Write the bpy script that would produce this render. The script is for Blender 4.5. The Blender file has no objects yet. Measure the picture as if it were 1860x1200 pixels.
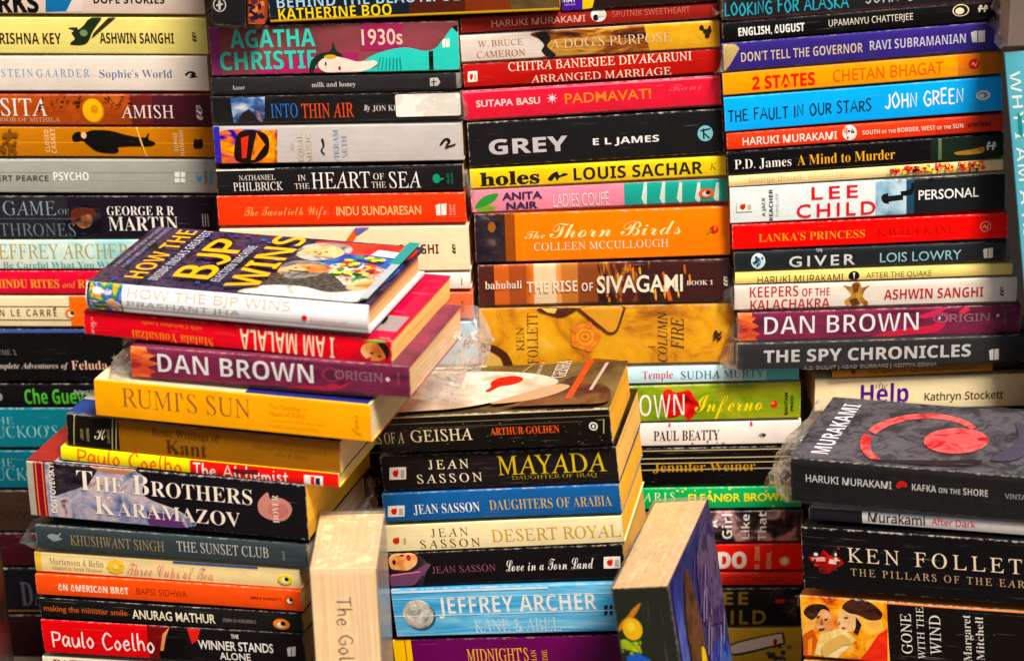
import bpy, bmesh, math, random
from mathutils import Vector, Matrix, noise

S = bpy.context.scene
COL = S.collection
R = math.radians

# ------------------------------------------------------------------ camera
PITCH, ROLL, DIST = 20.0, 3.0, 2.3
cd = bpy.data.cameras.new('camera'); cam = bpy.data.objects.new('camera', cd); COL.objects.link(cam)
cam.matrix_world = (Matrix.Translation((0, -DIST * math.cos(R(PITCH)), DIST * math.sin(R(PITCH))))
                    @ Matrix.Rotation(R(90 - PITCH), 4, 'X') @ Matrix.Rotation(R(-ROLL), 4, 'Z'))
cd.sensor_width = 36.0; cd.lens = 5400 / 1860 * 36
cd.clip_start = .05; cd.clip_end = 100
cd.dof.use_dof = True; cd.dof.focus_distance = 2.24; cd.dof.aperture_fstop = 5.6
S.camera = cam

# ------------------------------------------------------------------ light
EL, AZ = 55.0, 30.0           # sun height and its swing to the right of the camera
w = bpy.data.worlds.new('World'); S.world = w; w.use_nodes = True
wn = w.node_tree; bg = wn.nodes['Background']
sky = wn.nodes.new('ShaderNodeTexSky'); sky.sky_type = 'NISHITA'; sky.sun_disc = False
sky.sun_elevation = R(EL); sky.sun_rotation = R(180 - AZ); sky.dust_density = 4.0; sky.air_density = 1.0
wn.links.new(sky.outputs[0], bg.inputs[0]); bg.inputs[1].default_value = .052
sl = bpy.data.lights.new('sun', 'SUN'); sun = bpy.data.objects.new('sun', sl); COL.objects.link(sun)
sl.energy = 4.7; sl.angle = R(16); sl.color = (1, .92, .80)
sun.rotation_euler = (R(90 - EL), 0, R(AZ))
S.view_settings.view_transform = 'Standard'; S.view_settings.look = 'None'
S.view_settings.gamma = 1.0; S.view_settings.use_curve_mapping = False
S.view_settings.exposure = 0.33

# ------------------------------------------------------------------ materials
def lin(h):
    h = h.lstrip('#')
    c = [int(h[i:i + 2], 16) / 255 for i in (0, 2, 4)]
    m = sum(c) / 3; c = [min(1, max(0, m + (x - m) * 1.18)) for x in c]
    c = [x / 12.92 if x < .04045 else ((x + .055) / 1.055) ** 2.4 for x in c]
    return tuple([v * (.62 + .38 * min(1, v / .08)) for v in c] + [1.0])      # printing inks are deep

class NT:
    def __init__(s, t): s.t = t
    def n(s, kind, **kw):
        o = s.t.nodes.new(kind)
        for k, v in kw.items():
            if k.startswith('i_'):
                key = k[2:]; key = int(key) if key.isdigit() else key
                o.inputs[key].default_value = v
            else: setattr(o, k, v)
        return o
    def l(s, a, b): s.t.links.new(a, b)
    def math(s, op, a, b=None, clamp=False):
        o = s.n('ShaderNodeMath', operation=op, use_clamp=clamp)
        for i, x in enumerate((a, b)):
            if x is None: continue
            if isinstance(x, (int, float)): o.inputs[i].default_value = x
            else: s.l(x, o.inputs[i])
        return o.outputs[0]
    def mix(s, f, a, b, mode='MIX'):
        o = s.n('ShaderNodeMix', data_type='RGBA', blend_type=mode)
        for i, x in ((0, f), (6, a), (7, b)):
            if isinstance(x, (int, float)): o.inputs[i].default_value = x
            elif isinstance(x, tuple): o.inputs[i].default_value = x
            else: s.l(x, o.inputs[i])
        return o.outputs[2]

def card_group():
    """printed card: ink over paper, rubbed pale along the spine's edges, creased, a little dusty"""
    g = bpy.data.node_groups.new('printed_card', 'ShaderNodeTree'); t = NT(g)
    for nm, ty, dv in (('Color', 'NodeSocketColor', (1, 1, 1, 1)), ('Wear', 'NodeSocketFloat', .5), ('Rough', 'NodeSocketFloat', .4)):
        s = g.interface.new_socket(nm, in_out='INPUT', socket_type=ty); s.default_value = dv
    g.interface.new_socket('BSDF', in_out='OUTPUT', socket_type='NodeSocketShader')
    gi = t.n('NodeGroupInput'); go = t.n('NodeGroupOutput')
    tc = t.n('ShaderNodeTexCoord'); oi = t.n('ShaderNodeObjectInfo')
    off = t.n('ShaderNodeVectorMath', operation='ADD'); t.l(tc.outputs['Object'], off.inputs[0])
    sc = t.math('MULTIPLY', oi.outputs['Random'], 40.0); cb = t.n('ShaderNodeCombineXYZ'); t.l(sc, cb.inputs[0]); t.l(sc, cb.inputs[1]); t.l(cb.outputs[0], off.inputs[1])
    P = off.outputs[0]
    def nz(scale, det, vec=P, rough=.55):
        o = t.n('ShaderNodeTexNoise', i_Scale=scale, i_Detail=det, i_Roughness=rough); t.l(vec, o.inputs['Vector']); return o.outputs[0]
    def stretch(sx, sy, sz):
        o = t.n('ShaderNodeVectorMath', operation='MULTIPLY'); t.l(P, o.inputs[0]); o.inputs[1].default_value = (sx, sy, sz); return o.outputs[0]
    big = nz(26, 3); mid = nz(150, 4)
    val = t.math('ADD', t.math('MULTIPLY', big, .34), t.math('ADD', t.math('MULTIPLY', mid, .16), .76))
    ink = t.mix(1.0, gi.outputs['Color'], val, 'MULTIPLY')
    # long hairline rubs
    hair = nz(1.0, 3, stretch(26, 400, 760)); hm = t.math('MULTIPLY', t.math('SUBTRACT', hair, .655, True), 6.0, True)
    # edge rubs
    sg = t.n('ShaderNodeSeparateXYZ'); t.l(tc.outputs['Generated'], sg.inputs[0])
    so = t.n('ShaderNodeSeparateXYZ'); t.l(tc.outputs['Object'], so.inputs[0])
    ez = t.math('ABSOLUTE', t.math('SUBTRACT', t.math('MULTIPLY', sg.outputs[2], 2.0), 1.0))
    ex = t.math('ABSOLUTE', t.math('SUBTRACT', t.math('MULTIPLY', sg.outputs[0], 2.0), 1.0))
    ez = t.math('MULTIPLY', t.math('SUBTRACT', ez, .90, True), 9.0, True)
    ex = t.math('MULTIPLY', t.math('SUBTRACT', ex, .985, True), 60.0, True)
    near = t.math('LESS_THAN', so.outputs[1], .0035)
    edge = t.math('MULTIPLY', t.math('MAXIMUM', ez, ex), near)
    en = nz(1.0, 5, stretch(220, 300, 300), .7)
    em = t.math('MULTIPLY', t.math('SUBTRACT', t.math('ADD', t.math('MULTIPLY', edge, .36), en), .735, True), 6.0, True)
    spots = nz(420, 2); sm = t.math('MULTIPLY', t.math('SUBTRACT', spots, .74, True), 8.0, True)
    wear = t.math('MAXIMUM', em, t.math('MAXIMUM', t.math('MULTIPLY', hm, .42), t.math('MULTIPLY', sm, .45)))
    wear = t.math('MULTIPLY', wear, gi.outputs['Wear'], True)
    col = t.mix(wear, ink, (.52, .47, .40, 1))
    b = t.n('ShaderNodeBsdfPrincipled'); t.l(col, b.inputs['Base Color'])
    ro = t.math('ADD', gi.outputs['Rough'], t.math('MULTIPLY', t.math('SUBTRACT', mid, .5), .25)); t.l(ro, b.inputs['Roughness'])
    b.inputs['Specular IOR Level'].default_value = .17
    bm_ = t.n('ShaderNodeBump', i_Strength=.25, i_Distance=.0006)
    t.l(t.math('ADD', nz(90, 3), t.math('MULTIPLY', hair, .5)), bm_.inputs['Height']); t.l(bm_.outputs[0], b.inputs['Normal'])
    t.l(b.outputs[0], go.inputs[0])
    return g
CARD = card_group()

PHOTO = {'amber': (['#5a2410', '#a8561c', '#d8781c', '#f0c890'], 30, 3, 2, 0.2),
 'aqua': (['#8cc8cc', '#b0dcd8', '#d2e6dc', '#dfe2cc'], 22, 40, 4, 0.8),
 'bronze': (['#5a3a14', '#9a6a24', '#c89a44', '#6a4a20'], 60, 60, 4, 0.8),
 'brown_mist': (['#2a1c16', '#4a3a28', '#6a5a3c', '#7a6a48'], 14, 14, 4, 0.5),
 'confetti': (['#c81c1c', '#e8c020', '#f0e0b0', '#e87a20'], 300, 300, 0, 0),
 'cream_silk': (['#c8a050', '#e8c878', '#f4e4b0', '#e0b460'], 60, 70, 4, 1.0),
 'crowd': (['#100e14', '#1c1a24', '#2c2e48', '#4c3c50', '#1e181c', '#3a4468'], 40, 40, 4, 1.2),
 'disc': (['#8a1c24', '#b8343a', '#d86a68', '#c04248'], 70, 70, 5, 0.8),
 'dusk': (['#8a2a38', '#c84a30', '#e8743a', '#f0a060'], 40, 160, 3, 0.6),
 'embers': (['#1c0a0a', '#3a1212', '#5a1a14', '#d89a2a', '#e8b84a'], 40, 16, 4, 1.4),
 'equal': (['#141018', '#30189a', '#d9601a', '#f0a018', '#e8b838'], 45, 70, 2, 1.0),
 'face_dark': (['#17110f', '#3a2219', '#8a5a44', '#c89a7e'], 50, 60, 3, 0.6),
 'flag': (['#b81c18', '#d82c20', '#e84a28', '#c42018'], 30, 30, 3, 0.6),
 'fur': (['#2c1710', '#5e3114', '#9a5a1c', '#d8a850', '#7a3c14'], 22, 110, 4, 1.2),
 'garland': (['#1c5a2c', '#3a8a4a', '#c8d8c0', '#c83a24', '#d8e0d8', '#2a6a8a'], 60, 60, 2, 0.8),
 'girl': (['#171216', '#241d22', '#4a3c42', '#b08c90', '#c09a9a'], 55, 60, 2, 0.8),
 'gold_leaf': (['#8a5a10', '#c98a12', '#e2a81c', '#f0c23c'], 24, 30, 5, 0.5),
 'grey_hair': (['#3a3632', '#6a655e', '#98928a', '#504a44'], 120, 120, 3, 0.6),
 'hair': (['#120a08', '#2a1810', '#4a3020', '#1c100c'], 60, 200, 3, 0.6),
 'kimono': (['#12163a', '#26346a', '#3a3a64', '#544a6a', '#1a1c2c'], 24, 34, 5, 1.6),
 'lilac_grey': (['#56546a', '#7c7a90', '#a4a2b0', '#666480'], 30, 60, 5, 1.0),
 'linen': (['#a8a8a4', '#d8d6d0', '#eceae4', '#c0beb8'], 60, 60, 3, 0.6),
 'lovers': (['#7a2a10', '#d8701a', '#eda21e', '#f2c45a', '#e89a50'], 30, 36, 3, 1.2),
 'map': (['#6a2812', '#94441a', '#a8501e', '#b8642c'], 24, 40, 5, 0.6),
 'marble': (['#2c2838', '#5a6488', '#9a98ac', '#cdb8b8', '#4a3448'], 34, 44, 5, 1.4),
 'mauve': (['#5f3a38', '#7a4448', '#8a4a50', '#a03a62'], 12, 30, 2, 0.3),
 'mountain': (['#1a2438', '#3a5f9a', '#9fb6d2', '#efeae6'], 60, 90, 4, 0.6),
 'navy_cloth': (['#0c1434', '#1c3484', '#3a70c0', '#141e4a', '#88a8d0'], 50, 50, 4, 1.2),
 'neck_brown': (['#2e1c14', '#4a3022', '#6e4e36', '#3a241a'], 26, 26, 3, 0.8),
 'night': (['#0d0b12', '#1a1524', '#3a3238', '#7a6a60'], 30, 50, 4, 0.6),
 'ochre': (['#7a4a10', '#b8781a', '#dea01e', '#e8b430', '#f0c860'], 26, 30, 6, 0.7),
 'olive': (['#39500f', '#6f8a1c', '#8f9a26', '#a8aa3c'], 22, 40, 4, 0.5),
 'plum': (['#3a1428', '#6a2344', '#7e2c4e', '#9a2f50'], 20, 90, 4, 0.8),
 'poppy': (['#2a0c0c', '#8a1010', '#c8161a', '#e03a20'], 70, 80, 4, 0.8),
 'porcelain': (['#a08468', '#cdb8a4', '#e6d8ca', '#b89e86'], 18, 18, 3, 0.5),
 'sea': (['#2f82b4', '#4c9cc8', '#74b8da', '#b8d8e6'], 10, 120, 4, 0.8),
 'silk_blue': (['#141e4a', '#2a3e88', '#48609a', '#1e2650'], 30, 60, 5, 1.2),
 'silk_violet': (['#221c30', '#3c3250', '#5e5068', '#2a2440'], 30, 60, 5, 1.2),
 'silver': (['#5c5a58', '#9a9690', '#cfcac0', '#e6e0d6'], 80, 80, 4, 0.8),
 'skin': (['#a85a30', '#d0884a', '#e8b480', '#f0cfa0'], 50, 50, 2, 0.4),
 'skin_pale': (['#c88a50', '#e0b078', '#f0cc98', '#e8b880'], 70, 70, 3, 0.6),
 'sky_teal': (['#9cd0de', '#bfe2ec', '#7cc0d0', '#4a9cae'], 8, 20, 3, 0.5),
 'slate': (['#1a181c', '#34323a', '#58555c', '#2a282e'], 45, 45, 6, 1.2),
 'smoke_blue': (['#2a4a64', '#6f9ab4', '#b8d2dc', '#e2e8e8'], 24, 24, 4, 0.6),
 'turban': (['#c41f24', '#e8e2d6', '#2356b0', '#3a8a3a', '#e0b020', '#18306a'], 60, 60, 2, 1.4),
 'turban_w': (['#5a5856', '#98948e', '#d0cac2', '#7a7874'], 50, 90, 3, 0.6),
 'tweed': (['#24221f', '#47423c', '#6a6258'], 260, 260, 2, 0),
 'umber_silk': (['#1c140f', '#3a2a22', '#5a4030', '#2a2028'], 40, 60, 5, 1.2)}
MATS = {}
def card(color, wear=.6, rough=.36):
    """material of printed card in one ink, or in a mottled picture palette given by name"""
    key = (color, wear, rough)
    if key in MATS: return MATS[key]
    m = bpy.data.materials.new('card ' + color); m.use_nodes = True; t = NT(m.node_tree)
    m.node_tree.nodes.remove(m.node_tree.nodes['Principled BSDF'])
    g = t.n('ShaderNodeGroup'); g.node_tree = CARD
    g.inputs['Wear'].default_value = wear; g.inputs['Rough'].default_value = rough
    if color.startswith('#'): g.inputs['Color'].default_value = lin(color)
    else:
        cols, sx, sz, det, dist = PHOTO[color]
        tc = t.n('ShaderNodeTexCoord'); mp = t.n('ShaderNodeMapping'); t.l(tc.outputs['Object'], mp.inputs[0])
        mp.inputs['Scale'].default_value = (sx, sx, sz); mp.inputs['Location'].default_value = (len(color) * 3.1, sum(map(ord, color)) * .7, 2.3)
        nz = t.n('ShaderNodeTexNoise', i_Scale=1.0, i_Detail=det, i_Roughness=.6, i_Distortion=dist); t.l(mp.outputs[0], nz.inputs['Vector'])
        cr = t.n('ShaderNodeValToRGB'); t.l(nz.outputs[0], cr.inputs[0])
        e = cr.color_ramp.elements; n = len(cols)
        while len(e) < n: e.new(.5)
        for i, c in enumerate(cols): e[i].position = .30 + .40 * i / max(1, n - 1); e[i].color = lin(c)
        t.l(cr.outputs[0], g.inputs['Color'])
    t.l(g.outputs[0], m.node_tree.nodes['Material Output'].inputs[0])
    MATS[key] = m; return m

def pages(color, lines=1.0):
    key = ('pages', color, lines)
    if key in MATS: return MATS[key]
    m = bpy.data.materials.new('pages ' + color); m.use_nodes = True; t = NT(m.node_tree); b = m.node_tree.nodes['Principled BSDF']
    tc = t.n('ShaderNodeTexCoord')
    def nz(sx, sy, sz, det):
        mp = t.n('ShaderNodeMapping'); t.l(tc.outputs['Object'], mp.inputs[0]); mp.inputs['Scale'].default_value = (sx, sy, sz)
        o = t.n('ShaderNodeTexNoise', i_Scale=1.0, i_Detail=det, i_Roughness=.6); t.l(mp.outputs[0], o.inputs['Vector']); return o.outputs[0]
    leaf = nz(9, 9, 820, 3); sig = nz(4, 4, 210, 2); blot = nz(40, 40, 40, 4)
    v = t.math('ADD', t.math('MULTIPLY', leaf, lines), t.math('ADD', t.math('MULTIPLY', sig, .5 * lines), t.math('ADD', t.math('MULTIPLY', blot, .3), .91 - .75 * lines)))
    c = t.mix(1.0, lin(color), v, 'MULTIPLY'); t.l(c, b.inputs['Base Color']); b.inputs['Roughness'].default_value = .8
    bu = t.n('ShaderNodeBump', i_Strength=.6, i_Distance=.0005); t.l(t.math('ADD', leaf, sig), bu.inputs['Height']); t.l(bu.outputs[0], b.inputs['Normal'])
    MATS[key] = m; return m

def film_material():
    m = bpy.data.materials.new('clear plastic film'); m.use_nodes = True; t = NT(m.node_tree)
    m.node_tree.nodes.remove(m.node_tree.nodes['Principled BSDF'])
    tc = t.n('ShaderNodeTexCoord')
    nz = t.n('ShaderNodeTexNoise', i_Scale=55.0, i_Detail=4.0, i_Distortion=1.2); t.l(tc.outputs['Object'], nz.inputs['Vector'])
    bu = t.n('ShaderNodeBump', i_Strength=.5, i_Distance=.004); t.l(nz.outputs[0], bu.inputs['Height'])
    tr = t.n('ShaderNodeBsdfTransparent', i_0=(.97, .97, .96, 1)); gl = t.n('ShaderNodeBsdfGlossy', i_0=(.95, .95, .95, 1), i_1=.09); t.l(bu.outputs[0], gl.inputs['Normal'])
    df = t.n('ShaderNodeBsdfDiffuse', i_0=(.75, .72, .68, 1))
    lw = t.n('ShaderNodeLayerWeight', i_0=.22); t.l(bu.outputs[0], lw.inputs['Normal'])
    at = t.n('ShaderNodeAttribute', attribute_name='gather')       # 0 where the film lies flat, 1 where it is gathered
    f = t.math('ADD', t.math('MULTIPLY', lw.outputs['Fresnel'], t.math('ADD', t.math('MULTIPLY', at.outputs['Fac'], .45), .22)), .006, True)
    a = t.n('ShaderNodeMixShader'); t.l(f, a.inputs[0]); t.l(tr.outputs[0], a.inputs[1]); t.l(gl.outputs[0], a.inputs[2])
    b = t.n('ShaderNodeMixShader'); t.l(t.math('ADD', t.math('MULTIPLY', at.outputs['Fac'], .11), .008), b.inputs[0]); t.l(a.outputs[0], b.inputs[1]); t.l(df.outputs[0], b.inputs[2])
    t.l(b.outputs[0], m.node_tree.nodes['Material Output'].inputs[0])
    return m
FILM = film_material()

def plain(name, color, color2, scale, rough=.9):
    m = bpy.data.materials.new(name); m.use_nodes = True; t = NT(m.node_tree); b = m.node_tree.nodes['Principled BSDF']
    tc = t.n('ShaderNodeTexCoord'); nz = t.n('ShaderNodeTexNoise', i_Scale=scale, i_Detail=5.0); t.l(tc.outputs['Object'], nz.inputs['Vector'])
    t.l(t.mix(nz.outputs[0], lin(color), lin(color2)), b.inputs['Base Color']); b.inputs['Roughness'].default_value = rough
    bu = t.n('ShaderNodeBump', i_Strength=.4, i_Distance=.003); t.l(nz.outputs[0], bu.inputs['Height']); t.l(bu.outputs[0], b.inputs['Normal'])
    return m

# ------------------------------------------------------------------ lettering
STY = {'se': (0x1D400, 0x1D7CE), 'it': (0x1D434, None), 'ro': (0x1D434, None), 'bi': (0x1D468, None), 'sc': (0x1D4D0, None),
       'ss': (0x1D5A0, 0x1D7E2), 'sb': (0x1D5D4, 0x1D7EC), 'si': (0x1D608, None), 'sx': (0x1D63C, None), 'mo': (0x1D670, 0x1D7F6), 'sn': (None, None)}
def conv(s, sty):
    a, d = STY[sty]; out = ''
    for c in s:
        if a and 'A' <= c <= 'Z': out += chr(a + ord(c) - 65)
        elif a and 'a' <= c <= 'z':
            k = a + 26 + ord(c) - 97; out += '\u210e' if k == 0x1D455 else chr(k)
        elif d and '0' <= c <= '9': out += chr(d + ord(c) - 48)
        else: out += c
    return out
TCUR = bpy.data.curves.new('lettering', 'FONT'); TCUR.fill_mode = 'FRONT'; TCUR.resolution_u = 3; TCUR.size = 1.0
TOBJ = bpy.data.objects.new('lettering', TCUR); COL.objects.link(TOBJ)
RAW = {}
def raw_text(s, sty, wgt, track):
    if (s, sty, wgt, track) not in RAW: set_type([s], sty, wgt, track)
    return RAW[(s, sty, wgt, track)]
def set_type(lines, sty, wgt, track):
    """set many lines of one style at once and keep each line's outline"""
    TCUR.space_line = 4.0; TCUR.body = '\n'.join(conv(s, sty) for s in lines); TCUR.offset = wgt; TCUR.space_character = track
    bpy.context.view_layer.update()
    me = bpy.data.meshes.new_from_object(TOBJ.evaluated_get(bpy.context.evaluated_depsgraph_get()))
    row = [round((.3 - p.co.y) / 4.0) for p in me.vertices]
    k = .27 if sty == 'ro' else 0                                  # upright roman
    vs = [[] for s in lines]; fs = [[] for s in lines]; new = []
    for p, r in zip(me.vertices, row):
        y = p.co.y + r * 4.0; new.append(len(vs[r])); vs[r].append((p.co.x - y * k, y))
    for p in me.polygons: fs[row[p.vertices[0]]].append(tuple(new[q] for q in p.vertices))
    bpy.data.meshes.remove(me)
    for s, v, f in zip(lines, vs, fs): RAW[(s, sty, wgt, track)] = (v, f)
CAPH = {}
def cap(sty, wgt):
    k = (sty, wgt)
    if k not in CAPH:
        v, f = raw_text('H', sty, wgt, 1.0); CAPH[k] = max(y for x, y in v)
    return CAPH[k]

# a plain brush hand: one or more strokes per letter, cap height 1
HW = {
 'A': (.7, ['0,0 .35,1 .68,0', '.14,.36 .56,.38']), 'B': (.6, ['.08,-.02 .08,1.02', '~.08,.98 .40,.97 .50,.78 .40,.58 .08,.55', '~.08,.54 .44,.52 .58,.28 .44,.04 .08,.01']),
 'C': (.62, ['~.58,.82 .3,1 .05,.55 .22,.03 .6,.2']), 'D': (.66, ['.08,0 .08,1', '~.06,.98 .6,.75 .55,.2 .06,.02']),
 'E': (.55, ['.08,0 .08,1', '.08,.98 .5,1', '.08,.54 .42,.55', '.08,.02 .52,.03']), 'F': (.52, ['.08,0 .08,1', '.06,.98 .52,1', '.08,.55 .42,.57']),
 'G': (.66, ['~.6,.84 .32,1 .05,.5 .3,.02 .58,.12 .6,.42', '.34,.44 .64,.44']), 'H': (.64, ['.08,0 .1,1', '.56,-.02 .54,1', '.08,.5 .56,.53']),
 'I': (.22, ['.1,0 .12,1']), 'J': (.5, ['~.42,1 .43,.3 .26,0 .03,.16']), 'K': (.6, ['.08,0 .08,1', '.54,1 .1,.46 .58,0']),
 'L': (.5, ['.1,1 .07,.02 .5,.05']), 'N': (.66, ['.06,0 .1,.98 .54,.03 .58,1']), 'O': (.7, ['~.34,1 .06,.6 .28,.02 .62,.4 .4,.98 .3,.98']),
 'P': (.56, ['.08,-.02 .08,1', '~.06,.96 .54,.86 .46,.5 .1,.44']), 'R': (.6, ['.08,0 .08,1', '~.06,.97 .52,.85 .4,.52 .1,.46', '.26,.46 .58,0']),
 'S': (.52, ['~.48,.88 .26,1 .08,.78 .3,.52 .46,.25 .2,0 .02,.14']), 'T': (.58, ['.29,0 .31,.98', '.02,.97 .58,1']), 'U': (.62, ['~.07,1 .08,.25 .3,0 .52,.22 .55,1']),
 'a': (.5, ['~.42,.48 .2,.6 .05,.28 .2,.02 .42,.45', '~.44,.58 .42,.12 .52,.02']), 'u': (.48, ['~.05,.58 .06,.15 .22,.0 .4,.3 .42,.58', '.42,.58 .44,.02']),
 'l': (.24, ['~.12,1.05 .08,.3 .12,.02 .22,.06']), 'o': (.46, ['~.22,.6 .04,.3 .2,.0 .4,.28 .26,.58 .18,.58']), 'e': (.44, ['~.05,.3 .36,.36 .26,.6 .05,.34 .18,.0 .42,.14']),
 'h': (.48, ['~.08,1.05 .06,.4 .06,0', '~.06,.3 .24,.58 .38,.4 .4,0']), 'c': (.42, ['~.38,.5 .2,.6 .05,.28 .2,.0 .4,.12']), 'm': (.72, ['.05,.58 .06,0', '~.06,.35 .2,.58 .32,.4 .33,0', '~.33,.35 .48,.58 .62,.4 .64,0']),
 'i': (.2, ['.08,.58 .1,0', '.09,.8 .11,.86']), 's': (.38, ['~.34,.52 .16,.6 .1,.42 .3,.2 .16,.0 .02,.08']), 't': (.36, ['~.16,.9 .14,.2 .2,.0 .32,.06', '.0,.6 .34,.64']),
 'k': (.44, ['.07,1.03 .06,0', '.38,.56 .08,.24 .42,0']), 'n': (.48, ['.05,.58 .06,0', '~.06,.3 .24,.58 .38,.4 .4,0']), ' ': (.34, []),
}
def spline(p, n=7):
    q = [p[0]] + p + [p[-1]]; out = []
    for i in range(1, len(q) - 2):
        a, b, c, d = q[i - 1:i + 3]
        for k in range(n):
            t = k / n
            out.append(tuple(.5 * (2 * b[j] + (c[j] - a[j]) * t + (2 * a[j] - 5 * b[j] + 4 * c[j] - d[j]) * t * t + (3 * b[j] - a[j] - 3 * c[j] + d[j]) * t ** 3) for j in (0, 1)))
    return out + [p[-1]]
def ribbon(p, w0, rng, lift):
    v, f = [], []; n = len(p)
    for i in range(n):
        a, b = p[max(0, i - 1)], p[min(n - 1, i + 1)]
        dx, dy = b[0] - a[0], b[1] - a[1]; l = math.hypot(dx, dy) or 1
        k = w0 * (.75 + .35 * math.sin(math.pi * (i + .6) / n)) * (1 + .15 * (rng.random() - .5))
        v += [(p[i][0] - dy / l * k, p[i][1] + dx / l * k, lift), (p[i][0] + dy / l * k, p[i][1] - dx / l * k, lift)]
        if i: f.append((2 * i - 2, 2 * i - 1, 2 * i + 1, 2 * i))
    return v, f
def hand(s, wgt):
    rng = random.Random(len(s) * 7 + ord(s[0])); V, F = [], []; x = 0; st = 0
    for c in s:
        adv, strokes = HW[c]; dy = rng.uniform(-.05, .05); sc = rng.uniform(.93, 1.05)
        for q in strokes:
            pts = [tuple(map(float, a.split(','))) for a in q.lstrip('~').split()]
            pts = [(x + a * sc, dy + b * sc) for a, b in pts]
            if q[0] == '~': pts = spline(pts)
            v, f = ribbon(pts, .055 + wgt, rng, st % 5 * 8e-6); st += 1
            n0 = len(V); V += v; F += [tuple(i + n0 for i in g) for g in f]
        x += adv * sc + .1
    return V, F
TCACHE = {}
def weight(sty, wgt):
    if sty[:2] in ('ro', 'it'): wgt = wgt * .4 - .011
    if sty[:2] == 'se': wgt = max(wgt, -.010)
    if sty[:2] == 'sc': wgt = max(wgt, -.006)
    return round(wgt, 3)
def caps_runs(s):
    runs = []
    for c in s:
        k = 1.0 if not c.islower() else .76
        if runs and runs[-1][1] == k and c != ' ' and runs[-1][0] != ' ': runs[-1][0] += c
        else: runs.append([c, k])
    return runs
def text(s, sty, wgt):
    """lettering in units of its cap height, from x = 0; 'sty^' sets lower-case letters as small capitals, 'sty_' spaces it out"""
    wgt = weight(sty, wgt)
    key = (s, sty, wgt)
    if key in TCACHE: return TCACHE[key]
    base = sty.rstrip('^_'); track = 1.35 if '_' in sty else 1.0
    if base == 'hw': v, f = hand(s, wgt)
    elif '^' in sty:
        runs = caps_runs(s); v, f = [], []; x = 0
        h = cap(base, wgt)
        for r, k in runs:
            if r == ' ': x += .38; continue
            a, b = raw_text(r.upper(), base, wgt, track); x0 = min(p[0] for p in a); x1 = max(p[0] for p in a)
            n0 = len(v); v += [((p[0] - x0) * k / h + x, p[1] * k / h, 0) for p in a]; f += [tuple(i + n0 for i in g) for g in b]
            x += (x1 - x0) * k / h + .11 * (track * 2 - 1)
    else:
        v, f = raw_text(s, base, wgt, track); h = cap(base, wgt)
        v = [(a / h, b / h, 0) for a, b in v]
    x0 = min(p[0] for p in v); x1 = max(p[0] for p in v)
    v = [((a - x0) / (x1 - x0), b, l) for a, b, l in v]          # width 1, cap height 1
    TCACHE[key] = (v, f); return v, f

# ------------------------------------------------------------------ books
def new_object(name, me, parent):
    o = bpy.data.objects.new(name, me); COL.objects.link(o); o.parent = parent; return o
def mesh_of(bm, name, mats, smooth=None):
    me = bpy.data.meshes.new(name); bm.to_mesh(me); bm.free()
    for m in mats: me.materials.append(m)
    if smooth: me.shade_smooth() if hasattr(me, 'shade_smooth') else None
    return me

def loft(bm, prof, us, warp, mat=0, close=True):
    """a closed outline in (y, z) swept along the book's length"""
    rings = [[bm.verts.new(warp(u, y, z)) for y, z in prof] for u in us]
    n = len(prof)
    for a, b in zip(rings, rings[1:]):
        for i in range(n):
            bm.faces.new((a[i], b[i], b[(i + 1) % n], a[(i + 1) % n])).material_index = mat
    return rings

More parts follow.
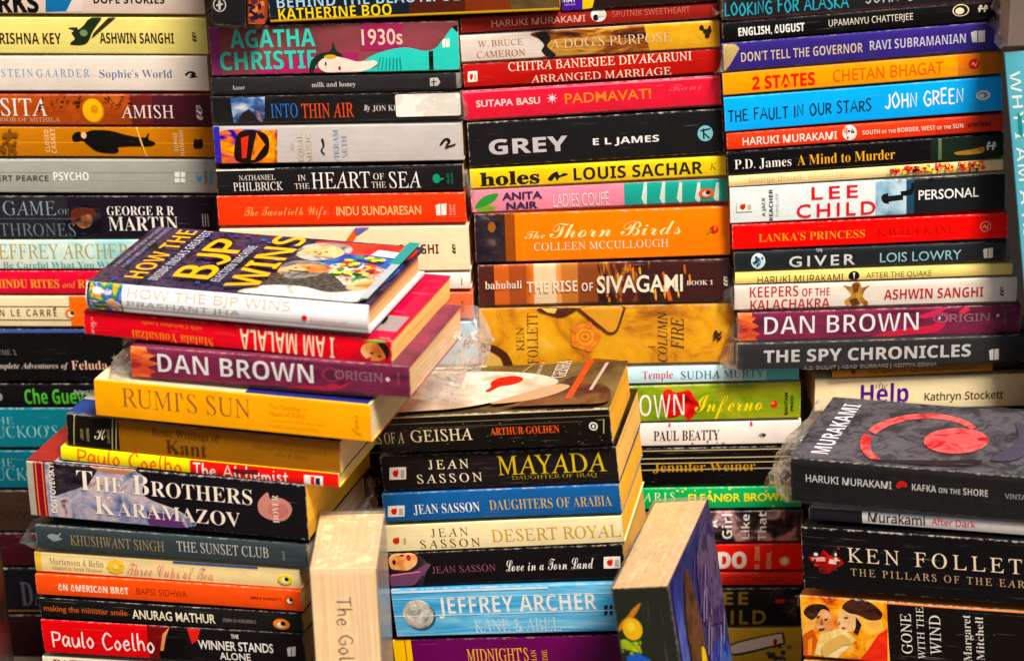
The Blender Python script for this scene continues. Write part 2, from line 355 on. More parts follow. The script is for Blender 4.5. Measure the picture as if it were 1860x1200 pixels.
def book(b):
    rng = random.Random(b['seed'])
    L, T, D = b['L'] / 1e3, b['T'] / 1e3, b['D'] / 1e3
    hard = b.get('hard', False); fore = b.get('fore', False)
    name = 'hardcover_book' if hard else 'paperback_book'
    root = bpy.data.objects.new(name, None); COL.objects.link(root); root.empty_display_size = .02
    b.setdefault('rough', rng.choice((.24, .36, .36, .5))); b.setdefault('wear', rng.choice((.45, .7, .7, 1.0)))
    x, y = Vector(b['x']), Vector(b['y']); z = x.cross(y)
    M = Matrix((x, y, z)).transposed().to_4x4(); M.translation = Vector(b['o']) / 1e3
    root.matrix_world = M
    root['label'] = b['label']; root['category'] = 'book'; root['group'] = b['group']
    Az, By, Sk = rng.uniform(-.35, .35) / 1e3, rng.uniform(-.9, .9) / 1e3, rng.uniform(-.012, .012)
    if hard or b.get('stand'): Az *= .3; By *= .3; Sk = 0
    if fore: By = 0
    def warp(u, yy, zz):
        s = math.sin(math.pi * max(0, min(1, u / L)))
        return (u + Sk * (yy if yy > 0 else 0), yy + By * s, zz + Az * s * min(1, yy / .03 + .3))
    ct = .0022 if hard else .0004
    r = min(.0014, T * .14); bulge = b.get('bulge', .5) / 1e3
    if hard: r = .0028
    half = T / 2 - r
    def ys(v):
        v = max(0, min(T, v))
        if v < r: return r - math.sqrt(max(0, r * r - (r - v) ** 2))
        if v > T - r: return r - math.sqrt(max(0, r * r - (v - T + r) ** 2))
        return -bulge * (1 - ((v - T / 2) / half) ** 2)
    vl = [r * (1 - math.cos(a)) for a in (0, .45, .95, 1.25)] + [r + 2 * half * i / 6 for i in range(7)] + [T - r * (1 - math.cos(a)) for a in (1.25, .95, .45, 0)]
    us = [L * i / 16 for i in range(17)]
    base = card(b['color'], b.get('wear', .6), b.get('rough', .36))
    mats = [base]; idx = {}
    def mi(c):
        if c not in idx: idx[c] = len(mats); mats.append(card(c, b.get('wear', .6) * .8, b.get('rough', .36)))
        return idx[c]
    flip = (lambda yy: D - yy) if fore else (lambda yy: yy)
    # spine
    bm = bmesh.new()
    outer = [(ys(v), v) for v in vl]; inner = [(max(ys(v) + ct, ct), min(max(v, ct), T - ct)) for v in reversed(vl)]
    prof = [(flip(a), c) for a, c in outer] + [(flip(max(a, .0)), c) for a, c in inner]
    rings = loft(bm, prof, us, warp)
    for rg in (rings[0], rings[-1]):
        n = len(outer)
        for i in range(n - 1):
            j = 2 * n - 1 - i
            bm.faces.new((rg[i], rg[i + 1], rg[j - 1], rg[j]))
    tops = {0: bm, 1: bmesh.new(), 2: bmesh.new()}          # prints on the spine, the upper cover, the fore edge
    mat_sets = {0: (mats, idx), 1: ([card(b.get('top', b['color']), b.get('wear', .6), b.get('rough', .36))], {}), 2: ([pages(b.get('pages', '#d8bc8c'), .8 if b.get('stand') else 1.0)], {})}
    lift = 6e-5
    for p in b['prints']:
        kind, face = p[0], p[1]; ms, ix = mat_sets[face]
        pb = bmesh.new(); lift += 4.5e-5
        if kind == 't':
            _, _, s, sty, colr, u0, u1, v0, v1, rot, wgt = p
            vv, ff = text(s, sty, wgt); u0, u1, v0, v1 = (q / 1e3 for q in (u0, u1, v0, v1))
            if rot == 0: pt = [(u0 + a * (u1 - u0), v0 + c * (v1 - v0), l) for a, c, l in vv]
            elif rot == 90: pt = [(u1 - c * (u1 - u0), v0 + a * (v1 - v0), l) for a, c, l in vv]
            elif rot == -90: pt = [(u0 + c * (u1 - u0), v1 - a * (v1 - v0), l) for a, c, l in vv]
            else: pt = [(u1 - a * (u1 - u0), v1 - c * (v1 - v0), l) for a, c, l in vv]
            bv = [pb.verts.new(q) for q in pt]
            for g in ff:
                try: pb.faces.new([bv[i] for i in g])
                except ValueError: pass
        else:
            colr = p[3]
            if kind == 'e':
                cu, cv, ru, rv = (q / 1e3 for q in p[2]); pt = [(cu + ru * math.cos(a * math.tau / 28), cv + rv * math.sin(a * math.tau / 28)) for a in range(28)]
            else:
                pt = [(a / 1e3, c / 1e3) for a, c in p[2]]
                if kind == 's':                              # a drawn outline, rounded
                    n = len(pt); q = []
                    for i in range(n):
                        A, B, Cc, Dd = pt[i - 1], pt[i], pt[(i + 1) % n], pt[(i + 2) % n]
                        for k in range(5):
                            s_ = k / 5; q.append(tuple(.5 * (2 * B[j] + (Cc[j] - A[j]) * s_ + (2 * A[j] - 5 * B[j] + 4 * Cc[j] - Dd[j]) * s_ * s_ + (3 * B[j] - A[j] - 3 * Cc[j] + Dd[j]) * s_ ** 3) for j in (0, 1)))
                    pt = q
            if face == 0: pt = [(min(max(a, 2e-4), L - 2e-4), min(max(c, 2e-5), T - 2e-5)) for a, c in pt]
            elif face == 1: pt = [(min(max(a, 2e-4), L - 2e-4), min(max(c, r), D - 2e-4)) for a, c in pt]
            try: pb.faces.new([pb.verts.new((a, c, 0)) for a, c in pt])
            except ValueError: pass
            bmesh.ops.triangulate(pb, faces=pb.faces[:], ngon_method='EAR_CLIP')
            lo, hi = min(q[0] for q in pt), max(q[0] for q in pt)
            for u in us[1:-1]:
                if lo < u < hi: bmesh.ops.bisect_plane(pb, geom=pb.verts[:] + pb.edges[:] + pb.faces[:], plane_co=(u, 0, 0), plane_no=(1, 0, 0))
        if face == 0:
            lo = min((q.co.y for q in pb.verts), default=0); hi = max((q.co.y for q in pb.verts), default=0)
            for v in vl[1:-1]:
                if lo < v < hi: bmesh.ops.bisect_plane(pb, geom=pb.verts[:] + pb.edges[:] + pb.faces[:], plane_co=(0, v, 0), plane_no=(0, 1, 0))
        if colr not in ix:
            ix[colr] = len(ms); ms.append(card(colr, b.get('wear', .6) * .8, b.get('rough', .36)))
        tb = tops[face]; mapv = {}
        for q in pb.verts:
            u, v, l = q.co; l += lift
            if face == 0: c = warp(u, ys(v) - l, v)
            elif face == 1: c = warp(u, v, T + l)
            else: c = (u, .0012 - l, v)
            mapv[q] = tb.verts.new(c)
        for f in pb.faces:
            try: tb.faces.new([mapv[q] for q in f.verts]).material_index = ix[colr]
            except ValueError: pass
        pb.free()
    new_object('spine', mesh_of(bm, 'spine', mats), root)
    # covers
    over = .003 if hard else 0
    ys_ = [r + (D + over - r) * i / 6 for i in range(7)]
    flipped = b.get('flipped', False)
    for face, z0, z1 in ((1, T - ct, T), (3, 0, ct)):
        cb = tops[1] if face == 1 else bmesh.new()
        prof = [(flip(q), z1) for q in ys_] + [(flip(q), z0) for q in reversed(ys_)]
        rg = loft(cb, prof, us, warp)
        for q in (rg[0], rg[-1]):
            for i in range(6): cb.faces.new((q[i], q[i + 1], q[12 - i], q[13 - i]))
        cm = mat_sets[1][0] if face == 1 else [card(b.get('bottom', b['color']), b.get('wear', .6), b.get('rough', .36))]
        front = (face == 1) != flipped
        new_object('front_cover' if front else 'back_cover', mesh_of(cb, 'cover', cm), root)
    # pages
    pb = tops[2]; e = .0035 if hard else rng.uniform(.0004, .0012)
    y0, y1 = (.0012, D - .003) if fore else (.0015, D - (.001 if hard else rng.uniform(.0003, .0012)))
    z0, z1 = ct + 2e-5, T - ct - 2e-5
    uu = [e + (L - 2 * e) * i / 16 for i in range(17)]; yy = [y0 + (y1 - y0) * i / 8 for i in range(9)]; zz = [z0 + (z1 - z0) * i / 3 for i in range(4)]
    prof = [(q, z1) for q in yy] + [(y1, zz[2]), (y1, zz[1])] + [(q, z0) for q in reversed(yy)] + [(y0, zz[1]), (y0, zz[2])]
    rg = loft(pb, prof, uu, warp if not fore else (lambda u, a, c: (u, a, c)))
    n = len(yy)
    for q in (rg[0], rg[-1]):
        top = q[:n]; bot = q[n + 2:2 * n + 2][::-1]; rt = [q[n], q[n + 1]]; lf = [q[-1], q[-2]]
        for i in range(n - 1):
            if i == 0: pb.faces.new((top[0], top[1], bot[1], bot[0], lf[1], lf[0]))
            elif i == n - 2: pb.faces.new((top[i], top[i + 1], rt[0], rt[1], bot[i + 1], bot[i]))
            else: pb.faces.new((top[i], top[i + 1], bot[i + 1], bot[i]))
    new_object('page_block', mesh_of(pb, 'page_block', mat_sets[2][0]), root)
    if 'sticker' in b:
        u0, u1, v0, v1 = (q / 1e3 for q in b['sticker']); sb = bmesh.new(); rr = .0016
        out = [(cx + rr * math.cos(a), cz + rr * math.sin(a)) for cx, cz, a0 in ((u1 - rr, v1 - rr, 0), (u0 + rr, v1 - rr, 90), (u0 + rr, v0 + rr, 180), (u1 - rr, v0 + rr, 270)) for a in (R(a0), R(a0 + 45), R(a0 + 90))]
        f1 = sb.faces.new([sb.verts.new(warp(a, -.0016, c)) for a, c in out])
        ex = bmesh.ops.extrude_face_region(sb, geom=[f1])
        for q in ex['geom']:
            if isinstance(q, bmesh.types.BMVert): q.co.y += .0004
        new_object('blank_sticker', mesh_of(sb, 'blank_sticker', [card('#f3efe6', .3, .5)]), root)
    if 'sleeve' in b: sleeve(b, root, L, T, D, rng)
    return root

def sleeve(b, root, L, T, D, rng):
    """loose clear film round the book, gathered and crumpled where it runs past the ends"""
    tl, tr = (q / 1e3 for q in b['sleeve']); bm = bmesh.new(); g = 2.4e-4; f = b.get('puff', .0016)
    seed = Vector((rng.uniform(0, 50), rng.uniform(0, 50), 0))
    ny, nz_ = 14, 8
    sec = [(-f + (D + 2 * f) * i / ny, 1, i / ny) for i in range(ny)] + [(1, -i / nz_ * 2 + 1, 1) for i in range(nz_)]
    ring = []
    for i in range(ny): ring.append((-f + (D + 2 * f) * i / ny, T + g))
    for i in range(nz_): ring.append((D + f, T + g - (T + 2 * g) * i / nz_))
    for i in range(ny): ring.append((D + f - (D + 2 * f) * i / ny, -g))
    for i in range(nz_): ring.append((-f, -g + (T + 2 * g) * i / nz_))
    us = []
    if tl: us += [-tl + tl * i / 12 for i in range(12)]
    us += [-.0012 + (L + .0024) * i / 36 for i in range(37)]
    if tr: us += [L + .0012 + tr * (i + 1) / 14 for i in range(14)]
    rows = []; gath = []
    for u in us:
        k = 0 if 0 <= u <= L else (-u / tl if u < 0 and tl else (u - L) / tr if tr else 0); k = min(1, max(0, k))
        row = []
        for y, z in ring:
            p = Vector((u, y, z)); q = p * 42 + seed; q2 = p * 110 + seed
            n1, n2 = noise.noise_vector(q), noise.noise_vector(q2)
            if k == 0:
                d = abs(n2.y) * f * .8 if y <= 0 else 0
                p = Vector((u, y - d, z + (abs(n2.z) * .0022 if b.get('loose') and z > T else 0)))
            else:
                zz = T / 2 + (z - T / 2) * (1 - .75 * k); kk = min(1, k * 2)
                p = Vector((u + n1.x * .009 * kk, y + (.5 - (y / D)) * .3 * D * k * k + n1.y * .010 * kk + n2.y * .005 * kk, zz + n1.z * .012 * kk + n2.z * .007 * kk - .012 * k * k))
            row.append(bm.verts.new(p)); gath.append(max(b.get('film', 0) * (1 if z > T or k else .12), 0 if b.get('stand') else min(1, k * 2.5)))
        rows.append(row)
    n = len(ring)
    for a, c in zip(rows, rows[1:]):
        for i in range(n): bm.faces.new((a[i], c[i], c[(i + 1) % n], a[(i + 1) % n]))
    if b.get('stand'):                                   # the film folded over the head of a standing book
        grid = []
        for i in range(19):
            row = []
            for j in range(15):
                y, z = -f + (D + 2 * f) * i / 18, -g + (T + 2 * g) * j / 14
                edge = min(1, min(i, 18 - i, j, 14 - j) / 2)
                q = Vector((0, y * 60, z * 60)) + seed; n_ = abs(noise.noise(q)) + .5 * abs(noise.noise(q * 2.7))
                row.append(bm.verts.new((-.0012 - edge * (.0004 + n_ * .0048), y, z))); gath.append(.30)
            grid.append(row)
        for a, c in zip(grid, grid[1:]):
            for j in range(14): bm.faces.new((a[j], c[j], c[j + 1], a[j + 1]))
    me = mesh_of(bm, 'plastic_sleeve', [FILM]); at = me.attributes.new('gather', 'FLOAT', 'POINT'); at.data.foreach_set('value', gath)
    new_object('plastic_sleeve', me, root)

# ------------------------------------------------------------------ the setting
def sheet(name, pts, m):
    me = bpy.data.meshes.new(name); me.from_pydata(pts, [], [(0, 1, 2, 3)]); me.materials.append(m)
    o = bpy.data.objects.new(name, me); COL.objects.link(o); o['kind'] = 'structure'; return o
GZ = -.300
sheet('ground', [(-4, -3, GZ), (4, -3, GZ), (4, 3, GZ), (-4, 3, GZ)], plain('dusty ground', '#4a4038', '#6b5f52', 30))
wb = bmesh.new(); bmesh.ops.create_cube(wb, size=1, matrix=Matrix.Translation((0, .30, .35)) @ Matrix.Diagonal((3.2, .03, 1.3, 1)))
wo = bpy.data.objects.new('wall', mesh_of(wb, 'wall', [plain('dark brown board', '#140d08', '#20150d', 14)])); COL.objects.link(wo); wo['kind'] = 'structure'  # added backdrop, coloured near-black so the gaps between stacks read as shade

# ------------------------------------------------------------------ the books, in millimetres
BOOKS = [
{'label': 'beige book at the top left corner, chunky black letters and blue patch on its spine', 'group': 'books stacked at the left of the back row', 'color': '#dccabb', 'o': [-420.55, 90.76, 251.34], 'x': [0.9875, -0.15641, -0.01931], 'y': [0.15643, 0.98769, 0], 'L': 201.74, 'T': 25.26, 'D': 128, 'seed': 1, 'prints': [('p', 0, [(77.85, 24.2), (107.07, 24.73), (105.25, 2.69), (75.89, 1.67)], '#1f6ea0'), ('p', 0, [(92.08, 1.75), (100.22, 15.65), (106.11, 13.08), (105.22, 2.25)], '#e6d6ce'), ('t', 0, 'SHARKS', 'sb', '#15120f', 1.44, 70.87, 1.47, 17.12, 0, 0.02), ('t', 0, 'DOPE STORIES', 'sb', '#1b1714', 114.72, 170.65, 8.92, 14.96, 0, 0)]},
{'label': 'pale yellow book with dark brown letters and a dark green hand, left back stack', 'group': 'books stacked at the left of the back row', 'color': '#e6da86', 'o': [-423.19, 91.17, 219.46], 'x': [0.98756, -0.15641, -0.01638], 'y': [0.15643, 0.98769, 0], 'L': 204.01, 'T': 28.76, 'D': 128, 'seed': 2, 'prints': [('t', 0, 'THE KRISHNA KEY', 'sb', '#38201f', 14.86, 88.45, 7.97, 16.74, 0, 0), ('t', 0, 'ASHWIN SANGHI', 'sb', '#38201f', 119.14, 177.92, 8.76, 17.03, 0, 0), ('t', 0, 'w', 'sc', '#3a2a24', 189.28, 195.77, 10.22, 18.03, 90, 0), ('s', 0, [(94.88, 20.79), (101.92, 21.25), (102.65, 19.5), (107.32, 23), (111.18, 27.36), (115.69, 29.11), (121.76, 28.69), (117.8, 23.03), (113.87, 17.8), (109.71, 9.93), (104.23, 7.29), (95.5, 7.69), (96.56, 9.88), (99.42, 12.52), (97.17, 16.87), (99.07, 18.62)], '#24301f'), ('p', 0, [(126.99, 28.7), (133.09, 28.71), (115.33, 14.31), (112.56, 12.56), (114.67, 16.93)], '#3a3322'), ('e', 0, (106.8, 16.9, 3.06, 2.63), '#6f8a5a')]},
{'label': 'cream book with blue spaced capitals, under the pale yellow one in the left back stack', 'group': 'books stacked at the left of the back row', 'color': '#e6dace', 'o': [-425.82, 91.59, 189.25], 'x': [0.98763, -0.15642, -0.0113], 'y': [0.15643, 0.98769, 0], 'L': 205.04, 'T': 27.92, 'D': 128, 'seed': 3, 'prints': [('t', 0, 'JOSTEIN GAARDER', 'ro^_', '#2f86b8', 29.43, 111.15, 11.53, 17.71, 0, 0.012), ('t', 0, "Sophie's World", 'se', '#5c7499', 119.01, 176.77, 11.11, 17.25, 0, -0.012), ('s', 0, [(186.72, 13.3), (189.53, 15.93), (193.88, 15.93), (195.46, 13.74), (192.71, 11.99), (191.07, 13.31), (192.88, 14.18), (190.3, 14.62), (188.43, 12.87)], '#15120f'), ('p', 0, [(190.07, 11.55), (195.39, 12.87), (197.03, 11.55), (190.87, 10.68)], '#15120f')]},
{'label': 'brown and plum book with a golden coin and white letters, left back stack', 'group': 'books stacked at the left of the back row', 'color': 'map', 'o': [-427.85, 91.91, 161.99], 'x': [0.98762, -0.15642, -0.01163], 'y': [0.15643, 0.98769, 0], 'L': 207.66, 'T': 24.62, 'D': 128, 'seed': 4, 'prints': [('p', 0, [(143.28, 0), (166.12, 0), (166.12, 24.62), (143.28, 24.62)], '#5c2620'), ('p', 0, [(160.85, 0), (207.66, 0), (207.66, 24.62), (160.85, 24.62)], '#46202a'), ('t', 0, 'SITA', 'ro', '#f2e8e0', 39.08, 76.39, 7.75, 21.56, 0, 0.02), ('t', 0, 'WARRIOR OF MITHILA', 'ro', '#dcb898', 23.79, 85.65, 2.84, 6.41, 0, 0.015), ('e', 0, (113.29, 11.89, 8.83, 10.15), '#b87812'), ('e', 0, (112.89, 12.33, 7.95, 9.27), '#e8ae20'), ('e', 0, (114.29, 13.22, 3.09, 3.53), '#c88a14'), ('t', 0, 'AMISH', 'ro', '#efe4dc', 135.28, 177.43, 6.22, 16.41, 0, 0.02), ('t', 0, 'w', 'sc', '#e4d8d0', 190.51, 200.12, 4.55, 16.92, 90, 0), ('e', 0, (89.04, 19.55, 1.3, 0.66), '#3a1810'), ('e', 0, (101.83, 18.43, 1.25, 0.43), '#5a2a16'), ('e', 0, (89.2, 19.24, 1.58, 0.45), '#3a1810'), ('e', 0, (87.9, 15.27, 1.38, 0.37), '#3a1810'), ('e', 0, (70.32, 13.79, 1.17, 0.72), '#5a2a16'), ('e', 0, (102.34, 19.29, 1.51, 0.57), '#3a1810'), ('e', 0, (73.48, 22.23, 0.9, 0.85), '#5a2a16'), ('e', 0, (99.98, 18.98, 1.55, 0.64), '#5a2a16'), ('e', 0, (101.44, 15.98, 1.65, 0.79), '#3a1810'), ('e', 0, (81.15, 17.56, 1.27, 0.39), '#3a1810'), ('e', 0, (104.84, 20.77, 0.79, 0.59), '#5a2a16'), ('e', 0, (98.07, 19.1, 0.82, 0.49), '#5a2a16'), ('e', 0, (71.06, 16.7, 0.71, 0.71), '#5a2a16'), ('e', 0, (102.49, 20.62, 0.91, 0.35), '#3a1810'), ('e', 0, (91.37, 23.46, 0.87, 0.55), '#5a2a16'), ('e', 0, (70.72, 13.77, 1, 0.84), '#5a2a16'), ('e', 0, (100.54, 19.39, 1.58, 0.69), '#3a1810'), ('e', 0, (102.91, 18, 1.12, 0.71), '#3a1810'), ('e', 0, (85.38, 20.84, 0.99, 0.51), '#5a2a16'), ('e', 0, (80.92, 19.47, 1.29, 0.4), '#5a2a16'), ('e', 0, (93.84, 19.76, 1.41, 0.72), '#3a1810'), ('e', 0, (103.92, 23.6, 1.05, 0.66), '#5a2a16'), ('e', 0, (81.11, 19.61, 1, 0.53), '#5a2a16'), ('e', 0, (82.69, 14.9, 0.69, 0.63), '#3a1810'), ('e', 0, (77.18, 14.52, 0.92, 0.43), '#5a2a16'), ('e', 0, (72.95, 16.86, 1.67, 0.69), '#3a1810'), ('e', 0, (125.19, 21.07, 0.82, 0.37), '#3a1810'), ('e', 0, (128.92, 16.87, 0.72, 0.61), '#3a1810'), ('e', 0, (126.89, 23.12, 0.89, 0.82), '#3a1810'), ('e', 0, (127.23, 21.68, 1.32, 0.72), '#3a1810'), ('e', 0, (136.08, 19.13, 1.19, 0.42), '#3a1810'), ('e', 0, (143.43, 18.11, 1.65, 0.77), '#3a1810'), ('e', 0, (135.21, 17.64, 1.56, 0.6), '#3a1810'), ('e', 0, (129.22, 20.68, 0.91, 0.47), '#3a1810'), ('e', 0, (132.73, 16.82, 1.21, 0.67), '#3a1810'), ('e', 0, (137.93, 23.42, 1.62, 0.66), '#3a1810'), ('e', 0, (130.53, 18.59, 1, 0.62), '#3a1810'), ('e', 0, (124.37, 22.25, 1.47, 0.66), '#3a1810'), ('e', 0, (143.53, 21.84, 0.69, 0.52), '#3a1810'), ('e', 0, (143.71, 18.7, 1.67, 0.34), '#3a1810')], 'wear': 0.7},
{'label': 'ochre book with a dark figure lying along its spine, left back stack', 'group': 'books stacked at the left of the back row', 'color': '#b9750f', 'o': [-428.68, 92.04, 135.98], 'x': [0.98763, -0.15642, -0.01109], 'y': [0.15643, 0.98769, 0], 'L': 208.45, 'T': 24.15, 'D': 128, 'seed': 5, 'prints': [('p', 0, [(0, 11.11), (208.45, 11.11), (208.45, 12.08), (0, 12.08)], '#d89428'), ('t', 0, 'CLOSED', 'sb', '#e6c088', 72.1, 75.66, 3.78, 22.17, 90, 0), ('t', 0, 'CASKET', 'sb', '#e6c088', 77, 81, 2.9, 23.07, 90, 0), ('t', 0, 'SOPHIE', 'sb', '#e6c088', 176.01, 179.09, 5.06, 19.77, 90, 0), ('t', 0, 'HANNAH', 'sb', '#e6c088', 180.36, 183.87, 1.5, 22, 90, 0), ('s', 0, [(94.69, 16.86), (97.63, 19.99), (101.67, 20.45), (102.39, 18.67), (106.98, 20.47), (112.42, 21.82), (125.64, 21.41), (139.47, 17.88), (152.55, 16.13), (155.45, 19.26), (156.74, 18.82), (155.96, 14.81), (160.19, 12.59), (160.92, 10.81), (156.37, 9.01), (142.24, 8.96), (131.11, 8.02), (131.32, 5.34), (127.59, 3.08), (114.41, 4.38), (106.9, 9.73), (102.79, 13.3), (98.27, 12.39), (95.24, 13.28)], '#14110f'), ('e', 0, (104.08, 17.78, 2.22, 2.66), '#e0b890'), ('p', 0, [(146.17, 24.13), (147.49, 24.14), (153.86, 0.05), (152.54, 0.05)], '#e0b060'), ('s', 0, [(192.42, 14.47), (194.24, 15.37), (195.49, 14.48), (197.31, 15.38), (199, 14.49), (198.52, 8.26), (191.94, 8.24)], '#241808'), ('e', 0, (45.47, 6.38, 2.8, 2.44), '#7a4c10'), ('e', 0, (46.97, 17.18, 1.21, 1.4), '#7a4c10'), ('e', 0, (39.77, 11.34, 2.14, 1.14), '#7a4c10'), ('e', 0, (38.32, 4.92, 1.82, 2.48), '#7a4c10'), ('e', 0, (45.23, 19.59, 1.12, 2.67), '#7a4c10'), ('e', 0, (49.44, 18.83, 1.41, 1.68), '#7a4c10'), ('e', 0, (45.83, 18.05, 2.8, 2.35), '#7a4c10'), ('e', 0, (41.95, 18.81, 1.38, 1.23), '#7a4c10'), ('e', 0, (43.92, 10.32, 2.38, 1.24), '#7a4c10'), ('e', 0, (43.15, 15.85, 1.98, 2.38), '#7a4c10'), ('e', 0, (47.64, 3.34, 1.76, 1.84), '#7a4c10'), ('e', 0, (44.98, 21.91, 1.2, 1.44), '#7a4c10'), ('e', 0, (39.22, 5.88, 1.95, 2.04), '#7a4c10'), ('e', 0, (37.63, 7.28, 2.55, 2.66), '#7a4c10'), ('e', 0, (49.58, 17.99, 2.03, 1.76), '#7a4c10'), ('e', 0, (48.25, 11.34, 1.68, 1.68), '#7a4c10'), ('e', 0, (44.18, 7.84, 1.67, 1.98), '#7a4c10'), ('e', 0, (43.45, 3.83, 1.18, 2.44), '#7a4c10'), ('e', 0, (42.63, 13.76, 1.22, 2.76), '#7a4c10'), ('e', 0, (41.53, 18, 2.87, 2.12), '#7a4c10')]},
{'label': 'grey book with dark and white capitals, in the left back stack', 'group': 'books stacked at the left of the back row', 'color': '#a2a39a', 'o': [-431.02, 92.41, 106.37], 'x': [0.98765, -0.15643, -0.00829], 'y': [0.15643, 0.98769, 0], 'L': 209.81, 'T': 27.29, 'D': 128, 'seed': 6, 'prints': [('p', 0, [(0, 16.92), (209.81, 16.92), (209.81, 17.47), (0, 17.47)], '#8c8d85'), ('p', 0, [(0, 10.92), (209.81, 10.92), (209.81, 11.33), (0, 11.33)], '#b4b5ac'), ('t', 0, 'ROBERT PEARCE', 'sb', '#34342f', 17.9, 74.89, 10.12, 14.65, 0, -0.01), ('t', 0, 'PSYCHO', 'sb', '#f1efe9', 79.08, 107.63, 10.68, 17.46, 0, 0), ('p', 0, [(177.09, 17.62), (181.06, 17.62), (180.73, 13.58), (176.76, 13.57)], '#f2f0ea'), ('p', 0, [(181.95, 17.63), (185.47, 17.63), (185.15, 13.59), (181.62, 13.58)], '#f2f0ea'), ('p', 0, [(176.69, 12.68), (180.66, 12.68), (180.37, 9.09), (176.39, 9.08)], '#f2f0ea'), ('p', 0, [(181.54, 12.69), (185.07, 12.69), (184.78, 9.1), (181.25, 9.09)], '#f2f0ea'), ('p', 0, [(193.85, 17.65), (196.13, 13.17), (198.92, 14.97), (197.75, 11.37), (195.04, 10.47)], '#2f96d8'), ('p', 0, [(200.57, 8.19), (202.33, 8.19), (202.33, 19.1), (200.57, 19.1)], '#7a7a78'), ('p', 0, [(204.97, 8.19), (206.29, 8.19), (206.29, 19.1), (204.97, 19.1)], '#4a9ccc')]},
{'label': 'black book with dim grey and white roman capitals and a face, left back stack', 'group': 'books stacked at the left of the back row', 'color': '#1f1a24', 'o': [-433.13, 92.75, 68.92], 'x': [0.98768, -0.15643, -0.00514], 'y': [0.15643, 0.98769, 0], 'L': 210.02, 'T': 34.64, 'D': 128, 'seed': 7, 'prints': [('p', 0, [(0, 0), (89.78, 0), (89.78, 34.64), (0, 34.64)], '#2b2a30'), ('s', 0, [(87.1, 21.97), (101.97, 27.44), (115.04, 23.81), (114.93, 3.75), (99.32, 0.05), (87.99, 3.69)], 'night'), ('e', 0, (101.81, 16.52, 7.62, 8.07), 'face_dark'), ('s', 0, [(93.56, 23.8), (109.76, 24.72), (112.73, 18.35), (105.74, 20.17), (96.43, 16.51), (93.02, 9.2)], '#5a2f20'), ('t', 0, 'GAME', 'ro^', '#8a979e', 37.02, 80.21, 19.21, 30.61, 0, 0.008), ('t', 0, 'of', 'ro^', '#8a979e', 81.81, 90.78, 20.15, 25.62, 0, 0), ('t', 0, 'THRONES', 'ro^', '#6f7d86', 32.41, 94.62, 1.81, 12.36, 0, 0.008), ('p', 0, [(33.5, 16.11), (95.61, 16.11), (95.61, 16.63), (33.5, 16.63)], '#5a656c'), ('t', 0, 'GEORGE R R', 'se', '#efe9e2', 121.65, 175.95, 19.3, 26.56, 0, -0.012), ('t', 0, 'MARTIN', 'se', '#efe9e2', 121.99, 178.15, 6.55, 17.93, 0, -0.012), ('t', 0, '|||', 'sb', '#c8c2ba', 198.02, 202.89, 12.54, 20.71, 0, 0)], 'wear': 0.5},
{'label': 'pale aqua book with gold capitals, half hidden by the white hardcover', 'group': 'books stacked at the left of the back row', 'color': 'aqua', 'o': [-434.91, 93.03, 42.25], 'x': [0.98769, -0.15643, 0.00115], 'y': [0.15643, 0.98769, 0], 'L': 210.66, 'T': 24.37, 'D': 128, 'seed': 8, 'prints': [('t', 0, 'JEFFREY ARCHER', 'ro', '#a88d46', 25.84, 138.65, 9.15, 21.12, 0, 0.02), ('t', 0, 'Be Careful What You Wish For', 'se', '#6a8a88', 33.64, 143.84, 1.28, 6.36, 0, -0.014)]},
{'label': 'crimson book with gold serif lettering beside the white hardcover, left back stack', 'group': 'books stacked at the left of the back row', 'color': '#cf123c', 'o': [-437.6, 93.46, 21.71], 'x': [0.98769, -0.15643, 0.00042], 'y': [0.15643, 0.98769, 0], 'L': 211.39, 'T': 18.99, 'D': 128, 'seed': 9, 'prints': [('t', 0, 'HINDU RITES', 'se', '#e6a040', 27.33, 80.98, 5.25, 12.22, 0, 0), ('t', 0, 'and', 'it', '#e6a040', 83.62, 94.03, 5.22, 10.79, 0, 0.01), ('t', 0, 'RITUALS', 'se', '#e6a040', 96.36, 132.46, 5.2, 12.15, 0, 0)]},
{'label': 'cream book with orange end block and a small oval bird mark, left back stack', 'group': 'books stacked at the left of the back row', 'color': '#e9d6b0', 'o': [-441.34, 94.05, -6.32], 'x': [0.98769, -0.15643, 0.00085], 'y': [0.15643, 0.98769, 0], 'L': 213.1, 'T': 25.9, 'D': 128, 'seed': 10, 'prints': [('p', 0, [(91.37, 0), (213.1, 0), (213.1, 25.9), (91.37, 25.9)], '#e8691a'), ('p', 0, [(0, 17.09), (91.37, 17.09), (91.37, 17.87), (0, 17.87)], '#2a241e'), ('p', 0, [(0, 5.7), (91.37, 5.7), (91.37, 6.48), (0, 6.48)], '#2a241e'), ('t', 0, 'JOHN LE CARRE', 'sb_', '#1c1814', 15.52, 80.39, 9.44, 15.06, 0, -0.02), ('p', 0, [(77.55, 15.52), (80.02, 17.39), (80.38, 16.45), (77.95, 15.05)], '#1c1814'), ('e', 0, (92.16, 11.78, 5, 4.09), '#e2761c'), ('e', 0, (91.86, 11.31, 2.5, 2.25), '#f3ead8'), ('e', 0, (93.2, 12.2, 1.5, 1.72), '#1a1614')]},
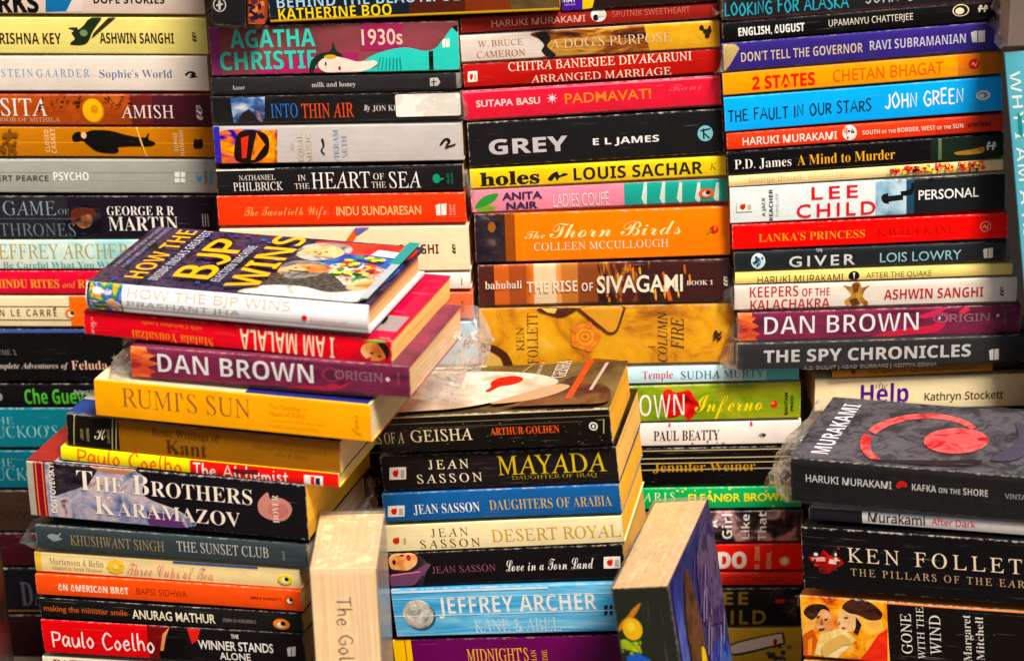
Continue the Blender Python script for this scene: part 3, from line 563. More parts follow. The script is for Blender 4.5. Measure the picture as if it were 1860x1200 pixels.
{'label': 'thick black book with peach and white serif lettering in shade, left back stack', 'group': 'books stacked at the left of the back row', 'color': '#0c0b0d', 'o': [-444.74, 94.59, -53.7], 'x': [0.98768, -0.15643, 0.00318], 'y': [0.15643, 0.98769, 0], 'L': 214.33, 'T': 45.07, 'D': 128, 'seed': 11, 'prints': [('p', 0, [(0, 41.91), (214.33, 41.91), (214.33, 44.62), (0, 44.62)], '#43548c'), ('t', 0, 'VOLUME 2', 'ro', '#8a8684', 18.8, 46.4, 23.24, 27.51, 0, 0), ('t', 0, 'The Complete Adventures of', 'bi', '#d6c8c0', 10.04, 88.23, 11.39, 16.14, 0, -0.012), ('t', 0, 'Feluda', 'se', '#e8b8a0', 91.02, 120.7, 10.48, 18.05, 0, -0.015)], 'wear': 0.5},
{'label': 'black book with green condensed name, left back stack', 'group': 'books stacked at the left of the back row', 'color': '#0d0d0f', 'o': [-448.73, 95.22, -74.98], 'x': [0.98767, -0.15643, 0.0053], 'y': [0.15643, 0.98769, 0], 'L': 216.38, 'T': 18.84, 'D': 128, 'seed': 12, 'prints': [('t', 0, 'Che Guevara', 'sb', '#4fa23c', 53.12, 119.79, 2.01, 14.43, 0, 0), ('t', 0, 'Robert L W', 'ss', '#cfcac4', 95, 114.72, 10.61, 13.94, 0, 0), ('e', 0, (32.32, 8.22, 2.31, 3.24), '#8a8684')]},
{'label': 'upper of two teal books with pale thin capitals, left back stack', 'group': 'books stacked at the left of the back row', 'color': '#0d6a78', 'o': [-452.01, 95.74, -111.67], 'x': [0.98766, -0.15643, 0.00709], 'y': [0.15643, 0.98769, 0], 'L': 218.25, 'T': 34.38, 'D': 128, 'seed': 13, 'prints': [('t', 0, 'THE', 'ro', '#8fbcbc', 23.22, 45.04, 21.29, 27.07, 0, 0), ('t', 0, "CUCKOO'S", 'ro', '#98c4c4', 20.16, 81.41, 9.22, 19.36, 0, 0)]},
{'label': 'lower, darker of two teal books with pale thin capitals, left back stack', 'group': 'books stacked at the left of the back row', 'color': '#0b5a68', 'o': [-456.19, 96.4, -147.4], 'x': [0.98765, -0.15643, 0.00934], 'y': [0.15643, 0.98769, 0], 'L': 219.48, 'T': 32.81, 'D': 128, 'seed': 14, 'prints': [('t', 0, 'THE', 'ro', '#7fa8aa', 23.31, 45.72, 19.57, 26.39, 0, 0), ('t', 0, "CUCKOO'S", 'ro', '#86b0b2', 20.17, 81.78, 7.37, 18.11, 0, 0)]},
{'label': 'dull brown book under the teal pair, partly behind the front left pile', 'group': 'books stacked at the left of the back row', 'color': '#392a22', 'o': [-460.4, 97.07, -185.96], 'x': [0.98762, -0.15642, 0.01161], 'y': [0.15643, 0.98769, 0], 'L': 220.72, 'T': 36.1, 'D': 128, 'seed': 15, 'prints': [('t', 0, 'THE NEW', 'sn', '#2a1d18', 9.09, 56.13, 11.88, 18.79, 0, 0)]},
{'label': 'dark maroon book low in the left back stack', 'group': 'books stacked at the left of the back row', 'color': '#3a1019', 'o': [-464.46, 97.71, -217.49], 'x': [0.98759, -0.15642, 0.01377], 'y': [0.15643, 0.98769, 0], 'L': 221.91, 'T': 29.04, 'D': 128, 'seed': 16, 'prints': []},
{'label': 'black book with faint pale letters low in the left back stack', 'group': 'books stacked at the left of the back row', 'color': '#100f14', 'o': [-468.61, 98.37, -259.85], 'x': [0.98756, -0.15641, 0.01604], 'y': [0.15643, 0.98769, 0], 'L': 223.15, 'T': 39.87, 'D': 128, 'seed': 17, 'prints': [('t', 0, 'DARK', 'se', '#4c4c56', 51.04, 94.58, 6.6, 27.71, 0, 0), ('p', 0, [(0, 0.8), (223.15, 0.8), (223.15, 1.99), (0, 1.99)], '#8a6a3a')]},
{'label': 'dark wine-red book near the bottom of the left back stack', 'group': 'books stacked at the left of the back row', 'color': '#260c0e', 'o': [-473.62, 99.16, -304.85], 'x': [0.98751, -0.15641, 0.01874], 'y': [0.15643, 0.98769, 0], 'L': 224.64, 'T': 41.89, 'D': 128, 'seed': 18, 'prints': []},
{'label': 'lowest book of the left back stack, plain dark brown', 'group': 'books stacked at the left of the back row', 'color': '#2a1a12', 'o': [-478.17, 99.88, -337.01], 'x': [0.98747, -0.1564, 0.02111], 'y': [0.15643, 0.98769, 0], 'L': 225.95, 'T': 29.03, 'D': 128, 'seed': 19, 'prints': []},
{'label': 'dark book with yellow and pale blue capitals at the top of the photo', 'group': 'books stacked second from the left in the back row', 'color': '#1b2530', 'o': [-168.48, 10.43, 250.52], 'x': [0.9944, -0.10452, 0.01582], 'y': [0.10453, 0.99452, 0], 'L': 217.64, 'T': 45.52, 'D': 128, 'seed': 20, 'prints': [('p', 0, [(105.25, 0), (217.64, 0), (217.64, 45.52), (105.25, 45.52)], '#4a2418'), ('p', 0, [(147.23, 0), (217.64, 0), (217.64, 45.52), (147.23, 45.52)], '#74371c'), ('p', 0, [(172.53, 45.09), (209.26, 45.9), (218.75, 41.35), (216.27, -0.11), (181.92, 1.38)], 'brown_mist'), ('p', 0, [(0, 0), (217.64, 0), (217.64, 2.28), (0, 2.28)], '#c8a020'), ('t', 0, 'KATHERINE BOO', 'sb', '#f0d21e', 6.79, 91.98, 2.09, 10.49, 0, -0.01), ('t', 0, 'BEHIND THE BEAUTIFUL FOREVERS', 'sb', '#a9cde2', 6.38, 205.35, 10.98, 19.74, 0, -0.01)]},
{'label': 'plum coloured book with teal capitals and a reclining woman in a teal dress', 'group': 'books stacked second from the left in the back row', 'color': 'mauve', 'o': [-216.08, 19.46, 209.46], 'x': [0.99452, -0.10453, -0.00161], 'y': [0.10453, 0.99452, 0], 'L': 188.76, 'T': 37.96, 'D': 126, 'seed': 21, 'prints': [('p', 0, [(0, 0), (7.58, 0), (7.58, 37.96), (0, 37.96)], '#7a3a66'), ('p', 0, [(35.94, 5.48), (74.41, 14.8), (112.1, 16), (111.06, 0.24), (35.55, 0.34)], '#a03060'), ('p', 0, [(115.77, 40.07), (146.86, 39.7), (145.45, 16.45), (114.27, 17.22)], '#963058'), ('t', 0, 'AGATHA', 'sb', '#3fc4b4', 15.9, 80.38, 21.43, 35.01, 0, 0), ('t', 0, 'CHRISTIE', 'sb', '#3fc4b4', 6.96, 80.45, 4.44, 18.53, 0, 0), ('t', 0, '1930s', 'sn', '#f0cbb6', 115.77, 146.53, 21.48, 33.33, 0, 0.01), ('s', 0, [(74.23, 0.7), (76.13, 9.63), (82.82, 15.44), (91.32, 17.36), (93.87, 24.1), (95.93, 17.67), (99.9, 14.6), (98.39, 10.8), (87.65, 12.76), (80.61, 7.81), (76.71, 0.21)], '#1c3326'), ('e', 0, (93.09, 6.66, 11.7, 6.69), '#f3e6d6'), ('s', 0, [(99.28, 11.63), (111.62, 8.77), (122.6, 10.63), (127.46, 8.38), (123.02, 4.22), (113.17, 0.61), (96.86, 0.58)], '#f3e6d6'), ('e', 0, (91.02, 13.11, 4.59, 1.67), '#d8a83a'), ('e', 0, (97.51, 3.99, 0.92, 1.67), '#8a1e28'), ('e', 0, (87.3, 7.65, 0.63, 1.67), '#3a2a26'), ('s', 0, [(116.68, 9.5), (128.75, 15.59), (147.68, 18.94), (162.05, 16.04), (170.44, 17.53), (177.49, 24.98), (184.57, 33.25), (188.52, 29.77), (187.35, 0.53), (117.35, 0.51), (125.96, 4.58), (125.04, 9.72)], '#3cc8bc'), ('p', 0, [(184.57, 33.25), (186.31, 34.89), (189.18, 34.4), (188.47, 28.93)], '#141a1c'), ('p', 0, [(165.76, 15.52), (169.1, 15.86), (168.64, 0.56), (165.32, 0.64)], '#12161a'), ('p', 0, [(176.18, 23.74), (177.99, 24.96), (178.91, 24.94), (178.54, 18.17), (176.45, 18.23), (176.41, 21.62)], '#f2efe8'), ('p', 0, [(179.38, 24.93), (182.06, 25.29), (181.69, 18.52), (179, 18.16)], '#f2efe8'), ('p', 0, [(128.5, 11.76), (129.36, 12.17), (127.08, 2.42), (126.24, 2.44)], '#1f8a88'), ('p', 0, [(130.97, 11.28), (131.86, 12.11), (130, 2.34), (129.16, 2.37)], '#1f8a88'), ('p', 0, [(133.44, 10.79), (134.36, 12.04), (132.91, 2.27), (132.08, 2.29)], '#1f8a88'), ('p', 0, [(135.99, 11.58), (136.85, 11.98), (135.83, 2.2), (134.99, 2.22)], '#1f8a88'), ('p', 0, [(138.46, 11.09), (139.35, 11.92), (138.74, 2.13), (137.91, 2.15)], '#1f8a88'), ('p', 0, [(140.93, 10.61), (141.84, 11.86), (141.66, 2.06), (140.83, 2.08)], '#1f8a88'), ('p', 0, [(143.48, 11.39), (144.34, 11.8), (144.57, 1.99), (143.74, 2.01)], '#1f8a88')]},
{'label': 'thin charcoal book in shiny film with small white lowercase lettering', 'group': 'books stacked second from the left in the back row', 'color': '#29292d', 'o': [-217.48, 19.6, 195.89], 'x': [0.99451, -0.10453, -0.00383], 'y': [0.10453, 0.99452, 0], 'L': 189.51, 'T': 11.94, 'D': 128, 'seed': 22, 'prints': [('t', 0, 'kaur', 'se', '#e4e0da', 16.35, 25.64, 2.72, 6.16, 0, -0.02), ('t', 0, 'milk and honey', 'se', '#e8e4de', 76.63, 110.18, 3.33, 7.18, 0, -0.02), ('p', 0, [(166.76, 8.6), (172.61, 8.9), (174.5, 5.44), (172.26, 2.49), (166.41, 2.19)], '#d8d4ce'), ('p', 0, [(167.45, 6.02), (171.63, 6.36), (171.59, 5.5), (167.4, 5.16)], '#29292d'), ('p', 0, [(169.21, 7.69), (170.04, 7.67), (169.76, 2.55), (168.93, 2.56)], '#29292d'), ('p', 0, [(186.6, 0), (189.51, 0), (189.51, 11.94), (186.6, 11.94)], '#8a8680')], 'sleeve': (0, 6)},
{'label': 'black book with blue and orange title and a blank white sticker over its end', 'group': 'books stacked second from the left in the back row', 'color': '#0c0e12', 'o': [-218.25, 19.68, 172.33], 'x': [0.99452, -0.10453, -0.00075], 'y': [0.10453, 0.99452, 0], 'L': 190.09, 'T': 20.63, 'D': 128, 'seed': 23, 'prints': [('p', 0, [(14.35, 19.92), (40.98, 20.14), (39.4, -0.16), (15.65, -0.47)], 'mountain'), ('p', 0, [(17.87, 0.78), (22.69, 8.04), (28, 10.95), (31.95, 7.39), (35.63, 0.36)], '#241f2a'), ('p', 0, [(33.78, 9.08), (36.48, 0.34), (38.17, 0.3), (34.69, 9.92)], '#c87a5a'), ('t', 0, 'INTO', 'ro', '#2f7cd0', 44.78, 65.46, 3.82, 14.61, 0, 0.03), ('t', 0, 'THIN AIR', 'ro', '#e6561c', 68.37, 108.36, 3.04, 14.25, 0, 0.03), ('t', 0, 'By', 'bi', '#e8e4de', 116.01, 120.63, 7.94, 12.24, 0, 0), ('t', 0, 'JON KRAKAUER', 'se', '#e8e4de', 122.69, 163.74, 7.35, 11.65, 0, -0.02)], 'sleeve': (0, 10), 'sticker': (140.44, 189.69, 2.48, 20.01)},
{'label': 'silver grey book with an orange picture at its left end', 'group': 'books stacked second from the left in the back row', 'color': '#c3bfbc', 'o': [-219.43, 19.81, 140.26], 'x': [0.99448, -0.10452, -0.00862], 'y': [0.10453, 0.99452, 0], 'L': 190.81, 'T': 29.52, 'D': 128, 'seed': 24, 'prints': [('s', 0, [(1.2, 25), (45.83, 26.5), (47.41, 24.73), (45.82, 1.63), (44.03, 0.34), (-0.69, 0.1)], 'equal'), ('s', 0, [(20.32, 25.15), (35.2, 25.79), (42.45, 20.46), (40.69, 7.39), (29.16, 0.55), (16.53, 2.48), (15.54, 12.13)], '#1c0f12'), ('p', 0, [(21.27, 20.77), (27.33, 22.43), (24.38, 5), (20.91, 4.17)], '#c8381c'), ('p', 0, [(33.45, 24.95), (35.31, 15.33), (27.65, 3.2), (30.2, 3.16), (39.55, 15.27)], '#e8841c'), ('p', 0, [(0, 0), (5.11, 0), (5.11, 29.52), (0, 29.52)], '#38309a'), ('t', 0, 'AN', 'ro', '#c9b68e', 58.87, 61.84, 9.29, 16.26, 90, 0.02), ('t', 0, 'EQUAL', 'ro', '#c9b68e', 64.8, 68.61, 1.34, 23.99, 90, 0.02), ('t', 0, 'MUSIC', 'ro', '#c9b68e', 71.56, 75.37, 1.24, 23.89, 90, 0.02), ('t', 0, 'VIKRAM', 'ro', '#86a2b8', 92.31, 96.11, -0.36, 26.61, 90, 0.02), ('t', 0, 'SETH', 'ro', '#86a2b8', 98.65, 102.45, 4.78, 21.75, 90, 0.02), ('s', 0, [(82.96, 18.98), (84.65, 18.95), (85.17, 13.72), (83.26, 10.26), (85.18, 7.18), (84.31, 6.76), (81.99, 10.28), (83.9, 13.74)], '#24242a'), ('s', 0, [(173.14, 13.29), (176.28, 17.58), (179.67, 18.39), (181.64, 15.77), (179.4, 12.76), (177.75, 13.22), (179.53, 15.36), (177.92, 16.69), (174.81, 13.26)], '#18181c'), ('p', 0, [(176.83, 11.5), (185.33, 13.98), (185.27, 12.68), (177.6, 10.18)], '#18181c')]},
{'label': 'charcoal book with large white roman capitals and a green tree mark', 'group': 'books stacked second from the left in the back row', 'color': '#1c1c1f', 'o': [-219.67, 19.83, 115.44], 'x': [0.99452, -0.10453, -0.00146], 'y': [0.10453, 0.99452, 0], 'L': 189.61, 'T': 20.35, 'D': 128, 'seed': 25, 'prints': [('t', 0, 'NATHANIEL', 'ro', '#e4e0d8', 17.36, 45.5, 11.51, 15.46, 0, 0.02), ('t', 0, 'PHILBRICK', 'ro', '#efebe4', 12.52, 50.93, 3.13, 9.73, 0, 0.03), ('t', 0, 'IN', 'ro', '#efebe4', 62.87, 68.82, 10.35, 14.74, 0, 0.02), ('t', 0, 'THE', 'ro', '#efebe4', 59.83, 71.32, 3.75, 8.15, 0, 0.02), ('t', 0, 'HEART', 'ro', '#f2eee8', 73.31, 118.27, 3.58, 16.29, 0, 0.02), ('t', 0, 'OF', 'ro', '#efebe4', 120.97, 129.01, 10, 14.81, 0, 0.02), ('t', 0, 'THE', 'ro', '#efebe4', 119.28, 130.28, 3.41, 8.24, 0, 0.02), ('t', 0, 'SEA', 'ro', '#f2eee8', 133.04, 157.54, 3, 15.69, 0, 0.02), ('e', 0, (169.38, 9.94, 2.95, 3.79), '#1f8a6a'), ('p', 0, [(167.2, 8.67), (174.9, 10.7), (174.83, 9.39), (167.92, 6.47)], '#1f8a6a'), ('t', 0, 'WILLIAM', 'ss', '#1f8a6a', 177.38, 179.06, 5.82, 13.69, 90, 0), ('t', 0, 'COLLINS', 'ss', '#1f8a6a', 180.34, 182.02, 5.76, 14.06, 90, 0), ('p', 0, [(0, 19.33), (45.24, 19.33), (45.24, 20.15), (0, 20.15)], '#cfc8ba')]},
{'label': 'orange-red book with peach script and capitals, above the big cream one', 'group': 'books stacked second from the left in the back row', 'color': '#de431a', 'o': [-220.82, 19.96, 90.49], 'x': [0.9945, -0.10453, -0.00634], 'y': [0.10453, 0.99452, 0], 'L': 191.49, 'T': 23.82, 'D': 128, 'seed': 26, 'prints': [('t', 0, 'The Twentieth Wife', 'sc', '#f0a868', 20.55, 84.19, 8.03, 15.11, 0, -0.015), ('t', 0, 'INDU SUNDARESAN', 'sn', '#f4b880', 91.81, 157.2, 7.4, 14.46, 0, 0.015), ('p', 0, [(87.88, 15.9), (88.73, 15.89), (88.16, 7.05), (87.31, 7.06)], '#b83a18'), ('p', 0, [(168.37, 14.24), (170.98, 15.52), (172.33, 15.5), (171.85, 6.25), (168.81, 6.3), (168.71, 10.93)], '#f2efe8'), ('p', 0, [(173, 15.49), (176.91, 15.87), (176.44, 6.63), (172.53, 6.24)], '#f2efe8'), ('t', 0, 'Harper', 'ss', '#efd2c0', 178.76, 180.45, 6.58, 14.95, 90, 0), ('t', 0, 'Collins', 'ss', '#efd2c0', 181.72, 183.41, 6.54, 14.9, 90, 0)], 'pages': '#e0b04a'},
{'label': 'thick cream book behind the white hardcover, brown capitals at its end', 'group': 'books stacked second from the left in the back row', 'color': '#ecdcba', 'o': [-221.01, 19.98, 51.87], 'x': [0.9945, -0.10453, -0.00616], 'y': [0.10453, 0.99452, 0], 'L': 192.83, 'T': 35.89, 'D': 128, 'seed': 27, 'prints': [('t', 0, 'ASHWIN SANGHI', 'sb', '#54241a', 102.16, 169.07, 14.28, 21.86, 0, 0), ('p', 0, [(96.56, 24.19), (105.43, 36.52), (111.82, 36.43), (102.53, 24.11)], '#d8601c'), ('p', 0, [(105.43, 36.52), (116.95, 36.8), (107.13, 29.39), (104.68, 31.2)], '#6a5f9a'), ('t', 0, 'w', 'sc', '#2a1a14', 176.72, 182.23, 14.13, 22.13, 90, 0)]},
{'label': 'slim white book behind the white hardcover', 'group': 'books stacked second from the left in the back row', 'color': '#ece6dd', 'o': [-222.26, 20.11, 37.33], 'x': [0.99448, -0.10452, -0.0097], 'y': [0.10453, 0.99452, 0], 'L': 193.55, 'T': 13.25, 'D': 128, 'seed': 28, 'prints': [('p', 0, [(186.44, 9.6), (187.3, 9.59), (187.01, 3.32), (186.16, 3.33)], '#8a8680')]},
{'label': 'salmon coloured book seen just right of the red one in the front left pile', 'group': 'books stacked second from the left in the back row', 'color': '#d0694a', 'o': [-223.11, 20.2, 13.28], 'x': [0.99446, -0.10452, -0.01125], 'y': [0.10453, 0.99452, 0], 'L': 195.39, 'T': 21.48, 'D': 128, 'seed': 29, 'prints': [('t', 0, 'USA', 'ss', '#7a3a2a', 185.58, 188.14, 6.51, 15.53, 90, 0)]},
{'label': 'pale blue book with a small dark mark at its end, beside the ochre mottled book', 'group': 'books stacked second from the left in the back row', 'color': '#a8cbdc', 'o': [-224.88, 20.38, -25.51], 'x': [0.9945, -0.10453, -0.00661], 'y': [0.10453, 0.99452, 0], 'L': 198.93, 'T': 35.61, 'D': 128, 'seed': 30, 'prints': [('s', 0, [(187.63, 14.96), (188.69, 20.87), (190.49, 20.85), (190.43, 19.49), (189.25, 19.04), (188.92, 14.95)], '#20262c'), ('s', 0, [(191.18, 14.93), (192.23, 20.83), (194.03, 20.81), (193.97, 19.45), (192.79, 19.01), (192.46, 14.91)], '#20262c'), ('p', 0, [(187.37, 18.38), (194.26, 18.76), (194.19, 17.4), (187.3, 17.02)], '#20262c')]},
{'label': 'thin white book with black squares, just above the front middle pile', 'group': 'books stacked second from the left in the back row', 'color': '#dcd8d0', 'o': [-225.1, 20.41, -36.83], 'x': [0.99451, -0.10453, -0.00473], 'y': [0.10453, 0.99452, 0], 'L': 204.83, 'T': 8.5, 'D': 128, 'seed': 31, 'prints': [('p', 0, [(173.18, 8.73), (179.64, 8.66), (179.26, 1.33), (172.8, 1.4)], '#14120f'), ('p', 0, [(195.57, 8.48), (205.05, 8.83), (204.68, 1.04), (195.21, 1.15)], '#14120f'), ('e', 0, (188.48, 4.43, 3.01, 3.01), '#2a2622'), ('e', 0, (188.48, 4.43, 1.72, 1.72), '#dcd8d0')]},
{'label': 'dark brown book between the front left and front middle piles', 'group': 'books stacked second from the left in the back row', 'color': '#3a2a22', 'o': [-226.15, 20.51, -70.58], 'x': [0.99451, -0.10453, -0.00489], 'y': [0.10453, 0.99452, 0], 'L': 205.07, 'T': 31.02, 'D': 128, 'seed': 32, 'prints': []},
{'label': 'black book with gold lines between the front piles', 'group': 'books stacked second from the left in the back row', 'color': '#121012', 'o': [-228.24, 20.74, -109.68], 'x': [0.99452, -0.10453, -0.00226], 'y': [0.10453, 0.99452, 0], 'L': 206.2, 'T': 36.28, 'D': 128, 'seed': 33, 'prints': [('p', 0, [(98.51, 25.39), (133.5, 25.39), (133.5, 26.12), (98.51, 26.12)], '#a8842a'), ('p', 0, [(98.51, 10.88), (133.5, 10.88), (133.5, 11.25), (98.51, 11.25)], '#a8842a')]},
{'label': 'black book with dull gold capitals between the front piles', 'group': 'books stacked second from the left in the back row', 'color': '#110f12', 'o': [-230.33, 20.95, -142.85], 'x': [0.99452, -0.10453, -0.0019], 'y': [0.10453, 0.99452, 0], 'L': 207.3, 'T': 30.29, 'D': 128, 'seed': 34, 'prints': [('t', 0, 'MO', 'ro', '#a07a38', 108.92, 120.35, 14.45, 22.01, 0, 0.02), ('t', 0, 'N', 'ro', '#a07a38', 111.83, 119.75, 5.43, 12.06, 0, 0.02)]},
{'label': 'plain grey-brown book low in the second back stack', 'group': 'books stacked second from the left in the back row', 'color': '#4a3e36', 'o': [-232.41, 21.17, -182.19], 'x': [0.99452, -0.10453, -0.00037], 'y': [0.10453, 0.99452, 0], 'L': 207.98, 'T': 36.35, 'D': 128, 'seed': 35, 'prints': []},
{'label': 'plain dark blue book low in the second back stack', 'group': 'books stacked second from the left in the back row', 'color': '#1c2a44', 'o': [-234.8, 21.42, -223.47], 'x': [0.99452, -0.10453, 0.00131], 'y': [0.10453, 0.99452, 0], 'L': 208.78, 'T': 38.24, 'D': 128, 'seed': 36, 'prints': []},
{'label': 'plain dark red book low in the second back stack', 'group': 'books stacked second from the left in the back row', 'color': '#4a1418', 'o': [-237.34, 21.69, -266.37], 'x': [0.99452, -0.10453, 0.00191], 'y': [0.10453, 0.99452, 0], 'L': 209.61, 'T': 39.94, 'D': 128, 'seed': 37, 'prints': []},
{'label': 'lowest book of the second back stack, plain black', 'group': 'books stacked second from the left in the back row', 'color': '#15131a', 'o': [-240.89, 22.06, -311.18], 'x': [0.99452, -0.10453, 0.00371], 'y': [0.10453, 0.99452, 0], 'L': 210.97, 'T': 41.94, 'D': 128, 'seed': 38, 'prints': []},
{'label': 'black book standing on end with a round white mark near its foot', 'group': 'books standing on end at the top of the stacks', 'color': '#17151b', 'o': [-198.3, -6.03, 397.27], 'x': [-0.0876, 0.00613, -0.99614], 'y': [0.06976, 0.99756, 0], 'L': 142.14, 'T': 25.11, 'D': 112, 'seed': 39, 'prints': [('e', 0, (126.99, 5.81, 5.34, 4.93), '#d8d4ce'), ('e', 0, (126.99, 5.81, 4.52, 4.11), '#17151b'), ('p', 0, [(123.69, 4.98), (123.61, 6.62), (130.71, 6.65), (130.8, 5.01)], '#d8d4ce'), ('p', 0, [(126.7, 3.35), (125.61, 8.27), (126.86, 8.27), (128.37, 3.36)], '#d8d4ce')], 'stand': True, 'sleeve': (0, 3), 'wear': 0.4},
{'label': 'thin orange and purple book standing on end at the top of the photo', 'group': 'books standing on end at the top of the stacks', 'color': '#b8502a', 'o': [-172.48, -7.83, 395.87], 'x': [-0.08173, 0.00572, -0.99664], 'y': [0.06976, 0.99756, 0], 'L': 141.19, 'T': 12.4, 'D': 112, 'seed': 40, 'prints': [('e', 0, (117.59, 5.09, 1.03, 2.44), '#1a1018'), ('e', 0, (127.09, 2.12, 1.09, 2.04), '#1a1018'), ('e', 0, (135.66, 11.02, 1.3, 1.72), '#2a1440'), ('e', 0, (135.24, 6.51, 2.3, 2), '#1a1018'), ('e', 0, (134.95, 10.41, 1.39, 1.36), '#1a1018'), ('e', 0, (134.84, 9.24, 1.59, 1.68), '#2a1440'), ('e', 0, (134.06, 10.4, 1.65, 1.12), '#1a1018'), ('e', 0, (131.13, 3.73, 2.61, 2.42), '#2a1440'), ('e', 0, (134.56, 7.25, 1.04, 1.36), '#2a1440'), ('e', 0, (125.5, 10.69, 1.91, 1.96), '#e88a3a'), ('e', 0, (128.85, 5.38, 1.98, 1.18), '#e88a3a'), ('e', 0, (115.24, 8.63, 2.14, 1.47), '#e88a3a'), ('e', 0, (127.26, 8.84, 2.45, 1.08), '#1a1018'), ('e', 0, (128.3, 3.73, 1.63, 1.1), '#2a1440'), ('e', 0, (134.48, 2.44, 1.37, 1.63), '#e88a3a'), ('e', 0, (114.79, 7.14, 1.56, 2.33), '#1a1018'), ('e', 0, (120.61, 3.55, 1.53, 2.36), '#5a2048'), ('e', 0, (114.85, 9.29, 2.34, 2.3), '#1a1018'), ('e', 0, (127.03, 9.26, 2.09, 1.13), '#2a1440'), ('e', 0, (122.85, 5.39, 1.63, 2.43), '#5a2048'), ('e', 0, (120.08, 9.91, 2.62, 1.11), '#e88a3a'), ('e', 0, (117.28, 2.96, 1.1, 1.27), '#1a1018'), ('e', 0, (128.24, 5.28, 1.61, 2.61), '#e88a3a'), ('e', 0, (136.21, 4.16, 1.51, 2.25), '#2a1440'), ('e', 0, (130.3, 5.93, 1.65, 2.28), '#e88a3a'), ('e', 0, (127.97, 4.11, 1.6, 2.02), '#2a1440')], 'stand': True, 'sleeve': (0, 3), 'wear': 0.4},
{'label': 'dark brown book with a purple and a yellow patch, top centre edge of the photo', 'group': 'books stacked third from the left in the back row', 'color': '#2b1a17', 'o': [49.94, 0.08, 250.07], 'x': [0.99968, -0.01745, 0.01824], 'y': [0.01745, 0.99985, 0], 'L': 117.47, 'T': 34.73, 'D': 128, 'seed': 41, 'prints': [('p', 0, [(1.44, 33.97), (16.95, 33.76), (14.97, 0.4), (-0.7, -0.65)], '#4a1f8e'), ('p', 0, [(16.95, 33.76), (31.65, 33.6), (22.43, 1.58), (14.97, 0.4)], '#dcc020'), ('t', 0, 'HAY', 'sb', '#efe8f4', 1.53, 10.56, 6.9, 11.08, 0, 0), ('t', 0, 'HOUSE', 'ss', '#d8c8ec', 2.11, 9.91, 4.37, 5.63, 0, 0)]},
{'label': 'brick red book with a pale sea-shell ball and faded capitals, third back stack', 'group': 'books stacked third from the left in the back row', 'color': '#8c2a20', 'o': [-26.22, 3.41, 236.77], 'x': [0.99977, -0.01745, 0.01223], 'y': [0.01745, 0.99985, 0], 'L': 191.69, 'T': 11.5, 'D': 128, 'seed': 42, 'prints': [('t', 0, 'HARUKI MURAKAMI', 'ss', '#dcaca0', 23.09, 93.06, 3.45, 8.49, 0, 0.008), ('e', 0, (103.03, 7.84, 5.75, 5.34), '#ece6e0'), ('e', 0, (100.87, 5.87, 2.05, 2.46), '#1c1614'), ('t', 0, 'SPUTNIK SWEETHEART', 'ss', '#b8685c', 113.3, 171.24, 5.43, 10.05, 0, 0), ('p', 0, [(101.67, 5.39), (104.52, 12.8), (104.91, 12.36)], '#a8a09a'), ('p', 0, [(101.67, 5.39), (105.44, 11.48), (105.83, 11.04)], '#a8a09a'), ('p', 0, [(101.67, 5.39), (106.36, 10.16), (106.74, 9.72)], '#a8a09a'), ('p', 0, [(101.67, 5.39), (107.28, 8.84), (107.66, 8.4)], '#a8a09a'), ('p', 0, [(101.67, 5.39), (108.19, 7.52), (108.58, 7.08)], '#a8a09a')]},
{'label': 'book with a cream end and golden brown fur running along its spine', 'group': 'books stacked third from the left in the back row', 'color': '#ece2d8', 'o': [-27.17, 3.43, 214.13], 'x': [0.99978, -0.01745, 0.01188], 'y': [0.01745, 0.99985, 0], 'L': 193.87, 'T': 20.45, 'D': 128, 'seed': 43, 'prints': [('s', 0, [(61.74, 20.86), (194.25, 20.35), (193.49, 0.07), (70.86, -0.08), (66.11, 3.62), (63.31, 12.29)], 'fur'), ('p', 0, [(137.9, 20.42), (194.25, 20.35), (193.49, 0.07), (141.12, 0.73)], 'gold_leaf'), ('s', 0, [(56.25, 18.66), (64.56, 19.84), (67.51, 13.73), (64.76, 8.8), (70.96, 1.62), (65.1, 0.28), (60.45, 5.67), (62.39, 10.65)], '#1f1612'), ('t', 0, 'W. BRUCE', 'ro', '#c27e60', 13.03, 46.88, 11.37, 16.02, 0, 0.02), ('t', 0, 'CAMERON', 'ro', '#c27e60', 11.67, 48.04, 2.87, 7.96, 0, 0.02), ('t', 0, "A DOG'S PURPOSE", 'ro', '#ecd6ba', 66.5, 157.63, 6.76, 13.95, 0, 0.015), ('e', 0, (186.64, 15.36, 0.93, 1.92), '#2a1a10'), ('e', 0, (180.6, 15.87, 1.72, 2.14), '#2a1a10'), ('e', 0, (185.8, 12.35, 1.31, 2.06), '#2a1a10'), ('e', 0, (185.93, 13.32, 2.05, 2.02), '#2a1a10'), ('e', 0, (183.04, 12.17, 1.13, 0.85), '#2a1a10'), ('e', 0, (182.97, 13.53, 1.5, 1.56), '#2a1a10'), ('e', 0, (184.66, 9.73, 1.83, 1.86), '#2a1a10'), ('e', 0, (185.81, 12.78, 2.08, 1.35), '#2a1a10')], 'sleeve': (0, 7)},
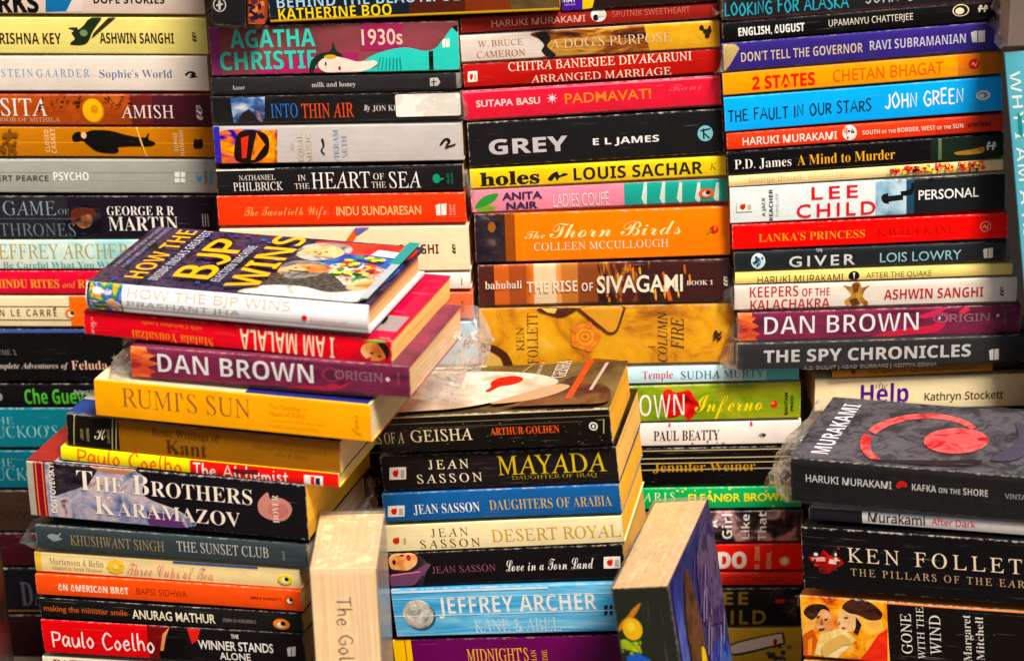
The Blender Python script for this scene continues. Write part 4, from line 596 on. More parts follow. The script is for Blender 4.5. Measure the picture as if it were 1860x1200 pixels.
{'label': 'dark red book with two rows of cream capitals, third back stack', 'group': 'books stacked third from the left in the back row', 'color': '#a4170e', 'o': [-26.25, 3.41, 194.52], 'x': [0.99976, -0.01745, 0.01356], 'y': [0.01745, 0.99985, 0], 'L': 193.26, 'T': 17.81, 'D': 128, 'seed': 44, 'prints': [('t', 0, 'CHITRA BANERJEE DIVAKARUNI', 'ro', '#f2e0c6', 33.91, 171.59, 10.99, 17.36, 0, 0.03), ('t', 0, 'ARRANGED MARRIAGE', 'ro^', '#f2e0c6', 50.24, 155.84, 0.71, 6.68, 0, 0.03), ('s', 0, [(4.39, 12.48), (9.78, 12.57), (10.55, 11.66), (10.12, 5.27), (9.24, 4.47), (3.84, 4.38), (3.07, 5.29), (3.51, 11.68)], '#f1e9df'), ('e', 0, (5.81, 8.33, 1.2, 2.36), '#c8281c'), ('p', 0, [(5.39, 8.35), (7.01, 11.46), (7.25, 8.66)], '#c8281c'), ('p', 0, [(8.19, 10.1), (9.76, 10.43), (9.45, 5.74), (7.9, 5.84)], '#b9b0a4')]},
{'label': 'hot pink book in torn film with white name and orange title', 'group': 'books stacked third from the left in the back row', 'color': '#e01a44', 'o': [-27.89, 3.44, 169.13], 'x': [0.99974, -0.01745, 0.01475], 'y': [0.01745, 0.99985, 0], 'L': 194.37, 'T': 22.44, 'D': 128, 'seed': 45, 'prints': [('t', 0, 'SUTAPA BASU', 'sn^', '#f6e6e6', 10.07, 58.3, 9.9, 15.04, 0, 0.02), ('t', 0, 'PADMAVATI', 'sn', '#f0902c', 76.99, 141.75, 8.52, 16.23, 0, 0.01), ('t', 0, 'Rani', 'sc', '#f0607a', 155.59, 180.46, 12.92, 18.05, 0, -0.02), ('s', 0, [(71.63, 13.08), (68.98, 12.59), (70.24, 10.13), (68.03, 11.72), (67.24, 9.06), (66.76, 11.8), (64.38, 10.5), (65.92, 12.79), (63.35, 13.61), (66, 14.1), (64.75, 16.56), (66.95, 14.97), (67.75, 17.63), (68.22, 14.89), (70.6, 16.19), (69.06, 13.91)], '#f6e6ec'), ('p', 0, [(0, 20.87), (194.37, 20.87), (194.37, 21.99), (0, 21.99)], '#f06a8a')], 'sleeve': (7, 9), 'film': 0.06, 'rough': 0.26},
{'label': 'thickest black book of the third back stack, wide silver capitals and round blue mark', 'group': 'books stacked third from the left in the back row', 'color': '#1d1c1f', 'o': [-25.41, 3.4, 132.34], 'x': [0.99981, -0.01745, 0.00902], 'y': [0.01745, 0.99985, 0], 'L': 193.15, 'T': 34.36, 'D': 128, 'seed': 46, 'prints': [('t', 0, 'GREY', 'sb', '#bdb8bb', 15.31, 75.04, 8.9, 20.6, 0, 0.01), ('t', 0, 'E L JAMES', 'sb', '#eae6e2', 94.23, 144.3, 11.96, 17.15, 0, 0), ('e', 0, (179.37, 16.25, 5.83, 6.25), '#7fb8c2'), ('p', 0, [(177.44, 20.26), (178.68, 20.19), (178.8, 11.95), (177.55, 12.02)], '#1d2a30'), ('p', 0, [(175.73, 19.06), (183.27, 20.36), (183.22, 19.06), (175.68, 17.77)], '#1d2a30'), ('p', 0, [(178.97, 16.71), (182.99, 12.57), (182.13, 11.75), (178.53, 15.87)], '#1d2a30')], 'rough': 0.42},
{'label': 'bright yellow book with heavy black lowercase title and a lizard', 'group': 'books stacked third from the left in the back row', 'color': '#f4d10e', 'o': [-25.73, 3.41, 114.85], 'x': [0.99983, -0.01745, 0.00565], 'y': [0.01745, 0.99985, 0], 'L': 194.76, 'T': 15.23, 'D': 128, 'seed': 47, 'prints': [('t', 0, 'holes', 'se', '#1f1a10', 7.53, 52.82, 2.02, 12.51, 0, 0.02), ('t', 0, 'LOUIS SACHAR', 'sb', '#241f12', 78.81, 176.77, 2.78, 12.38, 0, 0), ('s', 0, [(58.98, 4.81), (62.1, 8.58), (66.39, 10.53), (67.91, 7.38), (71.34, 8.94), (74.64, 7.89), (72.07, 6.72), (67.82, 5.64), (66.02, 3.11), (64.5, 6.26), (61.84, 3.34)], '#1c1810'), ('t', 0, 'K', 'it', '#6a5a10', 181.81, 188.08, 5.32, 10.55, 0, 0)], 'rough': 0.3, 'sleeve': (4, 0)},
{'label': 'half pink, half teal striped book with a green leaf and orange oval bird mark', 'group': 'books stacked third from the left in the back row', 'color': '#f29ab2', 'o': [-25.91, 3.41, 95.59], 'x': [0.99985, -0.01745, 7e-05], 'y': [0.01745, 0.99985, 0], 'L': 195.68, 'T': 17.74, 'D': 128, 'seed': 48, 'prints': [('p', 0, [(116.8, 0), (195.68, 0), (195.68, 17.74), (116.8, 17.74)], '#1aa698'), ('p', 0, [(129.7, 5.54), (132.23, 18.15), (134.32, 18.05), (133.65, -1.71), (131.98, -1.62)], '#dff0e8'), ('p', 0, [(143.53, 4.85), (146.04, 17.47), (148.13, 17.37), (147.5, -2.39), (145.83, -2.31)], '#dff0e8'), ('p', 0, [(156.53, 4.21), (159.01, 16.83), (161.1, 16.72), (160.51, -3.04), (158.83, -2.95)], '#dff0e8'), ('p', 0, [(170.36, 3.53), (172.82, 16.14), (174.91, 16.04), (174.36, -3.72), (172.68, -3.64)], '#dff0e8'), ('p', 0, [(184.62, 2.82), (187.04, 15.44), (189.13, 15.34), (188.63, -4.43), (186.95, -4.34)], '#dff0e8'), ('s', 0, [(2.26, 3.91), (6.83, 10.73), (12.88, 13.96), (20.91, 14.88), (17.68, 9.32), (10.79, 6.13)], '#2f9a3c'), ('p', 0, [(3.89, 2.95), (11.63, 6.09), (19.11, 4.4), (16.44, 1.44), (6.29, 0.62)], '#7ab828'), ('t', 0, 'ANITA', 'sn', '#3a2f52', 23.72, 54.39, 9.59, 15.29, 0, 0.03), ('t', 0, 'NAIR', 'sn', '#3a2f52', 26.69, 50.66, 1.67, 7.39, 0, 0.03), ('t', 0, 'LADIES COUPE', 'sn', '#fbe6ec', 62.54, 104.97, 1.65, 12.2, 0, -0.005), ('p', 0, [(101.38, 11.78), (103.96, 13.41), (104.35, 12.51), (101.78, 11.32)], '#fbe6ec'), ('e', 0, (179.29, 7.48, 5.87, 3.78), '#e8601c'), ('e', 0, (178.98, 7.06, 2.94, 2.08), '#f3ead8'), ('e', 0, (180.47, 7.82, 1.76, 1.59), '#1a1614')], 'sleeve': (4, 4)},
{'label': 'wide orange book with pale script title and a dark left end', 'group': 'books stacked third from the left in the back row', 'color': '#e67c10', 'o': [-24.88, 3.39, 55.26], 'x': [0.99971, -0.01745, -0.01641], 'y': [0.01745, 0.99985, 0], 'L': 195.23, 'T': 38.99, 'D': 128, 'seed': 49, 'prints': [('p', 0, [(0, 0), (30.81, 0), (30.81, 38.99), (0, 38.99)], '#8a4a1c'), ('p', 0, [(0, 0), (23.21, 0), (23.21, 38.99), (0, 38.99)], '#3a2c28'), ('s', 0, [(0.7, 38.52), (9.55, 38.67), (16.18, 35.8), (21.71, 24.99), (20.41, 11.71), (14.98, 1.19), (1.4, 0.29)], 'night'), ('e', 0, (12.99, 28.82, 2.95, 4.21), '#8a5a2a'), ('t', 0, 'The', 'sc', '#f4dca0', 38.04, 53.65, 18.43, 24.64, 0, -0.025), ('t', 0, 'Thorn Birds', 'sc', '#f6e2a6', 57.1, 157.8, 18.62, 30.13, 0, -0.03), ('t', 0, 'COLLEEN MCCULLOUGH', 'ro', '#f8e8d2', 44.92, 147.93, 8.76, 14.98, 0, 0.015), ('e', 0, (183.04, 21.45, 3.37, 2.95), '#b8281c'), ('p', 0, [(176.68, 18.11), (180.93, 21.52), (181.34, 20.17), (177.52, 17.64)], '#5a8a2a'), ('e', 0, (183.89, 22.31, 1.26, 1.68), '#e86a4a')]},
{'label': 'chestnut book with amber bands, golden drips and white title, above the mottled ochre one', 'group': 'books stacked third from the left in the back row', 'color': '#4a1c12', 'o': [-24.41, 3.38, 20.03], 'x': [0.99962, -0.01745, -0.02151], 'y': [0.01745, 0.99985, 0], 'L': 193.38, 'T': 32.95, 'D': 128, 'seed': 50, 'prints': [('p', 0, [(12.31, 0), (25.04, 0), (25.04, 32.95), (12.31, 32.95)], '#c8641c'), ('p', 0, [(23.76, 0), (38.62, 0), (38.62, 32.95), (23.76, 32.95)], '#a04e18'), ('p', 0, [(36.92, 0), (64.92, 0), (64.92, 32.95), (36.92, 32.95)], 'amber'), ('p', 0, [(42.86, 0), (59.83, 0), (59.83, 32.95), (42.86, 32.95)], '#f0d8b2'), ('p', 0, [(64.07, 0), (77.64, 0), (77.64, 32.95), (64.07, 32.95)], '#c07a3a'), ('p', 0, [(76.79, 0), (92.91, 0), (92.91, 32.95), (76.79, 32.95)], '#8a4a20'), ('p', 0, [(92.06, 0), (193.38, 0), (193.38, 32.95), (92.06, 32.95)], 'embers'), ('p', 0, [(131.92, 0), (193.38, 0), (193.38, 32.95), (131.92, 32.95)], '#3c1414'), ('p', 0, [(135.39, 9.82), (136.68, 11.13), (137.44, 3.73), (136.97, -0.28), (135.73, 2.78)], '#e8a82a'), ('p', 0, [(152.91, 8.25), (154.19, 9.57), (155, 4.82), (154.56, 2.59), (153.3, 4.31)], '#e8a82a'), ('p', 0, [(157.95, 28.91), (159.23, 30.22), (160.03, 24.44), (159.59, 21.51), (158.34, 23.75)], '#c8641c'), ('p', 0, [(116.15, 30.43), (117.44, 31.73), (118.22, 27.02), (117.77, 24.8), (116.52, 26.51)], '#c8641c'), ('p', 0, [(118.32, 27.86), (119.61, 29.17), (120.35, 21.46), (119.87, 17.24), (118.64, 20.45)], '#d88a2a'), ('p', 0, [(98.01, 9.11), (99.31, 10.43), (100.09, 6.22), (99.63, 4.34), (98.38, 5.8)], '#d88a2a'), ('p', 0, [(95.79, 34.13), (97.08, 35.43), (97.8, 27.72), (97.3, 23.49), (96.09, 26.71)], '#c8641c'), ('p', 0, [(147.47, 2.6), (148.76, 3.92), (149.57, -0.43), (149.12, -2.4), (147.86, -0.88)], '#c8641c'), ('p', 0, [(108.39, 3.65), (109.69, 4.96), (110.44, -1.2), (109.97, -4.38), (108.73, -1.95)], '#c8641c'), ('p', 0, [(99.7, 3.67), (101, 4.98), (101.78, 0.49), (101.32, -1.59), (100.07, 0.01)], '#d88a2a'), ('p', 0, [(109.44, 22.5), (110.73, 23.8), (111.52, 19.48), (111.06, 17.52), (109.82, 19.04)], '#c8641c'), ('p', 0, [(106.64, 23.49), (107.93, 24.8), (108.67, 17.33), (108.18, 13.26), (106.96, 16.36)], '#e8a82a'), ('p', 0, [(133.23, 10.95), (134.52, 12.26), (135.32, 8.41), (134.88, 6.77), (133.62, 8.05)], '#f0c860'), ('p', 0, [(151.23, 17.58), (152.51, 18.89), (153.32, 13.84), (152.87, 11.39), (151.61, 13.27)], '#d88a2a'), ('p', 0, [(123.5, 27.9), (124.79, 29.21), (125.57, 24.46), (125.12, 22.21), (123.87, 23.94)], '#e8a82a'), ('p', 0, [(161.78, 21.15), (163.06, 22.46), (163.87, 16.98), (163.42, 14.25), (162.17, 16.34)], '#d88a2a'), ('p', 0, [(114.77, 15.53), (116.06, 16.84), (116.86, 13.27), (116.41, 11.81), (115.16, 12.95)], '#e8a82a'), ('p', 0, [(142.27, 13.34), (143.55, 14.65), (144.32, 6.49), (143.85, 1.97), (142.61, 5.4)], '#e8a82a'), ('p', 0, [(141.33, 23.97), (143.03, 24.82), (149.58, 0.38), (146.18, 0.03)], '#d8641c'), ('t', 0, 'bahubali', 'se', '#f4e6d0', 5.12, 33.55, 14.37, 20.65, 0, 0), ('t', 0, 'THE RISE of', 'sb^', '#f6ecdc', 37.3, 88.22, 10.46, 19.44, 0, -0.01), ('t', 0, 'SIVAGAMI', 'sn^', '#f8eedc', 91.2, 157.35, 8.75, 22.21, 0, 0.018), ('t', 0, 'BOOK 1', 'se', '#efe0cc', 160.31, 180.66, 13.3, 16.89, 0, 0), ('t', 0, 'w', 'sc', '#efe0d0', 185.33, 192.11, 11.89, 19.97, 90, 0)], 'sleeve': (0, 8)},
{'label': 'thick mottled ochre book with upright black lettering and an orange rose', 'group': 'books stacked third from the left in the back row', 'color': 'ochre', 'o': [-25.72, 3.41, -30.17], 'x': [0.99944, -0.01745, -0.02857], 'y': [0.01745, 0.99985, 0], 'L': 196.75, 'T': 47.94, 'D': 132, 'seed': 51, 'prints': [('t', 0, 'KEN', 'ro', '#3a2812', 28.15, 34.13, 12.85, 32.4, 90, 0.02), ('t', 0, 'FOLLETT', 'ro', '#3a2812', 36.7, 44.81, 1.68, 43.52, 90, 0.02), ('t', 0, 'A', 'it', '#3a2812', 130.14, 135.7, 10.73, 14.83, 90, 0.02), ('t', 0, 'COLUMN', 'it', '#3a2812', 137.87, 145.13, 1.41, 43.24, 90, 0.025), ('t', 0, 'of', 'it', '#8a6a20', 149.36, 152.78, 2.12, 9.89, 90, 0), ('t', 0, 'FIRE', 'it', '#3a2812', 148.12, 157.93, 11.68, 37.58, 90, 0.025), ('e', 0, (81.54, 23.64, 11.52, 11.29), '#e07c30'), ('e', 0, (81.54, 23.64, 10.67, 10.46), '#e2a030'), ('e', 0, (81.54, 23.64, 8.54, 8.37), '#e07428'), ('e', 0, (81.54, 23.64, 7.68, 7.53), '#e6a634'), ('e', 0, (81.54, 23.64, 4.7, 4.6), '#de6c28'), ('e', 0, (81.54, 23.64, 3.41, 3.35), '#e8ac3c'), ('e', 0, (81.54, 23.64, 1.71, 1.67), '#d86020'), ('e', 0, (90.93, 23.44, 2.99, 2.99), '#e0823a'), ('e', 0, (84.33, 14.05, 2.99, 2.99), '#e0823a'), ('e', 0, (73.87, 17.91, 2.99, 2.99), '#e0823a'), ('e', 0, (74.02, 29.67, 2.99, 2.99), '#e0823a'), ('e', 0, (84.55, 33.08, 2.98, 2.98), '#e0823a'), ('s', 0, [(45.67, 47.49), (50.71, 43.32), (57.49, 41.83), (60.87, 39.94), (65.99, 40.74), (72.85, 44.22), (74.6, 47.34)], '#4a2810'), ('p', 0, [(48.22, 47.44), (52.42, 44.19), (58.37, 43.16), (60.13, 47.19)], '#e8c468'), ('s', 0, [(75.45, 47.33), (84.75, 42.16), (93.15, 32.02), (99.48, 25.54), (106.76, 28.11), (110.7, 41.62), (110.33, 47.96)], '#5a3410'), ('s', 0, [(78.85, 47.26), (86.03, 42.59), (94.44, 32.9), (99.93, 27.34), (105.49, 29.5), (109, 41.66), (108.63, 47.54)], '#dda238'), ('s', 0, [(0.34, 20.32), (11.82, 17.8), (21.07, 10.77), (25.12, -0.29), (19.12, -0.63), (15.88, 8.14), (7.45, 13.79), (0.14, 12.12)], '#4a2810'), ('p', 0, [(1.42, 12.09), (7.44, 13.33), (15.01, 7.7), (17.43, 0.78), (1.14, 0.21)], '#e2c068'), ('p', 0, [(79.12, 0.42), (88.6, 5.71), (105.7, 3.98), (118.51, -0.4)], '#9a5a18'), ('s', 0, [(180.96, 24.75), (182.66, 27.44), (184.8, 24.67), (186.93, 26.44), (186.94, 24.17), (184.38, 22.41), (182.67, 24.72), (180.97, 22.02)], '#241a0c'), ('s', 0, [(180.97, 21.11), (182.67, 23.81), (184.82, 21.03), (186.94, 22.81), (186.95, 20.54), (184.4, 18.77), (182.68, 21.08), (180.98, 18.38)], '#241a0c')], 'sleeve': (3, 14), 'film': 0.04},
{'label': 'pale blue book with red and navy serif lettering, right below the mottled ochre book', 'group': 'books stacked third from the left in the back row', 'color': '#c6e4ee', 'o': [21.46, 2.58, -48.68], 'x': [0.99961, -0.01745, -0.02181], 'y': [0.01745, 0.99985, 0], 'L': 199.83, 'T': 13.53, 'D': 128, 'seed': 52, 'prints': [('p', 0, [(155.69, 0), (199.83, 0), (199.83, 13.53), (155.69, 13.53)], '#8cc8d6'), ('p', 0, [(174.55, 0), (199.83, 0), (199.83, 13.53), (174.55, 13.53)], '#5aa8b8'), ('t', 0, 'Temple', 'se', '#c2364c', 78.09, 101.68, 4.29, 10.71, 0, -0.015), ('t', 0, 'SUDHA MURTY', 'ro', '#34507a', 108.1, 172.4, 3.36, 9.78, 0, 0.02)]},
{'label': 'olive green book with white capitals, yellow script and a red flower', 'group': 'books stacked third from the left in the back row', 'color': 'olive', 'o': [20.2, 2.6, -80.53], 'x': [0.99961, -0.01745, -0.0219], 'y': [0.01745, 0.99985, 0], 'L': 201.82, 'T': 29.81, 'D': 128, 'seed': 53, 'prints': [('s', 0, [(94.38, 24.55), (99.56, 27.17), (103.83, 24.29), (109.85, 25.05), (115.01, 25.83), (119.26, 19.25), (122.67, 12.69), (119.18, 5.38), (113.98, 0.88), (109.7, 5.64), (104.51, 3.46), (96.75, 3.67), (94.26, 12.54)], 'poppy'), ('t', 0, 'DAN BROWN', 'sb', '#f4efe6', 19.35, 111.05, 4.54, 22.58, 0, -0.03), ('t', 0, 'Inferno', 'sc', '#f0d21c', 119.23, 171.72, 7.43, 21.3, 0, -0.03), ('e', 0, (181.19, 12.47, 2.58, 3.01), '#c81c14'), ('e', 0, (180.32, 13.42, 1.08, 1.29), '#f08a4a'), ('t', 0, 'BANTAM', 'sn', '#2a2c0c', 189.36, 191.94, 3.41, 21.9, 90, 0.02), ('t', 0, 'PRESS', 'sn', '#2a2c0c', 194.09, 196.24, 6.53, 19.47, 90, 0.02)]},
{'label': 'white book with tall black serif capitals, between the olive and a black one', 'group': 'books stacked third from the left in the back row', 'color': '#e8dfda', 'o': [19.09, 2.62, -100.92], 'x': [0.99947, -0.01745, -0.02759], 'y': [0.01745, 0.99985, 0], 'L': 203.03, 'T': 19.1, 'D': 128, 'seed': 54, 'prints': [('t', 0, 'PAUL BEATTY', 'se', '#1c1a18', 87.29, 139.12, 4.75, 13.14, 0, 0), ('p', 0, [(98.99, 20.42), (100.72, 20.38), (100.7, 16.2), (98.98, 16.24)], '#c83a7a'), ('p', 0, [(162.81, 19.96), (164.97, 19.91), (165, 15.73), (162.84, 15.78)], '#c83a7a'), ('e', 0, (172.82, 8.11, 3.02, 1.73), '#8a8a84'), ('e', 0, (173.68, 8.09, 1.3, 1.3), '#2a2a26'), ('e', 0, (142.63, 1.83, 0.61, 0.43), '#7a5a9a'), ('e', 0, (137.36, 2.56, 0.45, 0.77), '#7a5a9a'), ('e', 0, (117.94, 2.17, 0.9, 0.57), '#7a5a9a'), ('e', 0, (129.8, 3.59, 0.73, 1.12), '#7a5a9a'), ('e', 0, (141.59, 2, 0.5, 0.57), '#7a5a9a')]},
{'label': 'black book with creased spine and thin gold serif name, third back stack', 'group': 'books stacked third from the left in the back row', 'color': '#0f0d0e', 'o': [17.62, 2.65, -134.69], 'x': [0.9994, -0.01744, -0.02981], 'y': [0.01745, 0.99985, 0], 'L': 203.85, 'T': 31.94, 'D': 128, 'seed': 55, 'prints': [('p', 0, [(0, 29.7), (203.85, 29.7), (203.85, 30.5), (0, 30.5)], '#b8a880'), ('p', 0, [(0, 23.32), (203.85, 23.32), (203.85, 24.12), (0, 24.12)], '#b8a880'), ('p', 0, [(0, 19.16), (203.85, 19.16), (203.85, 19.96), (0, 19.96)], '#b8a880'), ('p', 0, [(0, 13.73), (203.85, 13.73), (203.85, 14.53), (0, 14.53)], '#b8a880'), ('t', 0, 'Jennifer Weiner', 'se', '#b0851e', 87.21, 167.86, 12.3, 20.28, 0, -0.015)]},
{'label': 'emerald green book with yellow capitals and dots, third back stack', 'group': 'books stacked third from the left in the back row', 'color': '#149a58', 'o': [16.58, 2.67, -154.1], 'x': [0.99926, -0.01744, -0.03436], 'y': [0.01745, 0.99985, 0], 'L': 204.65, 'T': 18, 'D': 128, 'seed': 56, 'prints': [('t', 0, 'PARIS', 'ro_', '#d8e6b0', 73.61, 104.95, 7.42, 14.52, 0, 0.02), ('t', 0, 'ELEANOR BROWN', 'sn', '#dcd41c', 115.41, 194.63, 6.43, 13.06, 0, 0.02), ('e', 0, (193.93, 14.63, 1.02, 0.54), '#dcd41c'), ('e', 0, (144.38, 10.84, 0.5, 0.85), '#dcd41c'), ('e', 0, (110.23, 4.23, 0.55, 0.66), '#dcd41c'), ('e', 0, (145.9, 9.6, 1.18, 1.04), '#dcd41c'), ('e', 0, (177.89, 10.57, 1.11, 0.56), '#dcd41c'), ('e', 0, (164.53, 8.93, 0.98, 1.17), '#dcd41c'), ('e', 0, (147.95, 16.79, 1.02, 0.59), '#dcd41c'), ('e', 0, (185.12, 12.13, 0.75, 1.15), '#dcd41c'), ('e', 0, (154.74, 8.51, 0.72, 0.75), '#dcd41c'), ('e', 0, (110.77, 15.49, 0.88, 0.87), '#dcd41c'), ('e', 0, (182.64, 1.77, 0.9, 0.74), '#dcd41c'), ('e', 0, (113.17, 17.38, 0.67, 0.71), '#dcd41c'), ('e', 0, (132.37, 14.9, 0.99, 1.23), '#dcd41c'), ('e', 0, (106.74, 16.11, 1.09, 0.77), '#dcd41c'), ('e', 0, (187.71, 14.52, 0.91, 0.79), '#dcd41c'), ('e', 0, (120.67, 16.25, 0.54, 0.56), '#dcd41c')]},
{'label': 'dark book mottled with pinkish grey, upright white lettering, third back stack', 'group': 'books stacked third from the left in the back row', 'color': 'girl', 'o': [15.29, 2.69, -183.02], 'x': [0.99922, -0.01744, -0.03553], 'y': [0.01745, 0.99985, 0], 'L': 206.27, 'T': 26.48, 'D': 128, 'seed': 57, 'prints': [('t', 0, 'A', 'sb', '#f2eeea', 133.27, 138.95, 13.02, 20.16, 90, 0), ('t', 0, 'Girl', 'sb', '#f2eeea', 142.91, 150.77, 3.32, 24.77, 90, -0.01), ('t', 0, 'Like', 'sb', '#f2eeea', 158.21, 164.32, 3.12, 24.09, 90, -0.01), ('t', 0, 'That', 'sb', '#f2eeea', 171.31, 177.86, 1.5, 25.81, 90, -0.01)]},
{'label': 'red book with two big white capitals and a glowing round mark, third back stack', 'group': 'books stacked third from the left in the back row', 'color': '#d8200d', 'o': [14.13, 2.71, -207.5], 'x': [0.99913, -0.01744, -0.03783], 'y': [0.01745, 0.99985, 0], 'L': 207.51, 'T': 22.36, 'D': 128, 'seed': 58, 'prints': [('t', 0, 'DO', 'sb', '#f6f2ec', 139.99, 162.8, 2.21, 16.15, 0, 0.03), ('t', 0, 'AR - ZOHAR', 'sb', '#f0d8a8', 169.36, 173.31, 0.53, 20.72, 90, -0.02), ('t', 0, 'MISHAL', 'sb', '#f0d8a8', 178.61, 182.56, 0.91, 16.29, 90, -0.02), ('e', 0, (193.1, 7.98, 4.39, 4.39), '#e88a2a'), ('e', 0, (193.1, 7.98, 3.07, 3.07), '#f4d8a0'), ('e', 0, (193.53, 8.46, 1.76, 1.76), '#faf4ea')]},
{'label': 'thin rust red book with small dark capitals, third back stack', 'group': 'books stacked third from the left in the back row', 'color': '#c2301a', 'o': [13.47, 2.72, -220.55], 'x': [0.99904, -0.01744, -0.04012], 'y': [0.01745, 0.99985, 0], 'L': 208.09, 'T': 10.89, 'D': 128, 'seed': 59, 'prints': [('t', 0, 'DEVDUTT PATTANAIK', 'ro', '#4a120e', 145.18, 193.57, 3.39, 7.74, 0, 0.03)]},
{'label': 'navy-black book with spaced olive gold capitals, third back stack', 'group': 'books stacked third from the left in the back row', 'color': '#17131f', 'o': [11.9, 2.75, -255.86], 'x': [0.999, -0.01744, -0.04122], 'y': [0.01745, 0.99985, 0], 'L': 207.94, 'T': 33.11, 'D': 128, 'seed': 60, 'prints': [('t', 0, 'LEE', 'sn_', '#8e7e2c', 133.21, 164.96, 19.71, 30.39, 0, 0.02), ('t', 0, 'CHILD', 'sn_', '#8e7e2c', 122.41, 179.42, 2.16, 14.35, 0, 0.02), ('s', 0, [(182.88, 32.05), (200.49, 32.39), (203.91, 0.75), (194.18, 0.83), (191.28, 11.58), (184.08, 17.48)], 'night'), ('p', 0, [(186.6, 23.29), (194.08, 23.71), (194.15, 20.8), (186.66, 20.38)], '#c81c3a'), ('t', 0, 'T', 'sn', '#cfcac4', 202.49, 207.35, 17.8, 27.02, 0, 0)]},
{'label': 'yellow book with a white bookmark drawing, lowest of the third back stack in view', 'group': 'books stacked third from the left in the back row', 'color': '#ccb046', 'o': [10.31, 2.78, -291.46], 'x': [0.99909, -0.01744, -0.03884], 'y': [0.01745, 0.99985, 0], 'L': 208.99, 'T': 32.97, 'D': 128, 'seed': 61, 'prints': [('s', 0, [(152.6, 19.78), (190.1, 29.19), (194.57, 27.18), (195.6, 20.31), (192.98, 18.37), (154.98, 8.94)], '#2a2620'), ('s', 0, [(153.5, 18.79), (189.24, 27.73), (192.82, 26.22), (193.82, 20.82), (192.06, 19.85), (154.95, 10.91)], '#ece8e0'), ('e', 0, (187.6, 21.37, 1.77, 2.66), '#b01c24'), ('e', 0, (186.06, 16.68, 2.65, 1.12), '#5a5a52'), ('e', 0, (181.88, 11.41, 2.21, 1.18), '#5a5a52'), ('e', 0, (194.67, 6.19, 1.86, 1.41), '#3a3a34'), ('e', 0, (188.21, 6.61, 2.16, 2.49), '#5a5a52'), ('e', 0, (193.79, 6.61, 1.48, 1.51), '#5a5a52'), ('e', 0, (192.11, 6.73, 1.82, 1.72), '#3a3a34'), ('e', 0, (193.77, 7.12, 1.21, 1.78), '#5a5a52'), ('e', 0, (184.21, 9.05, 2.62, 2.82), '#3a3a34'), ('e', 0, (189.26, 6.96, 1.47, 1.13), '#3a3a34'), ('e', 0, (194.13, 11.96, 2.13, 2.06), '#3a3a34'), ('e', 0, (186.55, 10.28, 1.28, 2.14), '#3a3a34'), ('e', 0, (191.1, 17.87, 1.59, 2.32), '#3a3a34'), ('e', 0, (199.22, 16.83, 2.22, 1.77), '#4a7a8a')]},
{'label': 'lowest book of the third back stack, plain brown', 'group': 'books stacked third from the left in the back row', 'color': '#4a3020', 'o': [9.06, 2.8, -318.22], 'x': [0.99909, -0.01744, -0.0388], 'y': [0.01745, 0.99985, 0], 'L': 209.91, 'T': 24.83, 'D': 128, 'seed': 62, 'prints': []},
{'label': 'charcoal book with sky blue hand lettering at the top of the right back stack', 'group': 'books stacked at the right of the back row', 'color': '#191b1f', 'o': [168.06, -11.97, 239.62], 'x': [0.99968, 0.01745, 0.01809], 'y': [-0.01745, 0.99985, 0], 'L': 206.5, 'T': 25.79, 'D': 128, 'seed': 63, 'prints': [('t', 0, 'LOOKING FOR ALASKA', 'hw', '#2fb8d4', 1.84, 94.46, 3.17, 12.78, 0, 0.01), ('t', 0, 'JOHN GREEN', 'hw', '#d8d8d6', 106.8, 167.49, 5.2, 13.97, 0, -0.005), ('p', 0, [(0, 0), (206.5, 0), (206.5, 1.03), (0, 1.03)], '#7a2a48')], 'sleeve': (8, 0)},
{'label': 'black book with white capitals and an oval bird mark, right back stack', 'group': 'books stacked at the right of the back row', 'color': '#0b0a0c', 'o': [168.28, -11.97, 223.38], 'x': [0.99951, 0.01745, 0.0261], 'y': [-0.01745, 0.99985, 0], 'L': 207.23, 'T': 14.21, 'D': 128, 'seed': 64, 'prints': [('t', 0, 'ENGLISH, AUGUST', 'sb', '#efece6', 11.49, 60.81, 3.64, 9.94, 0, 0.01), ('t', 0, 'UPAMANYU CHATTERJEE', 'ss', '#e0d8c8', 78.94, 141.85, 5.38, 10.41, 0, 0), ('e', 0, (177.66, 9.38, 6.18, 4.53), '#e6dabc'), ('e', 0, (177.66, 9.38, 5.35, 3.91), '#141210'), ('e', 0, (176.83, 9.03, 3.3, 2.47), '#e6dabc'), ('s', 0, [(190.78, 7.44), (191.72, 11.98), (193.67, 11.82), (193.64, 10.56), (192.38, 10.25), (192.18, 7.32)], '#cfc8b8'), ('s', 0, [(194.62, 7.11), (195.55, 11.66), (197.51, 11.5), (197.48, 10.24), (196.22, 9.92), (196.02, 7)], '#cfc8b8'), ('p', 0, [(190.43, 10.2), (197.83, 10), (197.8, 8.74), (190.4, 8.94)], '#cfc8b8')]},
